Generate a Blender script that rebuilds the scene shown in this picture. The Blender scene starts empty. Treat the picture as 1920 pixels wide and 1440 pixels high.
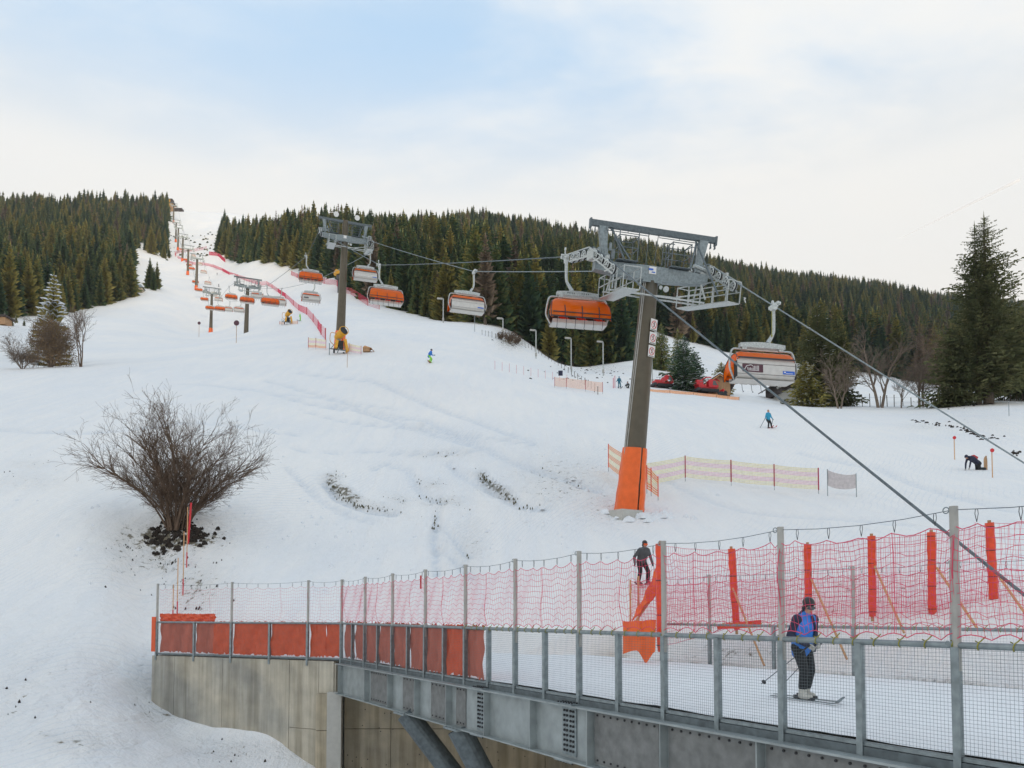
import bpy, bmesh, math, random
import numpy as np
from mathutils import Vector, Matrix, Euler
random.seed(7); rng = np.random.default_rng(7)
C = bpy.context.scene.collection
R = math.radians
scn = bpy.context.scene

# ------------------------------------------------------------------ camera
F = 1440.0; CAMZ = 1.64; TH = R(2.5)
CY = 1150 - F*math.tan(TH)
cd = bpy.data.cameras.new('camera'); cam = bpy.data.objects.new('camera', cd); C.objects.link(cam)
cam.location = (0, 0, CAMZ); cam.rotation_euler = (R(90)+TH, 0, 0)
cd.sensor_width = 36; cd.lens = 36*F/1920; cd.shift_y = (CY-720)/1920
cd.clip_start = 0.1; cd.clip_end = 20000
scn.camera = cam

# ------------------------------------------------------------------ light
SUN_E = R(10); SX, SY = 0.40, -0.9165
w = bpy.data.worlds.new('World'); scn.world = w; w.use_nodes = True
nt = w.node_tree; N = nt.nodes; L = nt.links; N.clear()
def wn(t, **k):
    n = N.new(t)
    for a, b in k.items(): setattr(n, a, b)
    return n
out = wn('ShaderNodeOutputWorld')
sky = wn('ShaderNodeTexSky'); sky.sky_type = 'NISHITA'; sky.sun_disc = False
sky.sun_elevation = SUN_E; sky.sun_rotation = math.atan2(SX, SY); sky.altitude = 900
sky.air_density = 1.3; sky.dust_density = 1.2; sky.ozone_density = 1.2
bg1 = wn('ShaderNodeBackground'); bg1.inputs['Strength'].default_value = 0.15
L.new(sky.outputs[0], bg1.inputs['Color'])
tc = wn('ShaderNodeTexCoord'); sep = wn('ShaderNodeSeparateXYZ'); L.new(tc.outputs['Generated'], sep.inputs[0])
def m(op, a, b=None, c=None, clamp=False):
    n = wn('ShaderNodeMath', operation=op); n.use_clamp = clamp
    for i, v in enumerate((a, b, c)):
        if v is None: continue
        if isinstance(v, (int, float)): n.inputs[i].default_value = v
        else: L.new(v, n.inputs[i])
    return n.outputs[0]
zc = m('MAXIMUM', sep.outputs[2], 0.0)
den = m('ADD', zc, 0.22)
cx = m('DIVIDE', sep.outputs[0], den); cyy = m('DIVIDE', sep.outputs[1], den)
comb = wn('ShaderNodeCombineXYZ'); L.new(cx, comb.inputs[0]); L.new(cyy, comb.inputs[1])
mp = wn('ShaderNodeMapping'); mp.inputs['Rotation'].default_value = (0, 0, R(-25)); mp.inputs['Scale'].default_value = (0.75, 1.5, 1)
mp.inputs['Location'].default_value = (0.35, 1.9, 0.0)
L.new(comb.outputs[0], mp.inputs[0])
n1 = wn('ShaderNodeTexNoise'); n1.inputs['Scale'].default_value = 1.15; n1.inputs['Detail'].default_value = 6; n1.inputs['Roughness'].default_value = 0.55; n1.inputs['Distortion'].default_value = 0.5
L.new(mp.outputs[0], n1.inputs['Vector'])
n2 = wn('ShaderNodeTexNoise'); n2.inputs['Scale'].default_value = 5.0; n2.inputs['Detail'].default_value = 8; n2.inputs['Roughness'].default_value = 0.6; n2.inputs['Distortion'].default_value = 1.0
L.new(mp.outputs[0], n2.inputs['Vector'])
nn = m('ADD', m('MULTIPLY', n1.outputs[0], 0.82), m('MULTIPLY', n2.outputs[0], 0.18))
# thin veil: always some, opening to blue higher up
mr = wn('ShaderNodeMapRange'); mr.inputs[1].default_value = 0.40; mr.inputs[2].default_value = 0.62
mr.inputs[3].default_value = 0.78; mr.inputs[4].default_value = 0.98; mr.interpolation_type = 'SMOOTHSTEP'
L.new(nn, mr.inputs[0])
low = wn('ShaderNodeMapRange'); low.inputs[1].default_value = 0.62; low.inputs[2].default_value = 0.46
low.inputs[3].default_value = 0.0; low.inputs[4].default_value = 1.0; low.interpolation_type = 'SMOOTHSTEP'
L.new(sep.outputs[2], low.inputs[0])
fac = m('MAXIMUM', mr.outputs[0], m('MULTIPLY', low.outputs[0], 0.96), clamp=True)
hz = wn('ShaderNodeMapRange'); hz.inputs[1].default_value = 0.20; hz.inputs[2].default_value = 0.60
hz.inputs[3].default_value = 0.0; hz.inputs[4].default_value = 1.0
L.new(sep.outputs[2], hz.inputs[0])
cr = wn('ShaderNodeValToRGB'); cr.color_ramp.elements[0].color = (0.83, 0.77, 0.70, 1); cr.color_ramp.elements[1].color = (0.80, 0.80, 0.785, 1)
e = cr.color_ramp.elements.new(0.45); e.color = (0.83, 0.795, 0.74, 1)
L.new(hz.outputs[0], cr.inputs[0])
bg2 = wn('ShaderNodeBackground'); bg2.inputs['Strength'].default_value = 0.735
veil = wn('ShaderNodeMapRange'); veil.inputs[1].default_value = 0.38; veil.inputs[2].default_value = 0.66; veil.interpolation_type = 'SMOOTHSTEP'; L.new(nn, veil.inputs[0])
vf = m('MULTIPLY', m('SUBTRACT', 1.0, veil.outputs[0]), m('SUBTRACT', 1.0, m('MULTIPLY', low.outputs[0], 0.92)), clamp=True)
vm_ = wn('ShaderNodeMix', data_type='RGBA'); L.new(vf, vm_.inputs['Factor']); L.new(cr.outputs[0], vm_.inputs[6]); vm_.inputs[7].default_value = (0.48, 0.66, 0.86, 1)
L.new(vm_.outputs[2], bg2.inputs['Color'])
mx = wn('ShaderNodeMixShader'); L.new(fac, mx.inputs[0]); L.new(bg1.outputs[0], mx.inputs[1]); L.new(bg2.outputs[0], mx.inputs[2])
L.new(mx.outputs[0], out.inputs['Surface'])

sd = bpy.data.lights.new('sun', 'SUN'); sd.energy = 1.2; sd.angle = R(2.5); sd.color = (1.0, 0.83, 0.60)
so = bpy.data.objects.new('sun', sd); C.objects.link(so)
sdir = Vector((SX*math.cos(SUN_E), SY*math.cos(SUN_E), math.sin(SUN_E)))
so.rotation_euler = sdir.to_track_quat('Z', 'Y').to_euler(); so.location = (40, -60, 60)
vs = scn.view_settings; vs.view_transform = 'Standard'; vs.look = 'None'; vs.gamma = 1; vs.exposure = 0.76; vs.use_curve_mapping = False

# ------------------------------------------------------------------ pixel <-> world helpers
def ray(px, py):
    xc = (px-960)/F; yc = -(py-CY)/F
    dy = math.cos(TH) - yc*math.sin(TH); dz = math.sin(TH) + yc*math.cos(TH)
    return xc/dy, dz/dy
def at(px, py, Y):
    u, ww = ray(px, py); return Vector((u*Y, Y, CAMZ+ww*Y))
def proj(X, Y, Z):
    z = Z-CAMZ; zc_ = Y*math.cos(TH)+z*math.sin(TH); yc = -Y*math.sin(TH)+z*math.cos(TH)
    return 960+F*X/zc_, CY-F*yc/zc_

# ------------------------------------------------------------------ object helpers
def tag(o, label=None, cat=None, group=None, kind=None):
    if label: o['label'] = label
    if cat: o['category'] = cat
    if group: o['group'] = group
    if kind: o['kind'] = kind
    return o
def thing(name, label, cat, loc=(0, 0, 0), rot=(0, 0, 0), group=None):
    o = bpy.data.objects.new(name, None); C.objects.link(o)
    o.location = loc; o.rotation_euler = rot; o.empty_display_size = 0.3
    return tag(o, label, cat, group)
def kids(o): return [c for c in bpy.data.objects if c.parent == o]
_kids = {}
def link(name, me, parent=None, loc=None):
    o = bpy.data.objects.new(name, me); C.objects.link(o)
    if parent is not None:
        o.parent = parent; _kids.setdefault(parent.name, []).append(o)
    if loc is not None: o.location = loc
    return o
def copy_tree(o, parent=None):
    c = o.copy(); C.objects.link(c)
    if parent is not None:
        c.parent = parent; _kids.setdefault(parent.name, []).append(c)
    for ch in list(_kids.get(o.name, [])): copy_tree(ch, c)
    return c
class MB:
    def __init__(s): s.v = []; s.f = []; s.m = []; s.mi = 0
    def add(s, vs_, fs):
        b = len(s.v); s.v.extend([tuple(p) for p in vs_]); s.f.extend([tuple(i+b for i in f) for f in fs]); s.m.extend([s.mi]*len(fs)); return s
    def box(s, c, d, rot=None, taper=1.0):
        x, y, z = d[0]/2, d[1]/2, d[2]/2
        p = [Vector((a*x*(taper if k > 0 else 1), b*y*(taper if k > 0 else 1), k*z)) for k in (-1, 1) for b in (-1, 1) for a in (-1, 1)]
        if rot is not None:
            M_ = rot if isinstance(rot, Matrix) else Euler(rot).to_matrix()
            p = [M_ @ q for q in p]
        c = Vector(c); p = [q+c for q in p]
        return s.add(p, [(0, 2, 3, 1), (4, 5, 7, 6), (0, 1, 5, 4), (2, 6, 7, 3), (0, 4, 6, 2), (1, 3, 7, 5)])
    def beam(s, p, q, wd, h, up=(0, 0, 1)):
        p = Vector(p); q = Vector(q); d = (q-p); ln = d.length
        if ln < 1e-6: return s
        d /= ln; up = Vector(up); x = d.cross(up)
        if x.length < 1e-4: x = d.cross(Vector((1, 0, 0)))
        x.normalize(); u = x.cross(d)
        P = [a+x*i*wd/2+u*j*h/2 for a in (p, q) for j in (-1, 1) for i in (-1, 1)]
        return s.add(P, [(0, 1, 3, 2), (4, 6, 7, 5), (0, 4, 5, 1), (2, 3, 7, 6), (0, 2, 6, 4), (1, 5, 7, 3)])
    def tube(s, pts, r, n=6, cap=True, flat=1.0):
        pts = [Vector(p) for p in pts]; k = len(pts)
        rs = [r]*k if isinstance(r, (int, float)) else list(r)
        tan = []
        for i in range(k):
            a = pts[max(i-1, 0)]; b = pts[min(i+1, k-1)]; t = b-a
            tan.append(t.normalized() if t.length > 1e-9 else Vector((0, 0, 1)))
        ref = Vector((0, 0, 1)) if abs(tan[0].z) < 0.9 else Vector((1, 0, 0))
        x = tan[0].cross(ref).normalized(); vs_ = []
        for i in range(k):
            x = x - tan[i]*x.dot(tan[i]); x.normalize(); y = tan[i].cross(x)
            for j in range(n):
                a = 2*math.pi*j/n; vs_.append(pts[i]+x*math.cos(a)*rs[i]+y*math.sin(a)*rs[i]*flat)
        fs = [(i*n+j, i*n+(j+1) % n, (i+1)*n+(j+1) % n, (i+1)*n+j) for i in range(k-1) for j in range(n)]
        if cap: fs += [tuple(range(n-1, -1, -1)), tuple((k-1)*n+j for j in range(n))]
        return s.add(vs_, fs)
    def sphere(s, c, r, n=10, rot=None):
        if isinstance(r, (int, float)): r = (r, r, r)
        m_ = max(4, n//2+1); vs_ = []; c = Vector(c)
        for i in range(m_+1):
            t = math.pi*i/m_
            for j in range(n):
                a = 2*math.pi*j/n
                q = Vector((math.sin(t)*math.cos(a)*r[0], math.sin(t)*math.sin(a)*r[1], math.cos(t)*r[2]))
                if rot is not None: q = rot @ q
                vs_.append(c+q)
        return s.add(vs_, [(i*n+j, (i+1)*n+j, (i+1)*n+(j+1) % n, i*n+(j+1) % n) for i in range(m_) for j in range(n)])
    def cyl(s, c, axis, r, h, n=12):
        a = Vector(axis).normalized(); c = Vector(c); return s.tube([c-a*h/2, c+a*h/2], r, n)
    def grid(s, fn, nu, nv):
        vs_ = [fn(i/nu, j/nv) for j in range(nv+1) for i in range(nu+1)]
        return s.add(vs_, [(j*(nu+1)+i, j*(nu+1)+i+1, (j+1)*(nu+1)+i+1, (j+1)*(nu+1)+i) for j in range(nv) for i in range(nu)])
    def mesh(s, name, mats, smooth=False, off=None):
        me = bpy.data.meshes.new(name)
        v = s.v if off is None else [(a-off[0], b-off[1], c-off[2]) for a, b, c in s.v]
        me.from_pydata(v, [], s.f)
        for q in (mats if isinstance(mats, (list, tuple)) else [mats]): me.materials.append(q)
        if max(s.m, default=0) > 0: me.polygons.foreach_set('material_index', s.m)
        if smooth: me.polygons.foreach_set('use_smooth', [True]*len(me.polygons))
        me.update(); return me
    def build(s, name, mats, parent=None, smooth=False, world=False):
        off = parent.location if (world and parent is not None) else None
        return link(name, s.mesh(name, mats, smooth, off), parent)

# ------------------------------------------------------------------ materials
def mat(name, col, rough=0.6, metal=0.0, var=0.12, scale=6.0, bump=0.0, bscale=40.0, spec=0.5, rnd=0.0, alpha=1.0, coat=0.0, streak=False):
    ma = bpy.data.materials.new(name); ma.use_nodes = True
    t = ma.node_tree; b = t.nodes['Principled BSDF']
    b.inputs['Roughness'].default_value = rough; b.inputs['Metallic'].default_value = metal
    b.inputs['Specular IOR Level'].default_value = spec; b.inputs['Coat Weight'].default_value = coat
    n = t.nodes.new('ShaderNodeTexNoise'); n.inputs['Scale'].default_value = scale; n.inputs['Detail'].default_value = 5
    tc_ = t.nodes.new('ShaderNodeTexCoord')
    if streak:
        mpn = t.nodes.new('ShaderNodeMapping'); mpn.inputs['Scale'].default_value = (1, 1, 0.12)
        t.links.new(tc_.outputs['Object'], mpn.inputs[0]); t.links.new(mpn.outputs[0], n.inputs['Vector'])
    else: t.links.new(tc_.outputs['Object'], n.inputs['Vector'])
    r = t.nodes.new('ShaderNodeValToRGB')
    r.color_ramp.elements[0].position = 0.3; r.color_ramp.elements[1].position = 0.7
    r.color_ramp.elements[0].color = tuple(c*(1-var) for c in col)+(1,)
    r.color_ramp.elements[1].color = tuple(min(1, c*(1+var)) for c in col)+(1,)
    t.links.new(n.outputs[0], r.inputs[0]); o = r.outputs[0]
    if rnd:
        oi = t.nodes.new('ShaderNodeObjectInfo'); mrr = t.nodes.new('ShaderNodeMapRange'); mrr.inputs[3].default_value = 1-rnd; mrr.inputs[4].default_value = 1+rnd
        t.links.new(oi.outputs['Random'], mrr.inputs[0]); vm = t.nodes.new('ShaderNodeVectorMath'); vm.operation = 'SCALE'
        t.links.new(o, vm.inputs[0]); t.links.new(mrr.outputs[0], vm.inputs['Scale']); o = vm.outputs[0]
    t.links.new(o, b.inputs['Base Color'])
    if bump:
        n3 = t.nodes.new('ShaderNodeTexNoise'); n3.inputs['Scale'].default_value = bscale; n3.inputs['Detail'].default_value = 4
        t.links.new(tc_.outputs['Object'], n3.inputs['Vector'])
        bu = t.nodes.new('ShaderNodeBump'); bu.inputs['Strength'].default_value = bump; bu.inputs['Distance'].default_value = 0.02
        t.links.new(n3.outputs[0], bu.inputs['Height']); t.links.new(bu.outputs[0], b.inputs['Normal'])
    if alpha < 1: b.inputs['Alpha'].default_value = alpha
    return ma
M = {}
M['galv'] = mat('galvanised_steel', (0.25, 0.29, 0.30), 0.5, 0.45, 0.22, 9, 0.15, 30)
M['galv_dark'] = mat('weathered_steel', (0.13, 0.155, 0.165), 0.55, 0.4, 0.25, 8)
M['girder'] = mat('girder_steel', (0.33, 0.365, 0.365), 0.5, 0.35, 0.18, 3, 0.1, 20)
M['panel'] = mat('grey_sheet', (0.20, 0.205, 0.20), 0.65, 0.3, 0.22, 5, 0.2, 25)
M['black'] = mat('black_rubber', (0.02, 0.021, 0.023), 0.6)
M['dark'] = mat('dark_plastic', (0.035, 0.037, 0.042), 0.5)
M['tube'] = mat('beige_grey_tube', (0.40, 0.39, 0.36), 0.5, 0.3, 0.12, 5)
M['light_metal'] = mat('bright_zinc', (0.46, 0.49, 0.48), 0.42, 0.5, 0.22, 14, 0.15, 40)
M['frost'] = mat('frosted_metal', (0.62, 0.65, 0.63), 0.6, 0.2, 0.25, 18, 0.3, 50)
M['tower'] = mat('olive_brown_paint', (0.105, 0.088, 0.060), 0.38, 0.2, 0.10, 2.5)
M['orange'] = mat('orange_tarpaulin', (0.72, 0.095, 0.022), 0.45, 0, 0.10, 3, 0.5, 6)
M['orange_pad'] = mat('orange_padding', (0.86, 0.135, 0.015), 0.33, 0, 0.08, 3, 0.5, 5)
M['red_post'] = mat('orange_red_post_cover', (0.80, 0.075, 0.02), 0.38, 0, 0.15, 6, 0.8, 9)
M['old_orange'] = mat('dusty_salmon_tarpaulin', (0.52, 0.135, 0.085), 0.7, 0, 0.22, 3, 0.4, 10, streak=True)
M['net'] = mat('red_net_cord', (0.72, 0.06, 0.13), 0.7)
M['net_pink'] = mat('faded_pink_net', (0.62, 0.16, 0.20), 0.7)
M['yellow_cord'] = mat('yellow_green_cord', (0.30, 0.28, 0.04), 0.7)
M['white'] = mat('white_paint', (0.78, 0.77, 0.74), 0.45, 0, 0.04)
M['shell'] = mat('light_grey_shell', (0.60, 0.58, 0.545), 0.4, 0.0, 0.06, 4)
M['seat_red'] = mat('red_orange_upholstery', (0.78, 0.07, 0.02), 0.6)
M['red'] = mat('red_paint', (0.62, 0.02, 0.03), 0.35, 0, 0.08)
M['yellow'] = mat('yellow_paint', (0.72, 0.36, 0.02), 0.45)
M['wood'] = mat('pale_wood', (0.42, 0.25, 0.13), 0.7, 0, 0.2, 8, streak=True)
M['wood_dark'] = mat('dark_timber', (0.05, 0.035, 0.03), 0.7, 0, 0.25, 8)
M['bamboo'] = mat('orange_wooden_pole', (0.62, 0.34, 0.16), 0.6)
M['bark'] = mat('grey_brown_bark', (0.10, 0.077, 0.055), 0.9, 0, 0.3, 6, 0.5, 20)
M['bark_pale'] = mat('pale_brown_twigs', (0.19, 0.145, 0.11), 0.9, 0, 0.25, 4)
M['bark_bush'] = mat('dark_brown_twigs', (0.135, 0.09, 0.06), 0.9, 0, 0.3, 3)
M['soil'] = mat('dark_soil', (0.028, 0.020, 0.014), 0.95, 0, 0.5, 12, 0.6, 20)
M['grassm'] = mat('dry_grass', (0.095, 0.085, 0.04), 0.9, 0, 0.4, 12)
M['skin'] = mat('skin', (0.55, 0.30, 0.21), 0.5)
M['glass'] = mat('dark_glass', (0.05, 0.06, 0.065), 0.1, 0.0, 0.05, spec=0.8)
M['blue'] = mat('blue_print', (0.03, 0.13, 0.55), 0.5)
M['maroon'] = mat('maroon_print', (0.085, 0.025, 0.04), 0.5)
M['purple_red'] = mat('crimson_slat', (0.40, 0.015, 0.05), 0.5)

def snow_material(name, tracks=True):
    ma = bpy.data.materials.new(name); ma.use_nodes = True
    t = ma.node_tree; b = t.nodes['Principled BSDF']; lk = t.links.new
    def nd(tp, **k):
        n = t.nodes.new(tp)
        for a, v in k.items(): setattr(n, a, v)
        return n
    b.inputs['Roughness'].default_value = 0.75; b.inputs['Specular IOR Level'].default_value = 0.25
    tc_ = nd('ShaderNodeTexCoord')
    def noise(sc, det=5, rough=0.55, dist=0.0, vec=None):
        n = nd('ShaderNodeTexNoise'); n.inputs['Scale'].default_value = sc; n.inputs['Detail'].default_value = det
        n.inputs['Roughness'].default_value = rough; n.inputs['Distortion'].default_value = dist
        lk(vec if vec is not None else tc_.outputs['Object'], n.inputs['Vector']); return n.outputs[0]
    mp_ = nd('ShaderNodeMapping'); mp_.inputs['Rotation'].default_value = (0, 0, R(28)); mp_.inputs['Scale'].default_value = (1.0, 0.10, 0.3)
    lk(tc_.outputs['Object'], mp_.inputs[0])
    big = noise(0.05, 5); streak = noise(1.1, 5, 0.6, 0.4, mp_.outputs[0]); fine = noise(7.0, 6, 0.65); mid = noise(1.3, 5, 0.6, 0.3)
    rc = nd('ShaderNodeValToRGB'); rc.color_ramp.elements[0].position = 0.3; rc.color_ramp.elements[1].position = 0.68
    rc.color_ramp.elements[0].color = (0.85, 0.85, 0.85, 1); rc.color_ramp.elements[1].color = (0.935, 0.905, 0.865, 1)
    bs = nd('ShaderNodeMath', operation='MULTIPLY_ADD'); lk(streak, bs.inputs[0]); bs.inputs[1].default_value = 0.7; lk(big, bs.inputs[2])
    bs2 = nd('ShaderNodeMath', operation='SUBTRACT'); lk(bs.outputs[0], bs2.inputs[0]); bs2.inputs[1].default_value = 0.34
    lk(bs2.outputs[0], rc.inputs[0])
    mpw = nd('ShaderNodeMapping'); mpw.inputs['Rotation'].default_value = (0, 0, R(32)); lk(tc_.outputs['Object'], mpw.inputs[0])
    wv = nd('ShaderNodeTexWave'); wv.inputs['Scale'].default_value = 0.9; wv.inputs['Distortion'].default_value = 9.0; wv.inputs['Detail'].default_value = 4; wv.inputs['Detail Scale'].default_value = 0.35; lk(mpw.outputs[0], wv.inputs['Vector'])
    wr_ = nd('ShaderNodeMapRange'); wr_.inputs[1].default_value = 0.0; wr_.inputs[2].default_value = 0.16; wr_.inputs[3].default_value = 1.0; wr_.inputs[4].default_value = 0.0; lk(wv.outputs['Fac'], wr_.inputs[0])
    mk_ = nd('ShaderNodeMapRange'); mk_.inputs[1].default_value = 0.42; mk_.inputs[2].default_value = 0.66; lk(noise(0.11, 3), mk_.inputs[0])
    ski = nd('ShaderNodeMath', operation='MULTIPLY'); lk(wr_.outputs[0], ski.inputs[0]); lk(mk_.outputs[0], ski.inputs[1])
    # rough, dirty old snow where attribute 'rough' is high: bits of grass show through
    at_ = nd('ShaderNodeAttribute'); at_.attribute_name = 'dirt'
    sp = noise(2.6, 8, 0.72, 0.2)
    mth = nd('ShaderNodeMath', operation='MULTIPLY_ADD'); lk(at_.outputs['Fac'], mth.inputs[0]); mth.inputs[1].default_value = 0.34; lk(sp, mth.inputs[2])
    rs = nd('ShaderNodeMapRange'); rs.inputs[1].default_value = 0.70; rs.inputs[2].default_value = 0.78; lk(mth.outputs[0], rs.inputs[0])
    mixc = nd('ShaderNodeMix', data_type='RGBA'); lk(rs.outputs[0], mixc.inputs['Factor']); lk(rc.outputs[0], mixc.inputs[6]); mixc.inputs[7].default_value = (0.24, 0.21, 0.15, 1)
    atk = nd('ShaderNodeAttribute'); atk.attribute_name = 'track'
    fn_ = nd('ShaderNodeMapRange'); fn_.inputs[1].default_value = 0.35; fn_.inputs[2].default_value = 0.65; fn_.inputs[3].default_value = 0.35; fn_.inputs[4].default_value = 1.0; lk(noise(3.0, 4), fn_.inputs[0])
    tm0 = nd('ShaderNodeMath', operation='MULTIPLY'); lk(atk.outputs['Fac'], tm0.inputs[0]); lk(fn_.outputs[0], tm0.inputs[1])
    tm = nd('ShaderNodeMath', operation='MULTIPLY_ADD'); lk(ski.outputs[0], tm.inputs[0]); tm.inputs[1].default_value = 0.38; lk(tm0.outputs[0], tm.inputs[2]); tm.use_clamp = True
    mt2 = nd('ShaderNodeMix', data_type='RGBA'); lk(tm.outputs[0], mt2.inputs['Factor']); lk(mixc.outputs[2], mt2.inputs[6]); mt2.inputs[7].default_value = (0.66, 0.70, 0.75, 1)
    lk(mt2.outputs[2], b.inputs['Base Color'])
    def mm(op, a, b_):
        n = nd('ShaderNodeMath', operation=op)
        for i, v in enumerate((a, b_)):
            if isinstance(v, (int, float)): n.inputs[i].default_value = v
            else: lk(v, n.inputs[i])
        return n.outputs[0]
    rough = nd('ShaderNodeMapRange'); rough.inputs[3].default_value = 0.35; rough.inputs[4].default_value = 1.6; lk(at_.outputs['Fac'], rough.inputs[0])
    h = mm('ADD', mm('MULTIPLY', mm('ADD', mm('MULTIPLY', mid, 0.6), mm('MULTIPLY', fine, 0.16)), rough.outputs[0]), mm('MULTIPLY', streak, 0.24))
    bu = nd('ShaderNodeBump'); bu.inputs['Strength'].default_value = 1.0; bu.inputs['Distance'].default_value = 0.7
    lk(h, bu.inputs['Height']); lk(bu.outputs[0], b.inputs['Normal'])
    return ma
M['snow'] = snow_material('snow_surface')
M['snow_deck'] = mat('packed_snow', (0.86, 0.87, 0.875), 0.75, 0, 0.04, 1.5, 0.5, 4, spec=0.2)
M['snow_load'] = mat('fresh_snow', (0.80, 0.82, 0.84), 0.8, 0, 0.05, 3, spec=0.2)

# ------------------------------------------------------------------ terrain height field
CT = """-700,1500,14 -700,1250,24 -700,1050,34 -700,850,52 -700,720,80 -700,650,130 -700,570,260 -700,430,600 -700,400,900 -700,430,1400
-300,1470,18 -300,1300,25 -300,1120,33 -300,960,42 -300,820,58 -300,720,82 -300,680,105 -300,640,150 -300,570,300 -300,420,750
0,1500,20 0,1440,22 0,1320,26 0,1200,30.5 0,1100,35 0,1000,41 0,900,50 0,800,63 0,730,82 0,693,100 0,676,112 0,640,128 0,622,150 0,606,220 0,588,280 0,540,350 0,470,500 0,412,750 0,414,900 0,450,1400
90,690,101 90,686,112 90,668,130 100,640,180 125,583,330
180,1440,23 180,1330,27 200,1230,31.5 200,1120,35 200,1000,40 200,900,48 200,800,62 200,720,84 200,684,102 200,655,150 200,600,260 224,562,370 250,480,570 260,440,680 250,408,800
290,1322,31 290,1400,26.5 290,1460,24 290,1240,34 290,1150,37 310,1060,40 330,990,42 330,900,48 330,820,56 330,750,70 320,690,95 310,660,140 300,640,200 290,590,330 276,534,400
400,1372,29.5 400,1450,26 450,1395,28.5 450,1235,32 450,1150,34.5 450,1080,38 500,1420,27.7 560,1440,27.2 560,1500,24 600,1452,26.5 560,1225,31 640,1215,31
450,1000,43 450,900,50 450,800,63 450,720,84 440,662,112 420,642,150 461,638,214 395,626,333 430,590,380 368,545,430 352,514,521 342,487,600 334,470,650 330,458,700 328,436,760 324,415,810 322,397,866 322,398,950 330,430,1400
400,520,500 400,478,590 400,440,730 420,402,900 430,400,960 430,430,1400 470,496,440 560,505,400 560,440,760 560,424,900
520,600,190 560,628,150 520,560,290
640,1150,34.5 640,1060,42 640,950,52 640,850,62 640,760,78 640,700,92 637,657,110 610,620,140 640,535,290 640,436,860 640,460,1400
560,1060,41 760,960,50 760,1060,41
900,1215,31.5 900,1150,34 900,1060,39.5 900,960,47 900,880,55 900,800,66 900,740,80 900,690,97 805,681,96 750,640,125 750,577,240 850,603,215 945,612,200 940,645,150
800,430,850 800,455,1400 960,435,900 960,470,1400
1060,1190,29.5 1060,1120,33 1060,1000,40 1060,900,50 1060,800,67 1060,720,105 1060,687,195 1050,700,130
1180,1190,28.5 1207,1090,31 1190,1020,37 1177,962,44 1180,900,50 1180,830,60 1180,775,76 1160,729,112 1130,712,118 1160,690,160 1185,668,200 1200,620,270 1195,560,400 1200,480,850 1200,520,1400
1300,1190,25 1330,1150,27.5 1330,1080,31.5 1320,1000,38.5 1320,920,49 1320,840,61 1320,780,82 1300,737,116 1300,718,150 1300,690,180 1290,645,262 1290,600,380 1340,512,950 1340,545,1400
1440,1200,21.8 1440,1160,24 1440,1090,28.5 1440,1020,35 1440,960,43 1440,912,52 1440,850,61 1440,804,73 1440,772,90 1440,759,103 1480,756,124 1460,730,150 1400,668,265
1600,1190,19.6 1600,1155,21.5 1600,1090,26 1600,1000,34.5 1600,920,47 1600,840,62 1600,790,82 1600,764,104 1610,760,130 1600,698,275 1600,600,560 1600,548,1050 1600,580,1500
1750,1190,17.6 1750,1150,20.2 1750,1080,25 1750,1000,33 1750,920,45 1760,850,60 1740,798,76 1740,772,92 1750,760,110 1750,723,250 1790,580,1100 1790,610,1500
1860,1150,18.8 1860,1080,24 1860,1000,31 1860,900,47 1850,860,58 1850,800,72 1845,757,98 1880,748,112 1870,738,190
1960,1190,15.5 1960,1130,18.5 1960,1040,26 1960,950,38 1960,880,52 1960,820,66 1960,765,88 1960,750,120 1960,745,230 1950,600,1100
2300,1210,13.5 2300,1130,19 2300,1000,33 2300,880,52 2300,780,85 2300,745,150 2300,720,300 2300,600,1000 2300,640,1500
2800,1220,12 2800,1120,20 2800,900,50 2800,780,100 2800,700,300 2800,610,1000"""
P = []; W = []
for tk in CT.split():
    a, b, c = map(float, tk.split(',')); u, ww = ray(a, b); P.append((u*2.4, math.log(c))); W.append(ww)
P = np.array(P); W = np.array(W)
def _phi(r2): return 0.5*r2*np.log(r2+1e-12)
nP = len(P)
K = _phi(((P[:, None, :]-P[None, :, :])**2).sum(-1)) + np.eye(nP)*2e-4
Q = np.hstack([np.ones((nP, 1)), P])
Aa = np.block([[K, Q], [Q.T, np.zeros((3, 3))]])
sol = np.linalg.solve(Aa, np.concatenate([W, np.zeros(3)]))
def wfield(u, Y):
    u = np.clip(np.asarray(u, float), -1.25, 1.35).ravel(); q = np.stack([u*2.4, np.log(np.asarray(Y, float).ravel())], 1); o = np.empty(len(q))
    for i in range(0, len(q), 20000):
        s = q[i:i+20000]; o[i:i+20000] = _phi(((s[:, None, :]-P[None])**2).sum(-1)) @ sol[:nP] + sol[nP] + s @ sol[nP+1:]
    return o
def vnoise(x, y, seed=0):
    xi = np.floor(x).astype(np.int64); yi = np.floor(y).astype(np.int64); fx = x-xi; fy = y-yi
    fx = fx*fx*(3-2*fx); fy = fy*fy*(3-2*fy)
    def h(a, b):
        n = (a*374761393 + b*668265263 + seed*974634777) & 0xffffffff
        n = ((n ^ (n >> 13))*1274126177) & 0xffffffff
        return ((n ^ (n >> 16)) & 0xffff)/65535.0
    return (h(xi, yi)*(1-fx)+h(xi+1, yi)*fx)*(1-fy)+(h(xi, yi+1)*(1-fx)+h(xi+1, yi+1)*fx)*fy
def fbm(x, y, seed=0, o=4):
    s = 0; a = 0.5
    for k in range(o): s = s+a*(vnoise(x*2**k, y*2**k, seed+k)-0.5); a *= 0.5
    return s
def sstep(a, b, x):
    t = np.clip((x-a)/(b-a), 0, 1); return t*t*(3-2*t)
def nearline(X, Y): return (X+0.589*Y-10)/math.hypot(1, 0.589)      # distance beyond the near railing
BW = 8.75
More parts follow.
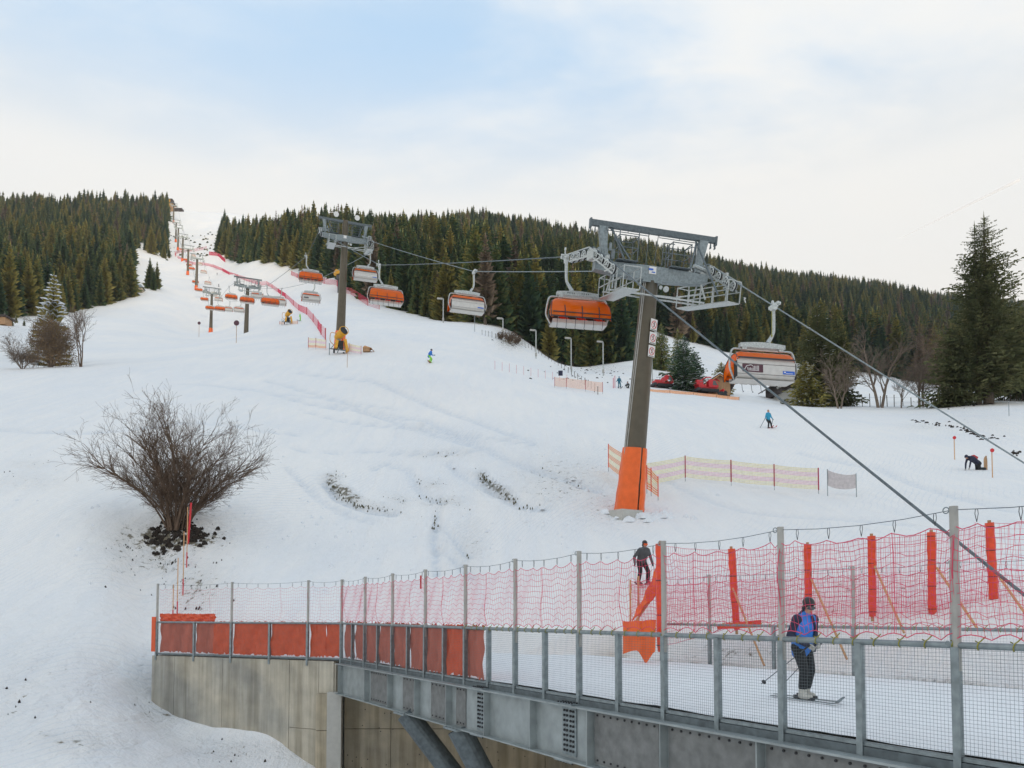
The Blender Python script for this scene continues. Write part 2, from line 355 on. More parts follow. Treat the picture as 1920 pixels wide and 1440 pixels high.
def ground_z(X, Y, rough=True):
    X = np.asarray(X, float); Y = np.asarray(Y, float); Yc = np.maximum(Y, 12.0)
    ww = wfield(X/Yc, Yc).reshape(X.shape); zn = CAMZ + ww*np.where(Y < 12, np.maximum(Y, 3.0), Y)
    sc_ = nearline(X, Y)-BW; zn = np.where((Y < 29) & (sc_ > -2) & (X > -2), -0.04+(zn+0.04)*sstep(0.3, 4.2, sc_), zn)
    lowz = -2.04 - 0.21*(np.minimum(X, 2.5)+14.4) - 0.083*(31.2-np.minimum(Y, 31)) * np.where(Y < 31, 1, 1)
    lowz = np.maximum(lowz, -7.0)
    s = np.maximum(nearline(X, Y)-BW-0.45, Y-28.9)
    front = 1-sstep(-0.25, 0.25, s)
    right = sstep(-9.5, -6.6, X)
    nearb = 1-sstep(12, 20, Y)                     # close to the camera the left bank merges into the low ground
    left = (1-right)*nearb
    k = np.clip(front*right + left*(front), 0, 1)
    z = zn*(1-k)+lowz*k
    if rough:
        amp = np.clip(Y/40, 0.3, 6)*0.10
        amp = amp*np.where(Y > 300, 3.0, 1.0)
        z = z + fbm(X*0.22, Y*0.22, 3)*amp*0.8 + fbm(X*0.03, Y*0.03, 9)*np.clip(Y/100, 0.1, 8)*0.9*sstep(60, 140, Y)
    return z
def gz(X, Y): return float(ground_z(np.array([X]), np.array([Y]))[0])
_ry = np.exp(np.linspace(math.log(14), math.log(1400), 900))
def hit(px, py, y0=14.0):
    u, ww = ray(px, py); X = u*_ry; z = ground_z(X, _ry); ok = (z >= CAMZ+ww*_ry) & (_ry >= y0)
    i = int(np.argmax(ok)) if ok.any() else len(_ry)-1
    Y = float(_ry[i])
    if ok.any() and i > 0:
        a, b = float(_ry[i-1]), Y
        for _ in range(12):
            c = (a+b)/2
            if gz(u*c, c) >= CAMZ+ww*c: b = c
            else: a = c
        Y = b
    return Vector((u*Y, Y, gz(u*Y, Y)))
def drop(px, Y):
    u = (px-960)/F*1.0
    for _ in range(3):
        z = gz(u*Y, Y); u = (px-960)/F*(Y*math.cos(TH)+(z-CAMZ)*math.sin(TH))/Y
    return Vector((u*Y, Y, gz(u*Y, Y)))

def dirt_field(px, py):
    d = np.zeros_like(px)
    def blob(cx_, cy_, rx, ry, a, k=1.0, rot=0.0):
        c_, s_ = math.cos(R(rot)), math.sin(R(rot)); x = px-cx_; y = py-cy_; xx = x*c_+y*s_; yy = -x*s_+y*c_
        return a*np.exp(-((xx/rx)**2+(yy/ry)**2)**k)
    for b_ in [(645, 925, 46, 11, .8, 2, 28), (622, 900, 16, 14, .8), (700, 950, 60, 8, .45, 1, 12), (930, 915, 50, 7, .85, 2, 32), (905, 893, 12, 8, .8, 1, 50),
               (815, 910, 26, 10, .5), (830, 942, 50, 12, .5), (748, 938, 26, 10, .5, 1, 20), (830, 852, 70, 10, .45), (1050, 900, 110, 60, .42), (1130, 950, 70, 40, .35),
               (885, 1025, 30, 60, .35), (320, 1010, 110, 26, .95), (300, 1050, 80, 40, .55), (370, 1100, 60, 70, .5), (240, 1040, 80, 60, .38), (60, 900, 90, 20, .3),
               (60, 870, 50, 8, .35), (40, 1300, 120, 120, .3), (440, 1410, 90, 20, .45), (120, 1390, 120, 30, .4), (300, 1340, 70, 16, .4), (1400, 1225, 120, 24, .55),
               (1550, 1110, 300, 50, .40), (1120, 690, 90, 18, .55), (960, 635, 40, 26, .85), (1880, 740, 80, 12, .5), (1830, 790, 110, 30, .3), (1250, 680, 60, 14, .4),
               (700, 425, 80, 8, .5), (20, 620, 50, 30, .5), (1740, 800, 60, 8, .4)]:
        d = np.maximum(d, blob(*b_))
    return d
def tprofile(px, py):
    return None

def make_terrain():
    us = np.concatenate([np.linspace(-1.6, -0.72, 40, endpoint=False), np.linspace(-0.72, 0.72, 330), np.linspace(0.72, 1.6, 40)[1:]])
    ys = [7.0]
    while ys[-1] < 1500: ys.append(ys[-1]*(1.0125 if ys[-1] > 22 else 1.011))
    while ys[-1] < 1900: ys.append(ys[-1]*1.05)
    ys = np.array(ys)
    U, Yg = np.meshgrid(us, ys); X = U*Yg
    Yq = np.minimum(Yg, 1500)
    Z = ground_z(X, Yg) if True else None
    far = Yg > 1300
    Z = np.where(far, ground_z(U*1300, np.full_like(Yg, 1300.0), False) - (Yg-1300)*0.25, Z)
    # shallow ski / groomer tracks as real relief
    px, py = 960+F*U, None
    zc_ = Yg*math.cos(TH)+(Z-CAMZ)*math.sin(TH); yc = -Yg*math.sin(TH)+(Z-CAMZ)*math.cos(TH)
    pxx = 960+F*X/zc_; pyy = CY-F*yc/zc_
    D = dirt_field(pxx, pyy)*(Yg > 20)
    TR = np.zeros_like(Z)
    def poly(pts, wd, dep):
        d = np.full(X.shape, 1e9)
        pts = [hit(a, b) for a, b in pts]
        for p, q in zip(pts[:-1], pts[1:]):
            ax, ay = p.x, p.y; bx, by = q.x-p.x, q.y-p.y; l2 = bx*bx+by*by+1e-9
            t = np.clip(((X-ax)*bx+(Yg-ay)*by)/l2, 0, 1); d = np.minimum(d, np.hypot(X-ax-t*bx, Yg-ay-t*by))
        dep = dep*1.7; return -dep*np.exp(-(d/wd)**2)+dep*0.7*np.exp(-((d-wd*2.0)/wd)**2)
    for pts, wd, dep in [([(610, 905), (630, 935), (680, 955), (740, 965)], .5, .16), ([(700, 880), (720, 870), (765, 880), (790, 925), (830, 945)], .4, .1),
                         ([(900, 893), (920, 920), (980, 950), (1030, 955)], .45, .12), ([(820, 960), (813, 1010), (820, 1080)], .3, .14), ([(820, 985), (850, 1010), (880, 1050)], .25, .09),
                         ([(780, 803), (840, 813), (900, 822), (1000, 835)], .3, .12), ([(540, 840), (700, 845), (900, 850)], .3, .08), ([(565, 770), (620, 785), (780, 805)], .4, .1),
                         ([(480, 735), (600, 748), (740, 768)], .4, .1), ([(500, 715), (640, 752), (760, 800), (900, 840)], .5, .1), ([(560, 700), (700, 715), (860, 780), (1000, 830)], .5, .1),
                         ([(300, 720), (500, 738), (640, 770)], .5, .1), ([(0, 806), (300, 800), (560, 815)], .5, .08), ([(620, 760), (800, 790), (1000, 880), (1120, 920)], .6, .1),
                         ([(840, 870), (880, 905), (940, 930)], .3, .1), ([(1250, 900), (1400, 960), (1700, 985)], .4, .06), ([(1500, 850), (1650, 880), (1900, 960)], .5, .07),
                         ([(820, 1030), (860, 1060), (890, 1085)], .25, .08), ([(540, 880), (600, 940), (700, 980)], .4, .08)]:
        pz = poly(pts, wd, dep); Z = Z + pz; TR = np.maximum(TR, np.clip(-pz/(dep*1.7), 0, 1)*min(1, .35+dep*4))
    Z = Z + (D*0.55+.08)*fbm(X*1.6, Yg*1.6, 20, 3)*(Yg < 90) + 0.10*fbm(X*0.7, Yg*0.7, 31, 2)*(Yg < 140)
    v = np.stack([X, Yg, Z], -1).reshape(-1, 3); nx = len(us); ny = len(ys)
    i = np.arange(nx-1)[None]+np.arange(ny-1)[:, None]*nx
    f = np.stack([i, i+1, i+1+nx, i+nx], -1).reshape(-1, 4)
    me = bpy.data.meshes.new('snow_slope'); me.vertices.add(len(v)); me.vertices.foreach_set('co', v.ravel())
    me.loops.add(f.size); me.loops.foreach_set('vertex_index', f.ravel()); me.polygons.add(len(f))
    me.polygons.foreach_set('loop_start', np.arange(0, f.size, 4)); me.update(calc_edges=True)
    me.polygons.foreach_set('use_smooth', [True]*len(f))
    a = me.attributes.new('dirt', 'FLOAT', 'POINT'); a.data.foreach_set('value', np.clip(D, 0, 1.2).ravel().astype(np.float32))
    a = me.attributes.new('track', 'FLOAT', 'POINT'); a.data.foreach_set('value', TR.ravel().astype(np.float32))
    me.materials.append(M['snow']); tag(link('snow_slope', me), kind='structure')
    # ground around and behind the viewpoint
    b = MB(); xs = np.linspace(-260, 260, 40); ys2 = np.linspace(-300, 6.95, 30)
    XX, YY = np.meshgrid(xs, ys2); ZZ = ground_z(XX, np.maximum(YY, 3)) - 0.05
    b.grid(lambda s, t: (0, 0, 0), 39, 29); b.v = [(float(x), float(y), float(z)) for x, y, z in zip(XX.ravel(), YY.ravel(), ZZ.ravel())]
    tag(b.build('valley_ground', M['snow'], smooth=True), kind='structure')
make_terrain()
# unseen mountain added behind the viewpoint to keep low sun off the lower slope
b = MB(); DD = 6000.0
def ridge(s, t):
    l = (s-0.5)*22000; k = (t-0.5)*2
    base = 1285 + 230*float(sstep(150, 620, l)) + 60*float(fbm(np.array([l*0.002]), np.array([1.3]), 5)[0])
    h = base*(1-abs(k)**1.15) - 20*abs(k)
    dd = DD + k*4200
    # perpendicular to the sun's bearing
    return (SX*dd - SY*l*1.0, SY*dd + SX*l, h)
b.grid(ridge, 120, 16); tag(b.build('mountain', M['snow'], smooth=True), kind='structure')

# thin winter air round the whole scene (the added shading mountain and the sky stay outside it)
hb = MB(); hb.box((0, 800, 330), (7600, 2400, 900)); hm_ = bpy.data.materials.new('thin_haze'); hm_.use_nodes = True; t = hm_.node_tree; t.nodes.clear()
o_ = t.nodes.new('ShaderNodeOutputMaterial'); pv = t.nodes.new('ShaderNodeVolumePrincipled'); pv.inputs['Density'].default_value = 0.00011; pv.inputs['Color'].default_value = (0.93, 0.96, 1.0, 1); pv.inputs['Anisotropy'].default_value = 0.2
t.links.new(pv.outputs[0], o_.inputs['Volume']); tag(hb.build('haze', hm_), kind='stuff')

# ------------------------------------------------------------------ bridge, abutment, railings and nets
BD = Vector((-0.589, 1, 0)).normalized()      # along the bridge, away
BN = Vector((BD.y, -BD.x, 0))                  # across, to the far side
def NL(Y, off=0.0, z=0.0): return Vector((10-0.589*Y, Y, 0)) + BN*off + Vector((0, 0, z))
A1 = Vector((-6.03, 27.2, 0)); A0 = Vector((-14.35, 31.1, 0)); AD = (A0-A1).normalized(); AN = Vector((-AD.y, AD.x, 0))
if AN.y < 0: AN = -AN

def concrete(name, base=(0.46, 0.44, 0.39)):
    ma = mat(name, base, 0.85, 0, 0.10, 2.0, 0.25, 14, spec=0.25)
    t = ma.node_tree; lk = t.links.new; b = t.nodes['Principled BSDF']; src = b.inputs['Base Color'].links[0].from_socket
    tc_ = t.nodes.new('ShaderNodeTexCoord'); mp_ = t.nodes.new('ShaderNodeMapping'); mp_.inputs['Scale'].default_value = (2.2, 2.2, 0.10)
    lk(tc_.outputs['Object'], mp_.inputs[0]); n = t.nodes.new('ShaderNodeTexNoise'); n.inputs['Scale'].default_value = 1.3; n.inputs['Detail'].default_value = 6; n.inputs['Roughness'].default_value = 0.65
    lk(mp_.outputs[0], n.inputs['Vector'])
    r = t.nodes.new('ShaderNodeValToRGB'); r.color_ramp.elements[0].position = 0.36; r.color_ramp.elements[1].position = 0.60
    r.color_ramp.elements[0].color = (0.68, 0.66, 0.62, 1); r.color_ramp.elements[1].color = (1.06, 1.05, 1.03, 1); lk(n.outputs[0], r.inputs[0])
    n2 = t.nodes.new('ShaderNodeTexNoise'); n2.inputs['Scale'].default_value = 0.5; n2.inputs['Detail'].default_value = 5
    r2 = t.nodes.new('ShaderNodeValToRGB'); r2.color_ramp.elements[0].position = 0.35; r2.color_ramp.elements[1].position = 0.65
    r2.color_ramp.elements[0].color = (0.80, 0.82, 0.84, 1); r2.color_ramp.elements[1].color = (1.10, 1.06, 0.98, 1); lk(tc_.outputs['Object'], n2.inputs['Vector']); lk(n2.outputs[0], r2.inputs[0])
    mm_ = t.nodes.new('ShaderNodeMix'); mm_.data_type = 'RGBA'; mm_.blend_type = 'MULTIPLY'; mm_.inputs['Factor'].default_value = 1; lk(src, mm_.inputs[6]); lk(r.outputs[0], mm_.inputs[7])
    m3 = t.nodes.new('ShaderNodeMix'); m3.data_type = 'RGBA'; m3.blend_type = 'MULTIPLY'; m3.inputs['Factor'].default_value = 1; lk(mm_.outputs[2], m3.inputs[6]); lk(r2.outputs[0], m3.inputs[7])
    lk(m3.outputs[2], b.inputs['Base Color']); return ma
M['conc'] = concrete('stained_concrete'); M['conc2'] = concrete('sheltered_concrete', (0.50, 0.45, 0.36)); M['conc3'] = mat('pale_concrete', (0.50, 0.49, 0.45), 0.8, 0, 0.06)

# snow on the bridge and on the filled ground behind the wall
b = MB()
def strip(s, t):
    p = NL(2+25.2*s, 0.12+t*(BW-0.24)); return (p.x, p.y, 0.07+0.05*float(fbm(np.array([p.x*1.3]), np.array([p.y*1.3]), 4)[0]))
b.grid(strip, 110, 30); tag(b.build('bridge_snow', M['snow_deck'], smooth=True), kind='structure')
b = MB()
def plat(s, t):
    k = 0.52
    f = A0.lerp(A1, s/k) if s < k else A1.lerp(Vector((2.6, 32.3, 0)), (s-k)/(1-k))
    g = Vector((-17+s*23, 38.5, 0)); p = f.lerp(g, t)
    e = 0.05 if s < k else 0.07
    if t == 0 and s < k: p = p + AN*0.12
    return (p.x, p.y, e+0.06*float(fbm(np.array([p.x]), np.array([p.y]), 14)[0])+t*0.25)
b.grid(plat, 60, 24); tag(b.build('platform_snow', M['snow_deck'], smooth=True), kind='structure')

# abutment walls: cast panels with open joints
wall = thing('abutment_wall', 'streaked grey concrete abutment wall under the left end of the ski bridge', 'wall', (-6.3, 27.4, 0))
def wp(px, Y=None):
    u = (px-960)/F
    return u
def panel(p, q, ztop, zbot, th, nrm, m_):
    c = (p+q)/2 + nrm*th/2; d = q-p; a = math.atan2(d.y, d.x); b = MB()
    b.box((c.x, c.y, (ztop+zbot)/2), (d.length-0.02, th, ztop-zbot), (0, 0, a)); b.build('concrete_panel', m_, wall, world=True)
def Apt(px):
    u = (px-960)/F*1.0; # solve A1+AD*t on this bearing
    t = (u*A1.y-A1.x)/(AD.x-u*AD.y); return A1+AD*t
zt = -0.06
js = [628, 600, 545, 420, 330, 288]
for a_, b_ in zip(js[:-1], js[1:]):
    p = Apt(a_) - AN*0.02; q = Apt(b_) - AN*0.02
    if a_ <= 600 and b_ >= 545:
        panel(p, q, zt, -2.49, 0.55, AN, M['conc']); panel(p, q, -2.51, -7, 0.55, AN, M['conc'])
    elif a_ == 628: panel(p, q, zt, -1.2, 0.55, AN, M['conc'])
    else: panel(p, q, zt, -7, 0.55, AN, M['conc'])
b = MB(); b.box(((A0.x+A1.x)/2+AN.x*0.27-0.1, (A0.y+A1.y)/2+AN.y*0.27, -3.4), ((A0-A1).length-0.3, 0.4, 6.5), (0, 0, math.atan2(AD.y, AD.x))); b.build('backing', M['conc'], wall, world=True)
wb = thing('abutment_face', 'beige concrete face of the abutment in shade beneath the girder', 'wall', (-3, 28.4, -4))
def panel2(x0, x1, z1, z0, y, th, m_, nm='concrete_panel'):
    b = MB(); b.box(((x0+x1)/2, y+th/2, (z0+z1)/2), (x1-x0-0.02, th, z1-z0-0.02)); b.build(nm, m_, wb, world=True)
YB = 28.1
panel2(-6.95, -6.15, -1.2, -2.5, YB-0.75, 0.8, M['conc2']); panel2(-6.95, -6.15, -2.5, -7.5, YB-0.75, 0.8, M['conc2'])
panel2(-6.5, -5.98, -1.12, -7.5, YB-1.0, 0.24, M['conc3'], 'pilaster')
xs_ = [-6.1, -4.4, -1.6, 1.2, 4.1]
for x0, x1 in zip(xs_[:-1], xs_[1:]):
    panel2(x0, x1, -0.3, -2.55, YB, 0.6, M['conc2']); panel2(x0, x1, -2.55, -7.5, YB, 0.6, M['conc2'])
b = MB()
for i in range(60):
    x = -6+random.random()*9.5; z = -1.4-random.random()*5; b.cyl((x, YB-0.004, z), (0, 1, 0), 0.022, 0.012, 6)
tag(b.build('form_tie_hole', M['dark'], wb, world=True), kind='stuff')
# side wall of the cutting, below the far edge of the bridge
ws = thing('cutting_wall', 'concrete retaining wall of the cutting beneath the far side of the ski bridge', 'wall', (8, 20, -4))
p = NL(28.6, BW-0.02); q = NL(2, BW-0.02); d = q-p; n_ = 7
for i in range(n_):
    a_ = p+d*(i/n_); c_ = p+d*((i+1)/n_); cc = (a_+c_)/2+BN*0.45; bb = MB(); bb.box((cc.x, cc.y, -3.9), ((c_-a_).length-0.02, 0.8, 7.3), (0, 0, math.atan2(d.y, d.x))); bb.build('concrete_panel', M['conc2'], ws, world=True)

bridge = thing('ski_bridge', 'grey galvanised steel girder bridge covered with packed snow', 'bridge', tuple(NL(12, 0)))
GZ0, GZ1 = -0.14, -1.14
def lbox(name, y0, y1, off, wd, z0, z1, m_, parent):
    a = NL(y0, off, (z0+z1)/2); c = NL(y1, off, (z0+z1)/2); b = MB(); b.beam(a, c, wd, z1-z0); return b.build(name, m_, parent, world=True)
YN, YF = 2.0, 27.15
lbox('web', YN, YF, -0.06, 0.02, GZ1, GZ0, M['girder'], bridge)
lbox('flange', YN, YF, -0.12, 0.28, GZ0, GZ0+0.03, M['girder'], bridge)
lbox('flange', YN, YF, -0.12, 0.28, GZ1-0.03, GZ1, M['girder'], bridge)
lbox('web', YN, YF, BW+0.06, 0.02, GZ1, GZ0, M['girder'], bridge)
lbox('flange', YN, YF, BW+0.12, 0.28, GZ1-0.03, GZ1, M['girder'], bridge)
lbox('deck_slab', YN, YF, BW/2, BW-0.1, -0.24, -0.0, M['conc'], bridge)
st = [24.6]; 
while st[-1] > 3: st.append(st[-1]-1.715)
for Y in st + [26.9]:
    a = NL(Y, -0.15, 0); b = MB(); b.beam(a+Vector((0, 0, GZ1)), a+Vector((0, 0, GZ0)), 0.02, 0.17, up=BN)
    b.beam(a+BN*(-0.085)+Vector((0, 0, GZ1)), a+BN*(-0.085)+Vector((0, 0, GZ0)), 0.012, 0.13, up=BD) if False else None
    b.build('stiffener', M['girder'], bridge, world=True)
Yd = lambda px: 14400/(px-112.)
bolts = MB(); 
def wpanel(px0, px1, rows=True):
    y0, y1 = Yd(px0), Yd(px1); p = lbox('web_panel', y0, y1, -0.082, 0.02, GZ1+0.035, GZ0-0.02, M['panel'], bridge)
    ln = (NL(y0)-NL(y1)).length; k = max(3, int(ln/0.19))
    for i in range(k):
        for zz in (GZ0-0.085, GZ1+0.10):
            c = NL(y0+(y1-y0)*(i+0.5)/k, -0.097, zz); bolts.cyl(c, BN, 0.021, 0.022, 6)
for a_, c_ in [(702, 741), (762, 792), (815, 850), (862, 880), (1121, 1241), (1259, 1423), (1441, 1668), (1690, 1960)]: wpanel(a_, c_)
Yq = 6.9
while Yq > 3: 
    lbox('web_panel', Yq, Yq-1.5, -0.082, 0.02, GZ1+0.035, GZ0-0.02, M['panel'], bridge); Yq -= 1.715
for px in (910, 1074):                         # bolted splices
    Y = Yd(px)
    lbox('splice_plate', Y+0.20, Y-0.20, -0.083, 0.022, GZ1+0.05, GZ0-0.03, M['galv'], bridge)
    lbox('splice_plate', Y+0.26, Y-0.26, -0.13, 0.24, GZ0+0.03, GZ0+0.055, M['galv'], bridge)
    lbox('splice_plate', Y+0.26, Y-0.26, -0.13, 0.24, GZ1-0.058, GZ1-0.033, M['galv'], bridge)
    for i in range(9):
        for j in (-0.15, -0.06, 0.06, 0.15):
            bolts.cyl(NL(Y+j*0.86, -0.105, GZ1+0.14+i*0.095), BN, 0.026, 0.03, 6)
    for j in range(6):
        for k in (-0.19, -0.08): 
            bolts.cyl(NL(Y-0.2+j*0.08, k, GZ0+0.066), (0, 0, 1), 0.02, 0.03, 6); bolts.cyl(NL(Y-0.2+j*0.08, k, GZ1-0.07), (0, 0, 1), 0.02, 0.03, 6)
tag(bolts.build('bolt', M['black'], bridge, world=True), kind='stuff')
for px, tx in ((770, 1.6), (868, 1.2)):        # raking struts
    t_ = NL(Yd(px), -0.1, GZ1-0.04); f_ = NL(Yd(px)-2.7, 3.2, -6.6) if px == 770 else NL(Yd(px)-1.4, 2.3, -6.6)
    b = MB(); b.tube([t_, f_], 0.30, 20); b.build('strut', M['galv_dark'], bridge, smooth=False, world=True)
    b = MB(); b.box(t_+Vector((0, 0, 0.0)), (0.75, 0.5, 0.05), (0, 0, math.atan2(BD.y, BD.x))); b.build('bearing_plate', M['galv'], bridge, world=True)

def wire_mesh(b, p, q, z0, z1, nrm, step=0.042, r=0.0017):
    d = q-p; ln = d.length; d = d/ln
    n = int(ln/step)
    for i in range(n+1):
        a = p+d*(i*step); b.tube([a+Vector((0, 0, z0)), a+Vector((0, 0, z1))], r, 3, cap=False)
    n = int((z1-z0)/step)
    for i in range(n+1):
        z = z0+i*step; b.tube([p+Vector((0, 0, z))+nrm*0.003, q+Vector((0, 0, z))+nrm*0.003], r, 3, cap=False)
def railing(root, pts, tall, nrm, far=False):
    """pts: post positions in order, tall: flags; nrm: outward"""
    for p, tl in zip(pts, tall):
        a = math.atan2((pts[-1]-pts[0]).y, (pts[-1]-pts[0]).x); b = MB()
        b.beam(p+Vector((0, 0, -0.24 if not far else -0.1)), p+Vector((0, 0, 1.265)), 0.045, 0.11, up=nrm)
        b.beam(p+nrm*0.05+Vector((0, 0, -0.24 if not far else -0.1)), p+nrm*0.05+Vector((0, 0, 1.265)), 0.085, 0.012, up=nrm)
        b.build('post', M['galv'], root, world=True)
        if tl:
            b = MB(); b.tube([p+Vector((0, 0, 1.0)), p+Vector((0, 0, 2.84))], 0.046, 12); b.build('net_post', M['tube'], root, smooth=False, world=True)
            b = MB(); c = p+nrm*0.02+Vector((0, 0, 2.80)); dd = (pts[0]-pts[-1]).normalized()
            ring = [c+dd*(0.075+0.035*math.cos(k*math.pi/5))*-1*(-1)+Vector((0, 0, 0.035*math.sin(k*math.pi/5))) for k in range(11)]
            b.tube(ring, 0.007, 5); b.build('eye_bolt', M['galv'], root, world=True); b = MB(); c2 = p+nrm*0.06+Vector((0, 0, 1.30)); ring = [c2+dd*(0.07+0.03*math.cos(k*math.pi/5))+Vector((0, 0, 0.03*math.sin(k*math.pi/5))) for k in range(11)]; b.tube(ring, 0.007, 5)
            b.build('rail_ring', M['galv'], root, world=True)
    b = MB(); b.tube([pts[0]+Vector((0, 0, 1.285)), pts[-1]+Vector((0, 0, 1.285))], 0.038, 12); b.build('top_rail', M['galv'], root, world=True)
    b = MB(); b.beam(pts[0]+nrm*0.0+Vector((0, 0, 0.035)), pts[-1]+Vector((0, 0, 0.035)), 0.05, 0.05); b.build('bottom_rail', M['galv'], root, world=True)
    for i, (p, q) in enumerate(zip(pts[:-1], pts[1:])):
        d = (q-p).normalized(); b = MB(); wire_mesh(b, p+d*0.05+nrm*0.03, q-d*0.05+nrm*0.03, 0.06, 1.25, nrm, 0.042 if not far else 0.065, 0.0019 if not far else 0.0013)
        tag(b.build('mesh_panel', M['galv_dark'], root, world=True), kind='stuff')
def net(root, pts, top, nrm, r=0.0034, vs=0.062, hs=0.125, bot=1.40, m_='net', sag=0.07, seed=1, wirez=None, clips=True):
    rnd = random.Random(seed); d = (pts[-1]-pts[0]); b = MB(); wr = MB(); cl = MB()
    for p, q in zip(pts[:-1], pts[1:]):
        dv = q-p; ln = dv.length; dv = dv/ln; nclip = max(2, round(ln/0.5)); cp = [0.0]+[(k+0.5+rnd.uniform(-.12, .12))/nclip for k in range(nclip)]+[1.0]
        def wz(t): return 2.80-0.10*4*t*(1-t)*0.6
        def topz(t):
            for a_, c_ in zip(cp[:-1], cp[1:]):
                if a_ <= t <= c_:
                    k = (t-a_)/(c_-a_+1e-6); za = wz(a_)-(0.14 if 0 < a_ else 0.18); zb = wz(c_)-(0.14 if c_ < 1 else 0.18)
                    return za*(1-k)+zb*k-sag*4*k*(1-k)
            return wz(t)-0.15
        def botz(t): return bot-0.055+0.07*abs(math.sin(t*math.pi*nclip*1.3))
        if clips:
            wr.tube([p+dv*ln*t+Vector((0, 0, wz(t))) for t in [0, .25, .5, .75, 1]], 0.0045, 4)
            for t in cp[1:-1]:
                c = p+dv*ln*t; z1 = wz(t); z0 = z1-0.14
                cl.tube([c+Vector((0, 0, z0)), c+dv*0.018+Vector((0, 0, z1-0.05)), c+dv*0.012+Vector((0, 0, z1)), c-dv*0.012+Vector((0, 0, z1)), c-dv*0.018+Vector((0, 0, z1-0.05)), c+Vector((0, 0, z0))], 0.004, 4)
        n = int(ln/vs); nh = round((2.62-bot)/hs)
        ph = rnd.uniform(0, 6)
        def P_(t, k):
            zt_ = topz(t); zb_ = botz(t); f = k/nh
            z = zt_+(zb_-zt_)*f
            return p+dv*(ln*t+0.012*math.sin(f*9+t*25+ph))+nrm*(0.02+0.05*math.sin(t*7+ph)*math.sin(f*3.1)+0.02*math.sin(t*19+f*7))+Vector((0, 0, z+0.01*math.sin(t*31+k*2.1)))
        for i in range(n+1):
            t = i/n; b.tube([P_(t, k) for k in range(0, nh+1, 2 if nh > 6 else 1)], r*0.8, 3, cap=False)
        ns = max(10, int(ln/0.09))
        for k in range(nh+1):
            b.tube([P_(i/ns, k) for i in range(ns+1)], r*(2.0 if k in (0, nh) else 1.15), 3, cap=False)
        for t in (0.004, 0.5+rnd.uniform(-.3, .3)):
            b.tube([P_(t, k) for k in range(nh+1)], r*1.7, 3, cap=False)
    tag(b.build('netting', M[m_], root, world=True), kind='stuff')
    if clips: wr.build('wire', M['galv_dark'], root, world=True); tag(cl.build('clip', M['dark'], root, world=True), kind='stuff')
def cord(root, p, q, step=0.31, seed=2):
    rnd = random.Random(seed); d = q-p; ln = d.length; d /= ln; b = MB(); s = 0.1
    up = Vector((0, 0, 1)); nn_ = d.cross(up)
    while s < ln-0.2:
        c = p+d*s+Vector((0, 0, 1.285)); lean = rnd.uniform(0.03, 0.09)
        pts = [c+d*(lean*(k/8.-0.5))+nn_*0.045*math.cos(k*math.pi/4+1.57)+up*(0.05*math.sin(k*math.pi/4+1.57)+0.004) for k in range(9)]
        pts.append(pts[-1]+d*0.05+up*0.05); b.tube(pts, 0.007, 4, cap=False); s += step*rnd.uniform(0.8, 1.2)
    tag(b.build('cord', M['yellow_cord'], root, world=True), kind='stuff')
# near railing
near = thing('bridge_railing', 'grey steel railing with wire mesh panels along the near edge of the ski bridge', 'railing', tuple(NL(15)))
yt = [27.2-2.07*k for k in range(0, 13)]; pts = []; tl = []
for i, y in enumerate(yt):
    pts.append(NL(y, 0)); tl.append(True)
    if i < len(yt)-1: pts.append(NL(y-1.035, 0)); tl.append(False)
railing(near, pts, tl, -BN); cord(near, NL(19, 0), NL(3, 0))
b = MB(); b.beam(NL(YN, 0.0, -0.06), NL(27.2, 0, -0.06), 0.08, 0.12); b.build('kerb', M['galv_dark'], near, world=True)
nn1 = thing('safety_net', 'fine red safety net strung above the near bridge railing', 'net', tuple(NL(15)))
net(nn1, [NL(y, 0) for y in yt], None, -BN, seed=3)
# platform railing
pr = thing('platform_railing', 'grey steel railing with wire mesh on top of the abutment wall, left of the bridge', 'railing', tuple((A0+A1)/2))
ap = [A1]+[Apt(px) for px in (578, 507, 435, 366)]+[A0]
railing(pr, ap, [True, True, False, True, False, True], -AN)
b = MB(); b.beam(A1+Vector((0, 0, 0.0)), A0+Vector((0, 0, 0.0)), 0.10, 0.04); b.build('kerb', M['galv_dark'], pr, world=True)
nn2 = thing('safety_net', 'pale pinkish safety net above the platform railing, left of the bridge kink', 'net', tuple((A0+A1)/2))
net(nn2, [A1, Apt(578), Apt(435), A0+AD*-0.15], None, -AN, r=0.0024, vs=0.10, hs=0.12, m_='net_pink', seed=5)
# far railing
fr = thing('bridge_railing', 'grey steel railing with wire mesh on the far edge of the bridge, behind the skier', 'railing', tuple(NL(15, BW)))
fy = [25.4, 22.9, 20.4, 17.9, 15.4, 12.9, 10.4, 7.9]; pts = []; tl = []
fposts = [NL(2*Yd(px)*0+y, BW) for y, px in zip(fy, range(8))]
ys_f = []
for px in (1240, 1330, 1450, 1600, 1785, 2050, 2400):
    # depth on the far line seen at this column
    u = (px-960)/F; Y = (10+BW*math.hypot(1, .589))/(u+0.589); ys_f.append(Y)
for i, y in enumerate(ys_f):
    pts.append(NL(0) if False else Vector((10+BW*math.hypot(1, .589)-0.589*y, y, 0))); tl.append(i in (1, 3, 4, 5, 6))
ps2 = []; tl2 = []
for i in range(len(pts)):
    ps2.append(pts[i]); tl2.append(tl[i])
railing(fr, ps2, tl2, -BN, far=True); cord(fr, ps2[0], ps2[-1], seed=7)
nn3 = thing('safety_net', 'red safety net above the far bridge railing behind the skier', 'net', tuple(NL(15, BW)))
net(nn3, [ps2[0], ps2[1], ps2[3], ps2[4], ps2[5], ps2[6]], None, -BN, r=0.0040, vs=0.06, hs=0.14, seed=9)

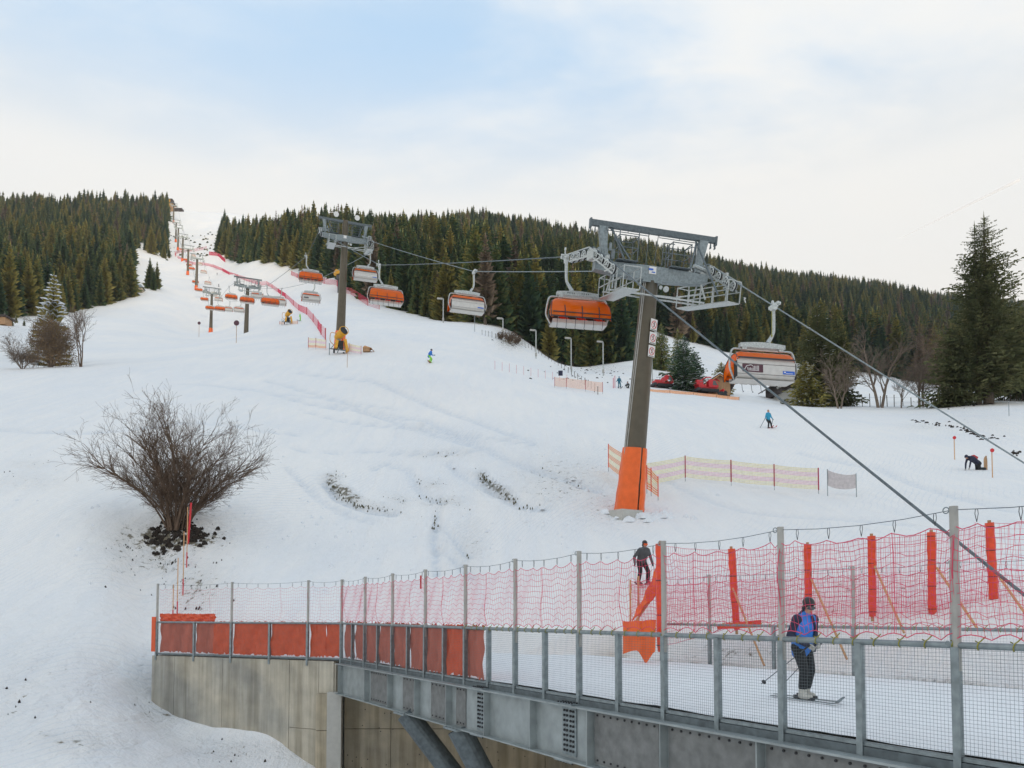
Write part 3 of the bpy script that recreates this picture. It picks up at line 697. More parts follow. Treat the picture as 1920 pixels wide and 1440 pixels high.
# tarpaulins hung behind the mesh
def sheet(name, p, q, z0, z1, nrm, m_, label, group, seed, ragged=0.05, hem=True):
    rnd = random.Random(seed); b = MB(); d = q-p; ln = d.length; nu = max(8, int(ln/0.06)); ph = rnd.uniform(0, 6); f1 = rnd.uniform(3, 6)
    tops = [z1+rnd.uniform(-ragged*0.2, ragged) for _ in range(nu+1)]; bots = [z0+rnd.uniform(-ragged*.4, ragged)*1.2 for _ in range(nu+1)]
    def fn(s, t):
        i = int(round(s*nu)); k = 0.025*math.sin(s*ln*f1+ph+t*1.5)+0.022*math.sin(s*ln*11+t*5+ph)+0.016*math.sin(s*ln*19-t*9)+.012*math.sin(t*14+s*ln*7)
        c = p+d*s-nrm*(0.06+k); return (c.x, c.y, bots[i]*(1-t)+tops[i]*t)
    b.grid(fn, nu, 14); root = thing(name, label, 'tarpaulin', tuple((p+q)/2+Vector((0, 0, z0))), group=group)
    b.build('fabric', M[m_], root, smooth=True, world=True)
    b = MB(); b.tube([Vector(fn(i/nu, 1)) for i in range(nu+1)], 0.012, 5); b.build('hem', M[m_], root, world=True)
    return root
g_ = 'tarpaulins hung inside the bridge railings'
for i, (a_, c_, m_, lb) in enumerate([(301, 366, 'old_orange', 'dusty brown-red tarpaulin in the leftmost bay of the platform railing'), (368, 401, 'old_orange', 'narrow dusty brown-red tarpaulin beside the second post from the left'),
        (400, 433, 'orange', 'short bright orange tarpaulin just left of the second tall post'), (437, 505, 'orange', 'bright orange tarpaulin right of the second tall net post from the left'),
        (508, 577, 'orange', 'smooth bright orange tarpaulin, fourth bay from the left end of the railing'), (580, 611, 'orange', 'creased bright orange tarpaulin right of the third tall post'), (610, 640, 'orange', 'bright orange tarpaulin ending at the railing corner')]):
    sheet('tarpaulin', Apt(c_), Apt(a_), 0.08, 1.29, -AN, m_, lb, g_, 30+i)
ql = ['dusty red tarpaulin just right of the railing corner', 'salmon-brown tarpaulin in the second half bay from the corner', 'dull red tarpaulin before the second net post from the corner', 'dusty red tarpaulin after the second net post from the corner',
      'reddish tarpaulin, fifth from the corner on the bridge railing', 'wrinkled salmon tarpaulin, sixth from the corner on the bridge railing', 'faded red tarpaulin, third from the open end of the row', 'brownish orange tarpaulin, second from the open end of the row', 'salmon tarpaulin at the right end of the row with snow at its foot', '']
yy = [27.1, 26.1, 25.1, 24.1, 23.1, 22.05, 21.05, 20.0, 19.0, 18.15]
for i in range(9):
    sheet('tarpaulin', NL(yy[i+1]+0.01, 0), NL(yy[i]-0.01, 0), 0.04+0.10*random.random(), 1.30, -BN, 'old_orange' if i != 7 else 'orange', ql[i], g_, 50+i, 0.07)
p_ = Apt(398)-AN*-0.02; q_ = A0
sheet('tarpaulin', p_+AN*0.1, q_+AN*0.1, 1.30, 1.60, -AN, 'orange', 'spare red-orange tarpaulin folded over the left end of the top rail', g_, 70, 0.03)
b = MB(); b.beam(A0-AN*0.05+Vector((0, 0, 0.1))+AD*0.12, A0-AN*0.05+Vector((0, 0, 1.5))+AD*0.12, 0.22, 0.04, up=AN)
tag(b.build('tarpaulin', M['orange']), 'narrow orange flap wrapped round the end post of the platform railing', 'tarpaulin', g_)

# crash mats and covered posts beyond the bridge
def covered_post(base, top, r, label, brace=None):
    root = thing('padded_post', label, 'post', tuple(base), group='posts wrapped in orange covers beyond the bridge')
    d = (top-base); n = 14; b = MB(); rr = [r*(0.93+0.14*random.random()) for _ in range(n+1)]; rr[0] *= 0.8
    pts = [base+d*(i/n)+Vector((random.uniform(-.01, .01), 0, 0)) for i in range(n+1)]
    b.tube(pts, rr, 12); b.build('cover', M['red_post'], root, smooth=True, world=True)
    b = MB(); b.tube([base-d*0.06, top+d*0.03], 0.045, 8); b.build('pole', M['wood'], root, world=True)
    b = MB()
    for k in (0.06, 0.34, 0.66, 0.95): b.tube([base+d*(k-0.004), base+d*(k+0.004)], r*1.06, 12)
    b.build('strap', M['dark'], root, world=True)
    if brace:
        b = MB(); b.tube([brace[0], brace[1]], 0.035, 6); b.build('brace', M['bamboo'], root, world=True)
    return root
posts_ = []
cp = [(1240, 1222, 1020, 25.2, 0.15, None), (1377, 1180, 1029, 24.3, 0.11, ((1374, 1103), (1433, 1248))), (1516, 1162, 1021, 23.2, 0.105, ((1521, 1085), (1588, 1236))),
      (1636, 1156, 1005, 22.0, 0.105, ((1640, 1062), (1695, 1186))), (1748, 1151, 998, 21.2, 0.11, ((1757, 1065), (1832, 1178))), (1861, 1133, 980, 20.6, 0.11, ((1864, 1068), (1922, 1150)))]
lb = ['tall orange covered post at the start of the far railing, left of all the others', 'leaning orange covered post, second from the left beyond the bridge', 'orange covered post directly behind the head of the skier on the bridge',
      'orange covered post right of the skier, before the last tall post', 'thick orange covered post left of the rightmost tall net post', 'orange covered post at the right edge beyond the net, crossed by the haul rope']
for i, (px, yb, ytp, Y, r, br) in enumerate(cp):
    bx = px+(0 if i not in (1, 5) else (4 if i == 1 else 3)); tx = px-(6 if i in (1, 5) else 2)
    base = at(bx, yb, Y); top = at(tx, ytp, Y-0.1)
    g = gz(base.x, base.y)
    if i and base.z > g: base.z = base.z
    covered_post(base, top, r, lb[i], (at(*br[0], Y-0.15), at(*br[1], Y-2.0)) if br else None); posts_.append((base, top))
def net_between(root, P0, P1, Q0, Q1, nu, nv, r, m_, wob=0.06, seed=0):
    """netting between bottom corners P0,P1 and top corners Q0,Q1"""
    rnd = random.Random(seed); ph = rnd.uniform(0, 6); b = MB(); nrm = (P1-P0).cross(Q0-P0).normalized()
    def fn(s, t):
        c = P0.lerp(P1, s).lerp(Q0.lerp(Q1, s), t); return c+nrm*wob*math.sin(s*5+ph)*math.sin(t*3)+Vector((0, 0, -wob*4*s*(1-s)*(0.6+0.5*t)+0.01*math.sin(s*23+t*9)))
    for i in range(nu+1): b.tube([fn(i/nu, j/6) for j in range(7)], r, 3, cap=False)
    for j in range(nv+1): b.tube([fn(i/12, j/nv) for i in range(13)], r*(1.8 if j in (0, nv) else 1.2), 3, cap=False)
    tag(b.build('netting', M[m_], root, world=True), kind='stuff')
rn = thing('safety_net', 'red net slung between the orange covered posts beyond the bridge', 'net', tuple(posts_[2][0]))
for i in range(len(posts_)-1):
    (b0, t0), (b1, t1) = posts_[i], posts_[i+1]
    net_between(rn, b0.lerp(t0, 0.05), b1.lerp(t1, 0.05), b0.lerp(t0, 0.99), b1.lerp(t1, 0.99), 34, 15, 0.0044, 'net', seed=i)
(b1, t1) = posts_[-1]; dv = Vector((3.0, -1.5, -0.1)); net_between(rn, b1.lerp(t1, .05), b1+dv, t1, t1+dv, 30, 15, 0.0036, 'net')
# orange crash mat at the bridge entrance
def poly_sheet(name, P4, nu, nv, m_, label, cat, group=None, wob=0.03, thick=0.03, bottom=None):
    P0, P1, Q0, Q1 = P4; nrm = (P1-P0).cross(Q0-P0).normalized(); b = MB()
    def fn(s, t, o=0):
        c = P0.lerp(P1, s).lerp(Q0.lerp(Q1, s), t)
        if bottom: c = c-Vector((0, 0, bottom(s)*(1-t)))
        return c+nrm*(o+wob*math.sin(s*14+t*2)+wob*0.6*math.sin(t*9+s*5))
    b.grid(lambda s, t: fn(s, t, 0), nu, nv); b.grid(lambda s, t: fn(1-s, t, -thick), nu, nv)
    root = thing(name, label, cat, tuple(P0.lerp(P1, .5)), group=group); b.build('fabric', M[m_], root, smooth=True, world=True)
    b = MB(); b.tube([fn(i/nu, 1, -thick/2) for i in range(nu+1)], thick*0.6, 6); b.build('hem', M[m_], root, world=True)
    return root
poly_sheet('crash_mat', (at(1168, 1218, 24.6), at(1228, 1222, 24.6), at(1168, 1166, 24.8), at(1230, 1163, 24.8)), 16, 8, 'orange_pad', 'ragged orange crash mat hanging on the corner net at the bridge entrance', 'mat',
           wob=0.04, bottom=lambda s: 0.42*max(0, 1-abs(s-0.72)*4)+0.14*max(0, 1-s*3))
poly_sheet('crash_mat', (at(1184, 1168, 26.0), at(1232, 1110, 26), at(1196, 1140, 26.2), at(1234, 1060, 26.2)), 12, 6, 'orange_pad', 'orange crash mat slung diagonally below the skier in grey', 'mat', wob=0.04)
cn = thing('safety_net', 'small red corner net on two posts below the skier in the grey jacket', 'net', tuple(at(1200, 1160, 27)))
net_between(cn, at(1183, 1166, 26.8), at(1235, 1180, 25.6), at(1183, 1090, 26.8), at(1235, 1082, 25.6), 18, 14, 0.005, 'net')
for px, y0, y1 in ((1182, 1172, 1087), (1197, 1172, 1080)):
    b = MB(); b.tube([at(px, y0, 26.9), at(px, y1, 26.9)], 0.035, 8); b.build('pole', M['bamboo'], cn, world=True)
b = MB(); b.tube([at(1190, 1168, 26.5), at(1232, 1108, 26.3)], 0.04, 8); b.build('pole', M['bamboo'], cn, world=True)
poly_sheet('crash_mat', (at(1345, 1180, 23.8), at(1428, 1176, 23.2), at(1345, 1171, 23.8), at(1427, 1163, 23.2)), 14, 3, 'red_post', 'flat dusty red mat lying behind the foot of the second orange post', 'mat', wob=0.02)

# ------------------------------------------------------------------ chairlift
KL = 0.475; CL = 27.5
LD = Vector((-KL, 1, 0)).normalized(); LP = Vector((LD.y, -LD.x, 0)); RZ = math.atan2(LP.y, LP.x); TILT = R(8.5)
def rzf(Y): return (R(3) if Y < 38 else R(11)) if Y < 60 else R(18)
GA = 3.4
def line_at(px, side, py=600):
    """point on the plan line of a rope (side -1 left, +1 right, 0 middle) seen at a pixel"""
    u, ww = ray(px, py); a = CL + side*GA*(LP.x+KL*LP.y); Y = a/(u+KL); return Vector((u*Y, Y, CAMZ+ww*Y))
bub = bpy.data.materials.new('orange_canopy'); bub.use_nodes = True
t = bub.node_tree; t.nodes.clear(); o_ = t.nodes.new('ShaderNodeOutputMaterial'); ms = t.nodes.new('ShaderNodeMixShader'); tr = t.nodes.new('ShaderNodeBsdfTransparent'); pr_ = t.nodes.new('ShaderNodeBsdfPrincipled')
tr.inputs[0].default_value = (1.0, 0.23, 0.02, 1); pr_.inputs['Base Color'].default_value = (0.98, 0.20, 0.008, 1); pr_.inputs['Roughness'].default_value = 0.12
nz = t.nodes.new('ShaderNodeTexNoise'); nz.inputs['Scale'].default_value = 1.5; mrr = t.nodes.new('ShaderNodeMapRange'); mrr.inputs[3].default_value = 0.48; mrr.inputs[4].default_value = 0.66
t.links.new(nz.outputs[0], mrr.inputs[0]); t.links.new(mrr.outputs[0], ms.inputs[0]); t.links.new(tr.outputs[0], ms.inputs[1]); t.links.new(pr_.outputs[0], ms.inputs[2]); t.links.new(ms.outputs[0], o_.inputs['Surface'])
M['canopy'] = bub

def arc(pts, n=4):
    """round the corners of a polyline"""
    out_ = [Vector(pts[0])]
    for a, b_, c in zip(pts[:-2], pts[1:-1], pts[2:]):
        a, b_, c = Vector(a), Vector(b_), Vector(c); p = b_+(a-b_)*0.5*min(1, .7); q = b_+(c-b_)*0.35
        p = b_+(a-b_)*0.35
        for i in range(n+1):
            k = i/n; out_.append(p*(1-k)**2+b_*2*k*(1-k)+q*k*k)
    out_.append(Vector(pts[-1])); return out_
CX = 0.65
def chair_meshes():
    D = {}
    b = MB(); b.box((0, 0, 0), (0.16, 0.62, 0.16)); b.box((0.0, 0.1, -0.13), (0.22, 0.34, 0.2)); b.tube([(0, .05, .02), (-.12, -.1, .22), (-.16, -.28, .34)], 0.045, 6); b.box((-0.1, 0.24, 0.1), (0.1, 0.3, 0.1))
    b.cyl((-.16, -.3, .36), (1, 0, 0), 0.09, 0.07, 10); b.cyl((-.26, .22, .10), (1, 0, 0), 0.09, 0.07, 10); b.cyl((-.26, -.1, .10), (1, 0, 0), 0.05, 0.2, 8); D['grip'] = b.mesh('grip', M['frost'])
    b = MB(); b.tube(arc([(-.02, 0, -.1), (-.04, 0, -1.0), (-.02, 0, -1.45), (.32, 0, -1.98)]), [.10, .095, .09, .085, .085, .085, .085, .085, .085, .09, .10, .12][:12], 8); D['hanger'] = b.mesh('hanger', M['light_metal'])
    b = MB(); n = 10; vs_ = []
    for i in range(n+1):
        s = -1+2*i/n; x = CX+1.27*s; h = 0.13-0.09*abs(s)**1.5
        for y in (-.12, .12): vs_ += [(x, y, -2.12+h), (x, y, -2.30)]
    fs = []
    for i in range(n):
        a = i*4; c = a+4; fs += [(a, c, c+1, a+1), (a+2, a+3, c+3, c+2), (a, a+2, c+2, c), (a+1, c+1, c+3, a+3)]
    fs += [(0, 1, 3, 2), (n*4, n*4+2, n*4+3, n*4+1)]; b.add(vs_, fs)
    for s in (-.9, .9): b.box((CX+s*1.15, 0, -2.34), (.26, .2, .16))
    D['top_frame'] = b.mesh('top_frame', M['light_metal'])
    b = MB()
    for s in (-.62, -.5, -.36, -.24, .24, .36, .5, .62): b.cyl((CX+s, -.122, -2.14), (0, 1, 0), 0.035, 0.012, 8)
    D['bolt_hole'] = b.mesh('bolt_hole', M['dark'])
    b = MB(); b.tube([(CX-1.2, 0, -2.40), (CX+1.2, 0, -2.40)], 0.045, 8); D['cross_tube'] = b.mesh('cross_tube', M['shell'])
    for s, nm in ((-1, 'a'), (1, 'b')):
        b = MB(); b.tube(arc([(CX+s*1.15, 0, -2.38), (CX+s*1.72, 0, -2.38), (CX+s*1.86, .05, -3.05), (CX+s*1.90, .12, -3.45), (CX+s*1.62, .05, -4.02), (CX+s*1.5, -.1, -4.0)]), 0.055, 8); D['side_frame'+nm] = b.mesh('side_frame', M['light_metal'])
    b = MB()
    prof = [(.50, -2.98), (.38, -2.70), (.12, -2.56), (-.22, -2.56), (-.55, -2.70), (-.80, -3.0), (-.90, -3.40), (-.86, -3.84)]
    hw = [1.60, 1.58, 1.56, 1.58, 1.64, 1.72, 1.77, 1.78]
    nx = 16; vs_ = []
    for (y, z), h in zip(prof, hw):
        for i in range(nx+1):
            s = -1+2*i/nx; e = max(0, abs(s)-0.86)/0.14; vs_.append((CX+h*s*(1 if e == 0 else 1), y+0.12*e*e*(0.6 if y < 0 else -0.6), z-0.10*e*e))
    b.add(vs_, [(j*(nx+1)+i, j*(nx+1)+i+1, (j+1)*(nx+1)+i+1, (j+1)*(nx+1)+i) for j in range(len(prof)-1) for i in range(nx)])
    for s in (-1, 1):
        c = (CX+s*1.74, -.15, -3.45); ring = [(CX+s*h, y+(.07 if y < 0 else -.07), z-.1) for (y, z), h in zip(prof, hw)]
        b.add([c]+ring, [(0, i+1, i+2) for i in range(len(ring)-1)])
    D['canopy'] = b.mesh('canopy', M['canopy'], True)
    b = MB()
    for j in (0, 7):
        y, z = prof[j]; b.beam((CX-hw[j], y, z), (CX+hw[j], y, z), .05, .07)
    for s in (-1, 1): b.tube([(CX+s*(h+.01), y+(.08 if y < 0 else -.08), z-.1) for (y, z), h in zip(prof, hw)], .022, 5)
    for x in (-1.0, 0.02, 1.03):
        b.tube([(CX+x, -.55, -2.98), (CX+x, -.86, -3.2), (CX+x, -.98, -3.66), (CX+x, -.9, -3.95)], .028, 5)
    b.tube([(CX-1.7, -.9, -3.6), (CX+1.7, -.9, -3.6)], .03, 6); D['restraint_bar'] = b.mesh('restraint_bar', M['dark'])
    # seat shell: back in three bands, seat pan with six scoops
    b = MB()
    for z0, z1, y0, y1 in ((-2.98, -3.26, .40, .43), (-3.29, -3.78, .44, .42), (-3.81, -4.03, .42, .24)):
        b.add([(CX-1.62, y0, z0), (CX+1.62, y0, z0), (CX+1.64, y1, z1), (CX-1.64, y1, z1), (CX-1.62, y0-.05, z0), (CX+1.62, y0-.05, z0), (CX+1.64, y1-.05, z1), (CX-1.64, y1-.05, z1)],
              [(0, 1, 2, 3), (5, 4, 7, 6), (0, 4, 5, 1), (3, 2, 6, 7), (1, 5, 6, 2), (0, 3, 7, 4)])
    D['back_shell'] = b.mesh('back_shell', M['shell'])
    b = MB()
    def pan(s, t_):
        x = -1.64+3.28*s; k = (s*6) % 1.0; e = min(k, 1-k)
        return (CX+x, .40-.86*t_-.02*(e > .1), -3.99+(.14*max(0, t_-.6)/.4 if t_ > .6 else 0)*1.0-(.05 if e < .08 else 0)*(t_ > .4)-.0)
    b.grid(pan, 36, 5); b.grid(lambda s, t_: (CX-1.64+3.28*s, -.46-.02*t_, -3.85-.20*t_-(.04 if min((s*6) % 1, 1-(s*6) % 1) > .08 else 0)*t_), 36, 1); b.grid(lambda s, t_: (CX-1.64+3.28*s, -.48+.86*t_, -4.06+.0*t_), 6, 1)
    D['seat_shell'] = b.mesh('seat_shell', M['shell'])
    for col in ('seat_red', 'dark'):
        b = MB(); b.box((0, .33, -3.42), (.46, .09, .78)); b.box((0, -.02, -3.93), (.46, .6, .08)); b.box((0, -.30, -3.80), (.40, .06, .12)); D['cushion_'+col] = b.mesh('seat_cushion', M[col])
    b = MB(); b.tube([(0, -.88, -3.9), (0, -.80, -4.3), (.02, -.62, -4.42), (.1, -.6, -4.45)], .014, 4, cap=False); D['footrest'] = b.mesh('footrest', M['dark'])
    b = MB(); b.tube([(.12, .1, -.3), (.14, .1, -1.5)], .016, 5); b.box((.14, .1, -1.6), (.06, .06, .12)); D['release_rod'] = b.mesh('release_rod', M['yellow_cord'])
    b = MB()
    for s in (-1, 1): b.box((CX+s*1.66, .30, -3.55), (.04, .30, .8))
    D['side_trim'] = b.mesh('side_trim', M['black'])
    return D
CM = chair_meshes()
def chair(loc, facing_down, label, lod=0):
    root = thing('chairlift_chair', label, 'lift chair', tuple(loc), (0, 0, rzf(loc[1])+(0 if facing_down else math.pi)), 'chairs hanging on the chairlift')
    names = ['grip', 'hanger', 'top_frame', 'cross_tube', 'canopy', 'restraint_bar', 'back_shell', 'seat_shell', 'side_frame']
    link('grip', CM['grip'], root); link('hanger', CM['hanger'], root); link('top_frame', CM['top_frame'], root)
    link('side_frame', CM['side_framea'], root); link('side_frame', CM['side_frameb'], root)
    link('canopy', CM['canopy'], root); link('back_shell', CM['back_shell'], root); link('seat_shell', CM['seat_shell'], root)
    link('restraint_bar', CM['restraint_bar'], root)
    if lod < 2:
        link('cross_tube', CM['cross_tube'], root); link('side_trim', CM['side_trim'], root)
        cols = ['dark', 'seat_red', 'dark', 'seat_red', 'dark', 'seat_red'] if facing_down else ['dark']*6
        for i in range(6):
            o = link('seat_cushion', CM['cushion_'+cols[i]], root); o.location = (CX-1.35+.54*i, 0, 0)
    if lod < 1 or not facing_down and lod < 2:
        for i in range(6):
            o = link('footrest', CM['footrest'], root); o.location = (CX-1.45+.54*i, 0, 0)
        o = link('bolt_hole', CM['bolt_hole'], root); o['kind'] = 'stuff'
        link('release_rod', CM['release_rod'], root)
    return root

def head_meshes():
    D = {}
    b = MB(); n = 12; vs_ = []
    for i in range(n+1):
        s = -1+2*i/n; x = 3.3*s; h0 = .38-.10*abs(s); h1 = -.40+.20*abs(s)**2
        for y in (-.30, .30): vs_ += [(x, y, h0), (x, y, h1)]
    fs = []
    for i in range(n):
        a = i*4; c = a+4; fs += [(a, a+1, c+1, c), (a+2, c+2, c+3, a+3), (a, c, c+2, a+2), (a+1, a+3, c+3, c+1)]
    fs += [(0, 2, 3, 1), (n*4, n*4+1, n*4+3, n*4+2)]; b.add(vs_, fs)
    for s in (-1, 1): b.cyl((s*1.05, -.305, .08), (0, 1, 0), .06, .02, 8)
    b.box((0, 0, -.5), (1.1, .9, .12)); D['crossarm'] = b.mesh('crossarm', M['galv'])
    b = MB(); b.beam((-3.7, 0, 2.30), (3.7, 0, 2.30), .26, .30)
    for s in (-1, 1):
        b.box((s*3.68, 0, 2.26), (.10, .3, .5)); 
        for x in (3.66, 3.4): b.box((s*x, 0, 1.98), (.05, .2, .32), taper=0.4)
    for x0, x1 in ((-2.8, -.35), (.25, 2.6)):
        for y in (-.25, ):
            b.tube([(x0, y, 2.15), (x0, y, 1.93), (x1, y, 1.93), (x1, y, 2.15)], .022, 4)
            b.tube([((x0+x1)/2, y, 2.15), ((x0+x1)/2, y, 1.93)], .02, 4)
    D['gantry_beam'] = b.mesh('gantry_beam', M['galv_dark'])
    for s, nm in ((-1, 'l'), (1, 'r')):
        b = MB()
        for y in (-.16, .16):
            b.add([(s*3.2, y, 2.16), (s*2.7, y, 2.16), (s*2.62, y, .40), (s*2.90, y, .40), (s*3.2, y+.02, 2.16), (s*2.7, y+.02, 2.16), (s*2.62, y+.02, .40), (s*2.90, y+.02, .40)],
                  [(0, 1, 2, 3), (4, 7, 6, 5), (0, 3, 7, 4), (1, 5, 6, 2)])
        b.add([(s*3.2, -.16, 2.16), (s*3.2, .18, 2.16), (s*2.90, .18, .40), (s*2.90, -.16, .40), (s*2.7, -.16, 2.16), (s*2.7, .18, 2.16), (s*2.62, .18, .40), (s*2.62, -.16, .40)], [(0, 1, 2, 3), (4, 7, 6, 5)])
        D['gantry_leg'+nm] = b.mesh('gantry_leg', M['galv'])
        b = MB(); b.tube([(s*2.55, 0, 2.2), (s*1.75, -1.5, .15)], .045, 6); b.tube([(s*2.45, 0, 2.2), (s*3.1, -2.3, -1.3)] if s > 0 else [(s*2.45, 0, 2.2), (s*2.0, -1.4, .1)], .05, 6); b.tube([(s*2.6, .1, 2.1), (s*2.9, .9, 1.1)], .035, 5)
        D['brace'+nm] = b.mesh('brace', M['galv_dark'])
        # sheave train: frame and wheels
        b = MB(); sl = -0.62
        for x in (-.13, .13):
            b.beam((s*3.4+x, -2.5, -.30+2.5*sl), (s*3.4+x, 0, -.30), .04, .08); b.beam((s*3.4+x, 0, -.30), (s*3.4+x, 2.5, 0), .04, .08)
            for k in range(4):
                y = -2.05+k*1.36; z = -.12+(sl*-y if y < 0 else -y*sl*.2); z = -.12+(y*.62 if y < 0 else y*.12)
                b.beam((s*3.4+x, y-.4, z-.14), (s*3.4+x, y+.4, z-.14), .03, .09)
        b.box((s*3.4, 0, -.25), (.34, .7, .5)); b.tube([(s*2.4, 0, -.1), (s*3.4, 0, -.25)], .12, 8)
        b.beam((s*3.66, -2.7, -1.5), (s*3.66, 0, .12), .05, .05); b.beam((s*3.66, 0, .12), (s*3.66, 2.7, .40), .05, .05); b.box((s*3.4, 1.9, .35), (.12, .5, .16)); b.box((s*3.4, -1.6, -.85), (.14, .3, .3))
        D['sheave_frame'+nm] = b.mesh('sheave_frame', M['light_metal'])
        b = MB(); x0, x1 = (-2.3, -1.35) if s < 0 else (3.0, 3.85); zc_ = -1.15
        b.add([(x0, -2.4, zc_-.45), (x1, -2.4, zc_-.45), (x1, 2.2, zc_+.1), (x0, 2.2, zc_+.1), (x0, -2.4, zc_-.51), (x1, -2.4, zc_-.51), (x1, 2.2, zc_+.04), (x0, 2.2, zc_+.04)], [(0, 1, 2, 3), (4, 7, 6, 5), (0, 4, 5, 1), (2, 6, 7, 3), (1, 5, 6, 2), (0, 3, 7, 4)])
        def zz(y): return zc_-.17+(y)*.12
        for x in (x0, x1):
            for y in (-2.4, -1.2, 0, 1.1, 2.2): b.beam((x, y, zz(y)), (x, y, zz(y)+1.15), .05, .05)
            for h in (.6, 1.13): b.beam((x, -2.4, zz(-2.4)+h), (x, 2.2, zz(2.2)+h), .045, .045)
        for y in (-2.4, 2.2): b.beam((x0, y, zz(y)+1.13), (x1, y, zz(y)+1.13), .045, .045)
        b.beam((x0, -.5, zc_), (x0*.95, -.2, -.3), .08, .08); b.beam((x0, .6, zc_), (x0*.95, .2, -.3), .08, .08)
        D['walkway'+nm] = b.mesh('walkway', M['light_metal'])
        b = MB(); cxx = s*1.55
        for x in (cxx-.55, cxx+.55):
            for y in (-.5, .5): b.beam((x, y, .4), (x, y, 1.75 if s > 0 else 2.0), .045, .045)
        for h in (1.1, 1.72):
            for y in (-.5, .5): b.beam((cxx-.55, y, h), (cxx+.55, y, h), .04, .04)
            for x in (cxx-.55, cxx+.55): b.beam((x, -.5, h), (x, .5, h), .04, .04)
        if s > 0:
            for h in (.75, 1.1, 1.6): b.beam((.45, -.45, h), (1.1, -.5, h), .035, .035)
            b.beam((.45, -.45, .4), (.45, -.45, 1.6), .04, .04); b.beam((.8, -.45, .4), (.8, -.45, 1.6), .04, .04)
            b.tube([(2.1, .5, 1.7), (2.5, .5, 1.95), (3.1, .5, 1.95), (3.1, .5, .5)], .025, 4); b.tube([(2.1, .5, 1.0), (3.1, .5, 1.0)], .025, 4)
        b.box((cxx, 0, .42), (1.2, 1.1, .05)); D['cage'+nm] = b.mesh('cage', M['galv_dark'])
    b = MB(); sl = .23
    b.cyl((0, 0, 0), (1, 0, 0), .27, .10, 16); D['wheel'] = b.mesh('wheel', M['black'])
    b = MB()
    ring = [(0, .225*math.cos(k*math.pi/8), .225*math.sin(k*math.pi/8)) for k in range(17)]
    for x in (-.06, .06):
        b.tube([(x, p[1], p[2]) for p in ring], .036, 5); b.cyl((x, 0, 0), (1, 0, 0), .07, .05, 8)
        for k in range(5): a = k*2*math.pi/5; b.beam((x, 0, 0), (x, .19*math.cos(a), .19*math.sin(a)), .03, .05)
    D['rim'] = b.mesh('rim', M['frost'])
    b = MB()
    for y, z in ((-.8, -1.35), (.3, -1.2)): b.beam((-2.6, y, z), (3.0, y, z-.05), .10, .07)
    b.beam((-2.3, -.8, -1.35), (2.0, .3, -1.0), .06, .06); b.beam((1.3, -.8, -1.3), (2.9, -.6, -.9), .07, .07)
    b.cyl((.85, -.4, -.82), (.3, 1, 0), .16, .1, 12); b.cyl((.55, -.35, -.75), (.3, 1, 0), .10, .1, 12); D['catwalk'] = b.mesh('catwalk', M['light_metal'])
    b = MB()
    for x in (-.25, .22): b.tube([(x, .2, .4), (x*1.2+.02, 0, 2.25)], .022, 5)
    D['cable'] = b.mesh('cable', M['galv_dark'])
    b = MB(); b.box((0, -.325, .12), (.42, .02, .40)); D['number_plate'] = b.mesh('number_plate', M['white'])
    b = MB()
    for x in (-3.1, -2.7, -2.3): b.box((x, -.1, .75), (.18, .2, .5))
    b.box((-2.5, -.2, 1.1), (.14, .14, .4)); D['junction_box'] = b.mesh('junction_box', M['galv'])
    return D
HM = head_meshes()
def train_pts(root, H, s):
    """rope points over a sheave train, far end first (world)"""
    Mx = root.matrix_basis if False else Matrix.Translation(root.location) @ root.rotation_euler.to_matrix().to_4x4()
    o = []
    A_t = R(14) if root.location.y < 60 else 0.0
    for k in range(7):
        y = 2.35-k*0.78; z = -.12+(y*.62 if y < 0 else y*.12)+.29+(.85 if s < 0 else .80)
        o.append(Mx @ Vector((s*3.4-math.sin(A_t)*y, y*math.cos(A_t), H+z)))
    return o
towers = []
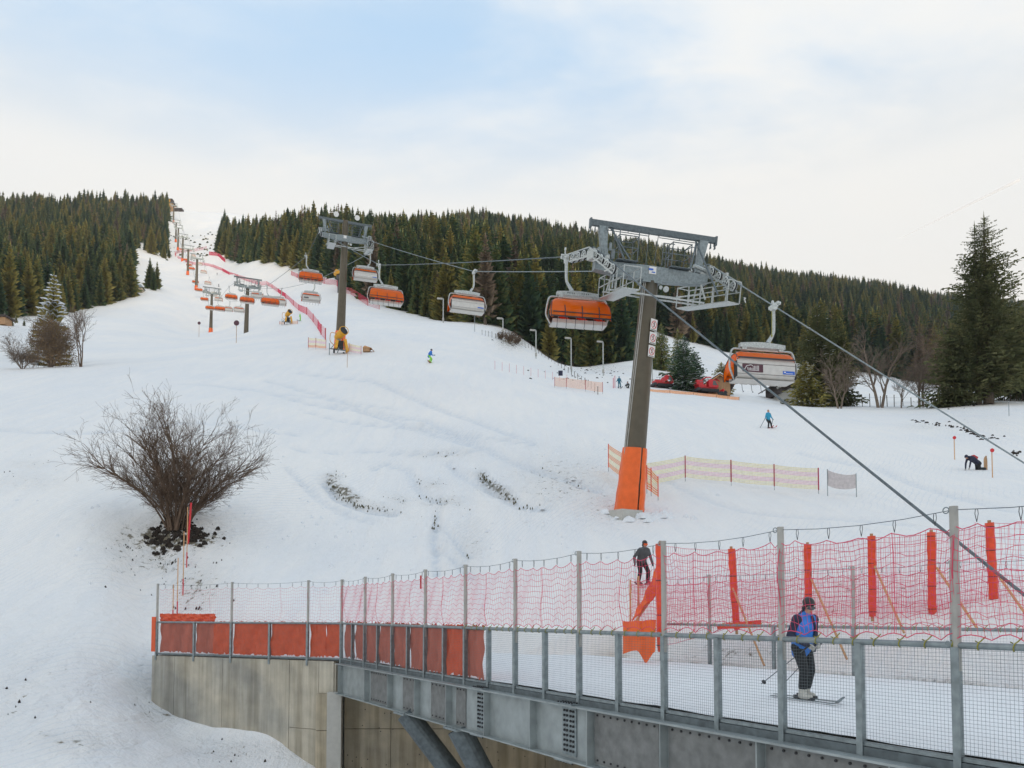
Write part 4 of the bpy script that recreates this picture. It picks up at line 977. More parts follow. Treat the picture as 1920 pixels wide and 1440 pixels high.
def tower(px, py, Y, H, label, pad=True, lod=0, gantry=True, r0=.70, r1=.46):
    base = at(px, py, Y)
    base.z = gz(base.x, base.y) if lod else base.z
    root = thing('lift_tower', label, 'lift tower', tuple(base), (TILT, R(1.3) if lod else R(2.7), rzf(Y)), 'towers of the chairlift')
    k = max(1, 1 if lod == 0 else 1)
    b = MB(); n = 10; b.tube([(0, 0, -.6+(H+.15)*i/n) for i in range(n+1)], [r0+(r1-r0)*i/n for i in range(n+1)], 28 if lod == 0 else 14); b.build('pole', M['tower'], root, smooth=True)
    if lod < 2:
        b = MB()
        for x in ((-r0*.9, ) if lod == 0 else ()):
            b.tube([(x-.02, -.25, .4), (x*.55, -.3, H-.5)], .035, 6); b.tube([(x-.12, -.2, .4), (x*.55-.1, -.3, H-.5)], .028, 6)
            for q in range(1, 12): b.beam((x*(1-.035*q)-.02, -.25, q*H/12), (x*(1-.035*q)+.2, -.1, q*H/12), .04, .03)
        if lod == 0: b.build('cable_duct', M['tube'], root)
    if pad:
        for a0, a1, rr in ((-186, -76, 1.0), (-67, 50, .97), (58, 166, 1.0)):
            b = MB(); hh = 3.75 if lod == 0 else 2.6; nz_ = 16
            rn_ = random.Random(int(px)+int(a0))
            def pf(s, t_, o=.14):
                a = R(a0+(a1-a0)*s); z = -.05+hh*t_; e = 1-max(0, abs(2*s-1)-.85)/.15*.55; rb = r0+(r1-r0)*max(0, z)/H
                f = 1+0.015*math.sin(z*5.5+a0)+.01*math.sin(a*9+z*3); rad = (rb+o*e*(.55+.85*(1-t_)))*f*rr
                return (rad*math.cos(a), rad*math.sin(a), z)
            b.grid(pf, 14, nz_); b.grid(lambda s, t_: pf(s, 1, .14*(1-t_)-.02), 14, 1); b.build('crash_pad', M['orange_pad'], root, smooth=True)
    D = HM
    if lod == 0 or lod == 1:
        order = ['crossarm', 'gantry_beam', 'gantry_legl', 'gantry_legr', 'bracel', 'bracer', 'sheave_framel', 'sheave_framer', 'walkwayl', 'walkwayr', 'cagel', 'cager', 'catwalk', 'cable', 'number_plate', 'junction_box']
    else: order = ['crossarm', 'gantry_beam', 'gantry_legl', 'gantry_legr', 'sheave_framel', 'sheave_framer', 'walkwayl', 'walkwayr']
    nm = {'gantry_legl': 'gantry_leg', 'gantry_legr': 'gantry_leg', 'bracel': 'brace', 'bracer': 'brace', 'sheave_framel': 'sheave_frame', 'sheave_framer': 'sheave_frame', 'walkwayl': 'walkway', 'walkwayr': 'walkway', 'cagel': 'cage', 'cager': 'cage'}
    for k_ in order:
        o = link(nm.get(k_, k_), D[k_], root); o.location = (0, 0, H+(.85 if k_ == 'sheave_framel' else (.80 if k_ == 'sheave_framer' else 0)))
        if lod == 0 and (k_.startswith('sheave_frame') or k_ == 'walkwayr'):
            sx_ = -3.4 if k_.endswith('l') else 3.4; A_t = R(14); o.rotation_euler = (0, 0, A_t); o.location = (sx_-sx_*math.cos(A_t), -sx_*math.sin(A_t), o.location.z)
        if k_.startswith('sheave_frame') and lod < 2:
            s = -1 if k_.endswith('l') else 1
            for i in range(8):
                y = 2.3-i*.66; z = -.12+(y*.62 if y < 0 else y*.12)
                wh = link('wheel', D['wheel'], o); wh.location = (s*3.4, y, z)
                if lod == 0: rm = link('rim', D['rim'], o); rm.location = (s*3.4, y, z)
    towers.append((root, H)); return root
T = []
T1 = tower(1180, 962, 44.0, 13.35, 'nearest lift tower, its foot wrapped in orange padding beside the yellow striped fence')
# signs on the first tower
def disc_sign(root, z, ang, r):
    b = MB(); c = Vector((r*math.cos(ang), r*math.sin(ang), z)); nn = Vector((math.cos(ang), math.sin(ang), 0)); tt = Vector((-nn.y, nn.x, 0)); Rm = Matrix((tt, nn, Vector((0, 0, 1)))).transposed()
    b.box(c, (.52, .025, .62), Rm); sp = b.build('prohibition_sign', M['white'], root)
    b = MB(); c2 = c+nn*.016; b.tube([c2+tt*.2*math.cos(k*math.pi/10)+Vector((0, 0, .2*math.sin(k*math.pi/10))) for k in range(21)], .018, 4); b.tube([c2+tt*-.14+Vector((0, 0, .14)), c2+tt*.14+Vector((0, 0, -.14))], .016, 4); b.build('ring', M['red'], sp)
    b = MB(); b.tube([c2+Vector((0, 0, .1)), c2+tt*.03, c2+tt*-.05+Vector((0, 0, -.12))], .02, 4); b.sphere(c2+tt*.02+Vector((0, 0, .12)), .03, 6); b.build('pictogram', M['dark'], sp)
    b = MB(); b.box(c+nn*.014+Vector((0, 0, -.27)), (.44, .006, .04), Rm); b.build('caption', M['panel'], sp)
for i in range(3): disc_sign(T1, 10.5-.72*i, R(-62), .60)
b = MB(); b.box((-.1, -.342, .0+13.35+.16), (.26, .006, .10)); b.box((.05, -.342, 13.35+.02), (.2, .006, .06)); b.build('number_print', M['blue'], T1)
b = MB(); c = at(1166, 962, 43.3); T1b = None
b.box((-.5, -.45, -.25), (1.6, 1.5, .7), (-TILT, 0, R(24))); b.build('concrete_foot', M['conc3'], T1)
T2 = tower(637, 655, 110, 15.6, 'second lift tower, olive brown, standing behind the yellow snow gun', lod=1)
for x in (-1.35, 1.6):
    b = MB(); b.cyl((x, -.1, 15.6+3.1), (0, 1, 0), .36, .12, 14); b.cyl((x, -.17, 15.6+3.1), (0, 1, 0), .12, .06, 10); b.build('beacon_disc', M['white'], T2)
b = MB(); b.tube([(0, .1, 15.6), (0, .1, 15.6+2.5)], .42, 14); b.build('pole_top', M['tower'], T2)
T3 = tower(461, 637, 214, 14.6, 'third lift tower, bare brown pole without padding', pad=False, lod=1)
T4 = tower(395, 626, 333, 17.5, 'fourth lift tower, with orange padding round its foot, left of the bare one', lod=1, r0=.8)
lab = ['fifth lift tower up the slope, padded orange at the foot', 'sixth lift tower up the slope beside the curve of the red net', 'seventh lift tower, high on the slope', 'eighth lift tower near the shrubs', 'ninth lift tower among the scattered shrubs', 'topmost lift tower just below the summit station']
for (px, py, Y, H), l_ in zip([(368, 545, 430, 17.5), (352, 514, 521, 17.5), (342, 487, 600, 19), (333.5, 470, 660, 19), (329.5, 455, 716, 18), (325, 425, 800, 18)], lab):
    tower(px, py, Y, H, l_, lod=2, r0=.85, r1=.6)
# haul ropes
LC = [  # left rope chairs: grip px, py ; facing down
 (1066, 481), (712, 497), (575, 480), (501, 536), (459, 539), (430, 537), (409, 562), (391, 563), (381, 548), (371, 532), (364.5, 518), (358, 494), (353, 488), (347, 479), (342, 466), (340, 461), (336, 455), (332.5, 446), (329.5, 434), (328, 426), (326.5, 409), (325, 402), (324, 396)]
RC = [(1450, 572), (888, 509), (694, 474), (590, 527), (528, 541), (487, 534), (452, 564), (431, 565), (413, 548), (403, 540), (392, 520), (384, 500), (376, 486), (364, 472), (357, 462), (350, 455), (345, 450), (337, 430), (333, 420), (330, 408)]
ropeL = []; ropeR = []
def side_path(side, chairs, first):
    pts = list(first); ch = sorted([line_at(a, side, b_) for a, b_ in chairs], key=lambda p: p.y)
    evs = []
    for root, H in towers:
        tp = train_pts(root, H, side); evs.append((tp[3].y, 'T', tp))
    for c in ch: evs.append((c.y, 'C', c))
    evs.sort(key=lambda e: e[0]); return evs, ch
cn_ = {}
ordn = ['first', 'second', 'third', 'fourth', 'fifth', 'sixth', 'seventh', 'eighth', 'ninth', 'tenth', 'eleventh', 'twelfth', 'thirteenth', 'fourteenth', 'fifteenth', 'sixteenth', 'seventeenth', 'eighteenth', 'nineteenth', 'twentieth', 'twenty-first', 'twenty-second', 'twenty-third']
lblL = ['closed orange canopy chair facing the camera, left of the nearest tower', 'orange canopy chair facing the camera just right of the second tower', 'orange canopy chair facing the camera just left of the second tower', 'orange canopy chair facing the camera, overlapping a pale chair above the red net',
        'orange canopy chair in front of the bare third tower', 'orange canopy chair just left of the third tower']
lblR = ['large pale chair seen from behind with a maroon sign and blue label, at the right', 'pale chair seen from behind with orange canopy, between the first two towers', 'pale chair seen from behind, directly beside the second tower head', 'pale chair seen from behind with dark lettering, below the net of the second tower',
        'pale chair half hidden behind the orange one left of the red net', 'orange topped chair seen from behind, right of the third tower head']
for side, lst, lb_ in ((-1, LC, lblL), (1, RC, lblR)):
    tp = train_pts(T1, 13.35, side)
    first = [at(2090, 1243, 13.8), at(1920, 1115, 16.0)] if side < 0 else [at(2120, 985, 30), at(1920, 868, 33.5)]
    near_pt = tp[6]
    pts = first[:]
    evs = []
    for root, H in towers:
        q = train_pts(root, H, side); evs.append((q[3].y, list(reversed(q))))
    for i, (a, b_) in enumerate(lst):
        if side > 0 and i == 0:
            # on the span running down to the lower station
            d0, d1 = first[1], near_pt; best = None
            for k in range(101):
                p = d0.lerp(d1, k/100); x, y = proj(*p)
                if best is None or abs(x-a) < best[0]: best = (abs(x-a), p)
            p = best[1]
        else: p = line_at(a, side, b_)
        if side < 0 and i == 0: p = train_pts(T1, 13.35, side)[0]+LD*0.75+Vector((0, 0, .12))
        if i < len(lb_): lab_ = lb_[i]
        elif side < 0: lab_ = 'orange canopy chair facing downhill, %s from the bottom on the left rope' % ordn[i]
        else: lab_ = 'pale chair facing uphill, %s from the bottom on the right rope' % ordn[i]
        c = chair(p-Vector((0, 0, .06)), side < 0, lab_, 0 if p.y < 120 else (1 if p.y < 350 else 2))
        if side > 0 and i == 0: first_chair = c
        if side > 0 and i == 3: text_chair = c
        evs.append((p.y, [p]))
    evs.sort(key=lambda e: e[0])
    for y, q in evs: pts += q
    p = pts[-1]; pts.append(at(322.5, 392, 862))
    b = MB(); out_ = []
    for a_, c_ in zip(pts[:-1], pts[1:]):
        out_.append(a_); ln = (c_-a_).length
        if ln > 12:
            for k in range(1, 4): out_.append(a_.lerp(c_, k/4)-Vector((0, 0, ln*ln*0.00006*4*(k/4)*(1-k/4))))
    out_.append(pts[-1]); b.tube(out_, 0.036, 6)
    tag(b.build('haul_rope', M['galv_dark'] if side < 0 else M['galv']), 'dark haul rope on the left side of the lift, passing behind the bridge net' if side < 0 else 'paler right-hand haul rope of the lift, carrying the chair with the maroon sign', 'rope')
# prints on the backs
b = MB(); b.box((CX+.78, .445, -3.50), (1.15, .012, .40)); sg = b.build('advert_board', M['maroon'], first_chair)
b = MB()
for i, h in enumerate((.13, .10, .12, .10, .13, .22, .22, .24, .24)): b.box((CX+1.06-.075*i, .4515+.001, -3.60+h/2), (.028, .006, h))
b.tube([(CX+1.26, .455, -3.62), (CX+1.12, .455, -3.40), (CX+.88, .455, -3.34), (CX+.74, .455, -3.42)], .018, 4); b.box((CX+.74, .453, -3.625), (.62, .006, .018)); b.build('lettering', M['white'], sg)
b = MB(); b.box((CX-1.25, .445, -3.64), (.66, .012, .17)); sg = b.build('label', M['blue'], first_chair)
b = MB(); b.box((CX-1.02, .453, -3.62), (.10, .006, .06)); b.box((CX-1.28, .453, -3.68), (.42, .006, .02)); b.build('lettering', M['white'], sg)
b = MB()
for i in range(6): b.box((CX+1.3-.15*i, .44, -3.53), (.09, .012, .28)); 
b.box((CX+.92, .438, -3.53), (.9, .01, .12)); b.build('lettering', M['dark'], text_chair)
for px in (888, 694):
    for o in bpy.data.objects:
        if o.get('category') == 'lift chair' and abs(proj(*o.location)[0]-px) < 2.5 and o.location.y < 120:
            b = MB(); b.box((CX-1.25, .445, -3.66), (.6, .012, .10)); b.build('label', M['blue'], o)
# summit station
c = at(320, 399, 868); root = thing('summit_station', 'wooden lift station hut with a dark pointed tower on the sunlit summit', 'lift station', tuple(c))
b = MB(); b.box((0, 0, 4), (8.5, 8, 10)); b.build('wall', M['wood'], root)
b = MB(); b.add([(-5.2, -5, 9), (5.2, -5, 9), (5.2, 5, 9), (-5.2, 5, 9), (-2.5, -2.5, 14.5), (2.5, -2.5, 14.5), (2.5, 2.5, 14.5), (-2.5, 2.5, 14.5)], [(0, 1, 5, 4), (1, 2, 6, 5), (2, 3, 7, 6), (3, 0, 4, 7), (4, 5, 6, 7), (3, 2, 1, 0)]); b.box((0, 0, 15.1), (5.4, 5.4, .6)); b.build('roof', M['wood_dark'], root)
b = MB(); b.box((0, -4.2, 9.5), (2.2, .5, 8)); b.build('gable_window', M['yellow'], root)
b = MB(); b.box((9, 0, 1.8), (10, 6, 4.5)); b.build('annex', M['wood_dark'], root); b = MB(); b.box((9, 0, 4.3), (11, 7, .6)); b.build('annex_roof', M['snow_load'], root)

# ------------------------------------------------------------------ trees
def foliage(name, c0, c1, c2, rnd=0.35, rough=0.85):
    ma = bpy.data.materials.new(name); ma.use_nodes = True; t = ma.node_tree; b = t.nodes['Principled BSDF']; lk = t.links.new
    b.inputs['Roughness'].default_value = rough; b.inputs['Specular IOR Level'].default_value = 0.15
    tc_ = t.nodes.new('ShaderNodeTexCoord'); n = t.nodes.new('ShaderNodeTexNoise'); n.inputs['Scale'].default_value = 0.9; n.inputs['Detail'].default_value = 6; n.inputs['Roughness'].default_value = 0.7
    lk(tc_.outputs['Object'], n.inputs['Vector']); oi = t.nodes.new('ShaderNodeObjectInfo')
    a = t.nodes.new('ShaderNodeMath'); a.operation = 'MULTIPLY_ADD'; lk(oi.outputs['Random'], a.inputs[0]); a.inputs[1].default_value = rnd; lk(n.outputs[0], a.inputs[2])
    a2 = t.nodes.new('ShaderNodeMath'); a2.operation = 'SUBTRACT'; lk(a.outputs[0], a2.inputs[0]); a2.inputs[1].default_value = rnd/2
    r = t.nodes.new('ShaderNodeValToRGB'); r.color_ramp.elements[0].position = 0.28; r.color_ramp.elements[1].position = 0.68
    r.color_ramp.elements[0].color = c0+(1,); r.color_ramp.elements[1].color = c2+(1,); e = r.color_ramp.elements.new(0.47); e.color = c1+(1,)
    lk(a2.outputs[0], r.inputs[0]); lk(r.outputs[0], b.inputs['Base Color']); return ma
M['needle'] = foliage('spruce_needles', (0.050, 0.098, 0.064), (0.115, 0.170, 0.072), (0.36, 0.305, 0.090))
M['needle_near'] = foliage('spruce_needles_olive', (0.060, 0.080, 0.038), (0.115, 0.130, 0.058), (0.20, 0.185, 0.085), 0.1)
M['larch'] = foliage('larch_twigs', (0.12, 0.095, 0.07), (0.20, 0.155, 0.11), (0.30, 0.22, 0.15), 0.3)
M['brown_leaf'] = foliage('withered_leaves', (0.11, 0.075, 0.042), (0.20, 0.135, 0.075), (0.28, 0.19, 0.105), 0.1)

def spruce(seed, H, Rr, levels=28, nb=8, segs=1, snow=0.0, base=0.05, mats=None, power=0.85, droop=0.30, spray=1.0, trunk_r=None, gap=0.0, split=False, lean=0.0):
    rd = random.Random(seed); cr_ = MB(); sn = MB(); tk = MB()
    tr_ = trunk_r or H*0.013
    tk.tube([(lean*k/5*H*0.02, 0, H*k/5) for k in range(6)], [tr_*(1-k/5.3) for k in range(6)], 6)
    side = [rd.uniform(0.82, 1.15) for _ in range(8)]
    for i in range(levels):
        t = (i+rd.uniform(-.3, .3))/levels; t = min(max(t, 0), 0.985); z0 = H*(base+(1-base)*t)
        r = Rr*(1-t)**power*rd.uniform(.80, 1.12)+0.10
        if base > 0 and t < .08: r *= .75+t*3
        n_ = nb if t < .75 else max(4, int(nb*.65))
        a0 = rd.uniform(0, 6.28)
        for j in range(n_):
            if rd.random() < gap*(1-t*.5): continue
            az = a0+j*2*math.pi/n_+rd.uniform(-.3, .3); rr = r*rd.uniform(.72, 1.12)*side[int(az*8/6.283) % 8]
            ca, sa = math.cos(az), math.sin(az); slope = -droop*(1-t)+0.32*t+rd.uniform(-.1, .1)
            wd = rr*rd.uniform(.26, .36)*spray+0.12
            def Pt(k, lat=0, dz=0):   # k along branch, lateral
                x = rr*k; z = z0+slope*rr*k+0.16*rr*k*k*(1 if t < .6 else 0.3)+dz
                return (ca*x-sa*lat, sa*x+ca*lat, z)
            if segs == 1:
                cr_.add([Pt(0.02), Pt(.45, wd, -.22*wd-.04*rr), Pt(1.0), Pt(.45, -wd, -.22*wd-.04*rr), Pt(.5, 0, .10*rr), Pt(.62, wd*.3, -.30*rr-.15)],
                        [(0, 1, 4), (1, 2, 4), (0, 4, 3), (4, 2, 3), (0, 5, 2)])
                if snow and rd.random() < snow:
                    sn.add([Pt(.2, 0, .05*rr+.08), Pt(.5, wd*.95, -.16*wd), Pt(1.03, 0, .03), Pt(.5, -wd*.95, -.16*wd), Pt(.55, 0, .12*rr+.14)], [(0, 1, 4), (1, 2, 4), (0, 4, 3), (4, 2, 3)])
            else:
                for q in range(segs):
                    k0 = (q+.25)/segs; k1 = min(1.0, k0+1.15/segs); ww = wd*(1.15-k0)*rd.uniform(.6, 1.25)
                    for s in (-1, 1):
                        if rd.random() < .10: continue
                        l = s*ww*rd.uniform(.7, 1.2); dz = -abs(l)*rd.uniform(.15, .7)
                        cr_.add([Pt(k0), Pt(k0+.30/segs, l*.55, dz*.3+.03*rr), Pt(min(1.02, k1+.25/segs), l, dz), Pt(k0+.75/segs, l*.25, -.04)], [(0, 1, 2, 3)])
                        if rd.random() < .75:
                            hh = rd.uniform(.10, .26)*ww*2.2+.1; lq = l*rd.uniform(.2, .9); kk = k0+rd.uniform(0, .8)/segs
                            cr_.add([Pt(kk, lq), Pt(min(1, kk+.5/segs), lq*1.1), Pt(kk+.2/segs, lq, -hh)], [(0, 1, 2)])
                        if snow and rd.random() < snow:
                            sn.add([Pt(k0, 0, .05), Pt(k0+.30/segs, l*.5, dz*.3+.03*rr+.06), Pt(min(1.0, k1+.15/segs), l*.9, dz+.07), Pt(k0+.75/segs, l*.2, .05)], [(0, 1, 2, 3)])
    cr_.add([(0, .1, H*.97), (.15, -.1, H*.95), (-.15, -.1, H*.95), (0, 0, H*1.03)], [(0, 1, 3), (1, 2, 3), (2, 0, 3)])
    return cr_, sn, tk
def merged(seed, name, leaf, **k):
    c, s, t_ = spruce(seed, **k); a = MB(); a.add(c.v, c.f); a.mi = 1; a.add(t_.v, t_.f)
    if s.f: a.mi = 2; a.add(s.v, s.f)
    return a.mesh(name, [leaf, M['bark'], M['snow_load']])
PROTO = [merged(100+i, 'spruce_tree', M['needle'], H=20, Rr=rr, levels=lv, nb=nb, power=pw, droop=dr, base=bs) for i, (rr, lv, nb, pw, dr, bs) in enumerate(
    [(3.2, 30, 8, .85, .35, .02), (2.7, 32, 8, .8, .30, .04), (3.6, 28, 9, .95, .40, .02), (2.3, 32, 7, .75, .28, .08), (3.0, 28, 8, .7, .35, .05), (2.1, 26, 7, .9, .3, .22)])]
LPROTO = [merged(200+i, 'larch_tree', M['larch'], H=19, Rr=2.6, levels=26, nb=7, power=.8, droop=.12, base=.12, gap=.25, spray=.55) for i in range(2)]
SPROTO = [merged(220+i, 'snowy_spruce_tree', M['needle'], H=12, Rr=2.6, levels=24, nb=8, snow=.55) for i in range(2)]

# forest positions
def edge_depth(pairs):
    xs = [a for a, b_ in pairs]; ds = [hit(a, b_).y for a, b_ in pairs]
    return lambda p: np.interp(p, xs, ds)
fr_left = edge_depth([(-60, 598), (0, 594), (60, 590), (125, 583), (175, 573), (224, 563)])
fr_right = edge_depth([(400, 477), (420, 485), (465, 495), (510, 500), (546, 505), (600, 520), (654, 541), (700, 570), (760, 586), (825, 600), (912, 610), (940, 612)])
fr_r3 = edge_depth([(1186, 612), (1230, 622), (1280, 640), (1340, 655), (1400, 667), (1500, 682), (1600, 697), (1700, 712), (1800, 726), (1920, 742)])
pts_f = []
def scatter(n, pxr, front, back, sp, kind, hmin=17, hmax=26, edge_boost=True, larch=.08, dens=None):
    """random trees between a front and back depth as seen over a bearing range"""
    u0, u1 = (pxr[0]-960)/F, (pxr[1]-960)/F
    grid_ = {}
    for _ in range(n):
        px = random.uniform(*pxr); f = float(front(px)) if callable(front) else front; b_ = float(back(px)) if callable(back) else back
        if b_ <= f: continue
        q = random.random(); Y = math.sqrt(f*f+(b_*b_-f*f)*q); X = (px-960)/F*Y
        if edge_boost and random.random() < .18: Y = f+random.uniform(0, 12); X = (px-960)/F*Y
        if dens and random.random() > dens(px, Y): continue
        k = (int(X/sp), int(Y/sp))
        if k in grid_: continue
        grid_[k] = 1; pts_f.append([X, Y, random.uniform(hmin-5, hmax)*(.8+.4*vnoise(np.array([X*.03]), np.array([Y*.03]), 7)[0]), 'L' if random.random() < larch else 'S', kind])
scatter(2400, (-330, 232), lambda p: fr_left(max(p, -60)), 640, 6.2, 'left', larch=.05)
scatter(3600, (-330, 298), lambda p: max(600, float(fr_left(max(min(p, 224), -60)))+120) if p > 200 else 620, 860, 7.5, 'left', 15, 28, larch=.12)
scatter(3000, (404, 945), fr_right, lambda p: float(fr_right(p))+170, 5.6, 'mid', 17, 27, larch=.05)
scatter(6500, (560, 1240), lambda p: max(430., 0), lambda p: 1000, 7.8, 'mid', 12, 22, larch=.13, dens=lambda p, Y: 0.12 if (640 < p < 850 and Y > 700) else (.55 if p < 700 and Y > 640 else 1))
scatter(1800, (945, 1188), 200, 460, 6.2, 'mid', 16, 24)
scatter(9500, (1186, 2000), fr_r3, 1110, 8.2, 'right', 13, 22, larch=.09)
scatter(1100, (1186, 2000), fr_r3, lambda p: float(fr_r3(p))+60, 5.8, 'right', 16, 23, larch=.07)
# close clump above the lamps: edges given by hand
for px, py, h in [(948, 640, 12), (960, 648, 17), (976, 655, 21), (992, 665, 20), (1008, 668, 18), (1022, 676, 19), (1040, 682, 18), (1056, 686, 17), (1074, 687, 19), (1092, 684, 18), (1108, 678, 17), (1122, 673, 20), (1138, 668, 22), (1152, 668, 20), (1166, 667, 19), (1178, 664, 15), (1100, 690, 12), (1030, 680, 12)]:
    pts_f.append([(px-960)/F*196, 196+random.uniform(-4, 4), h*1.08, 'S', 'clump'])
for px, py, h, Y in [(268, 535, 17, 395), (282, 533, 15, 395), (276, 536, 13, 390), (228, 560, 20, 372), (400, 474, 22, 590), (410, 478, 17, 585), (398, 473, 14, 600), (304, 463, 8, 610), (298, 466, 12, 620)]:
    pts_f.append([(px-960)/F*Y, Y, h, 'S', 'edge'])
A_ = np.array([[p[0], p[1]] for p in pts_f]); Zf = ground_z(A_[:, 0], A_[:, 1])
# correct the bearing for the camera tilt only by using real ground points; rank by apparent size and exposure
rank = sorted(range(len(pts_f)), key=lambda i: (pts_f[i][1]/pts_f[i][2])*(0.72 if (pts_f[i][4] in ('clump', 'edge')) else 1) + (0 if pts_f[i][4] != 'x' else 99))
def front_gap(i):
    X, Y, h, k, z = pts_f[i]; px = 960+F*X/Y
    f = fr_left(px) if px < 232 else (fr_right(px) if px < 945 else (196 if px < 1188 else fr_r3(px)))
    return Y-float(f)
inview = [i for i in rank if -0.69 < pts_f[i][0]/pts_f[i][1] < 0.69]
pick = [i for i in inview if pts_f[i][4] in ('clump', 'edge') or front_gap(i) < 45][:285]
pickset = set(pick)
grp = {'left': 'spruces at the front edge of the left forest', 'mid': 'spruces at the front edge of the middle forest', 'right': 'spruces at the front edge of the right forest', 'clump': 'spruces in the clump behind the lamp posts', 'edge': 'lone spruces beside the upper piste'}
lbt = {'left': 'dark green spruce standing at the front edge of the forest left of the piste', 'mid': 'tall dark spruce at the front edge of the forest behind the second lift tower', 'right': 'dark spruce at the lower edge of the forest on the right hill',
       'clump': 'broad olive green spruce in the clump behind the row of lamp posts', 'edge': 'lone dark spruce at the edge of the upper piste'}
pend = []
for i in pick:
    X, Y, h, k, z = pts_f[i]; me = random.choice(LPROTO) if k == 'L' else random.choice(PROTO[:5]); hh = h/(19 if k == 'L' else 20)
    o = link('larch_tree' if k == 'L' else 'spruce_tree', me, None, (X, Y, float(Zf[i])-.3)); wv = hh*random.uniform(1.2, 1.8)
    o.scale = (wv, wv, hh); o.rotation_euler = (0, 0, random.uniform(0, 6.28))
    if k == 'L': tag(o, {'left': 'bare brown larch at the front edge of the left forest', 'mid': 'bare brown larch at the front edge of the middle forest', 'right': 'bare brown larch at the lower edge of the right forest'}.get(z, 'bare brown larch'), 'tree', {'left': 'larches of the left forest edge', 'mid': 'larches of the middle forest edge', 'right': 'larches of the right forest edge'}.get(z))
    else: pend.append((o, z, 960+F*X/Y))
pend.sort(key=lambda e: e[2]); cnt = {}
def place_words(z, px):
    if z == 'mid':
        for lim, wd in ((470, 'left of the snow lane, at the left end'), (560, 'above the two orange chairs left of the second tower'), (640, 'just left of the second lift tower'), (720, 'just right of the second lift tower'), (790, 'behind the orange chair right of the second tower'), (870, 'left of the pale chair in mid-air'), (945, 'right of the pale chair in mid-air'), (1060, 'behind the leftmost lamps'), (9999, 'behind the nearest tower head')):
            if px < lim: return 'dark spruce, front of middle forest, '+wd
    if z == 'right':
        for lim, wd in ((1260, 'just right of the nearest tower pole'), (1330, 'above the left snow groomer'), (1400, 'above the wooden shed'), (1500, 'behind the chair with the maroon sign'), (1600, 'behind the tall spruce and chalet'), (1700, 'behind the double-trunked bare tree'), (1800, 'behind the round bare tree'), (9999, 'behind the huge spruce')):
            if px < lim: return 'spruce, edge of right forest, '+wd
for o, z, px in pend:
    cnt[z] = cnt.get(z, 0)+1; lb_ = place_words(z, px)
    if z == 'clump': lb_ = 'broad olive spruce behind the row of lamps, %s from the left' % ordn[min(cnt[z], 23)-1]
    if z == 'left': lb_ = 'dark spruce, front of the left forest, %s from the left' % ordn[min(cnt[z], 23)-1]
    if z == 'edge': lb_ = 'lone dark spruce at the upper piste edge, %s from the left' % ordn[min(cnt[z], 23)-1]
    tag(o, lb_, 'tree', grp[z])
# the rest of the forest: one mass of instanced trees
coll = bpy.data.collections.new('forest_trees')
for me in PROTO+LPROTO:
    o = bpy.data.objects.new('tree_shape', me); coll.objects.link(o)
nm_sorted = [o.name for o in coll.objects]
rest = [i for i in range(len(pts_f)) if i not in pickset]
me = bpy.data.meshes.new('forest'); me.vertices.add(len(rest))
me.vertices.foreach_set('co', np.array([[pts_f[i][0], pts_f[i][1], Zf[i]-.3] for i in rest]).ravel())
sc_ = []; ix = []; rt = []
for i in rest:
    k = pts_f[i][3]; ix.append(random.choice([6, 7]) if k == 'L' else random.choice([0, 1, 2, 3, 4, 5] if pts_f[i][1] > 550 else [0, 1, 2, 3, 4])); h = pts_f[i][2]/(19 if k == 'L' else 20); wv = h*random.uniform(1.2, 1.8); sc_.append((wv, wv, h)); rt.append((0, 0, random.uniform(0, 6.28)))
a = me.attributes.new('sc', 'FLOAT_VECTOR', 'POINT'); a.data.foreach_set('vector', np.array(sc_, dtype=np.float32).ravel())
a = me.attributes.new('rt', 'FLOAT_VECTOR', 'POINT'); a.data.foreach_set('vector', np.array(rt, dtype=np.float32).ravel())
a = me.attributes.new('ix', 'INT', 'POINT'); a.data.foreach_set('value', np.array(ix, dtype=np.int32))
fo = link('forest', me); tag(fo, 'dense dark spruce and larch forest covering the hills on both sides of the piste', 'forest', kind='stuff')
ng = bpy.data.node_groups.new('forest_nodes', 'GeometryNodeTree'); ng.interface.new_socket('Geometry', in_out='INPUT', socket_type='NodeSocketGeometry'); ng.interface.new_socket('Geometry', in_out='OUTPUT', socket_type='NodeSocketGeometry')
gi = ng.nodes.new('NodeGroupInput'); go = ng.nodes.new('NodeGroupOutput'); ci = ng.nodes.new('GeometryNodeCollectionInfo'); ci.inputs['Collection'].default_value = coll; ci.inputs['Separate Children'].default_value = True; ci.inputs['Reset Children'].default_value = True
ip = ng.nodes.new('GeometryNodeInstanceOnPoints'); ip.inputs['Pick Instance'].default_value = True
def na(n_, tp):
    q = ng.nodes.new('GeometryNodeInputNamedAttribute'); q.data_type = tp; q.inputs['Name'].default_value = n_; return q.outputs['Attribute']
ng.links.new(gi.outputs[0], ip.inputs['Points']); ng.links.new(ci.outputs[0], ip.inputs['Instance']); ng.links.new(na('ix', 'INT'), ip.inputs['Instance Index'])
e2r = ng.nodes.new('FunctionNodeEulerToRotation'); ng.links.new(na('rt', 'FLOAT_VECTOR'), e2r.inputs[0]); ng.links.new(e2r.outputs[0], ip.inputs['Rotation'])
ng.links.new(na('sc', 'FLOAT_VECTOR'), ip.inputs['Scale']); ng.links.new(ip.outputs[0], go.inputs[0])
md = fo.modifiers.new('scatter', 'NODES'); md.node_group = ng

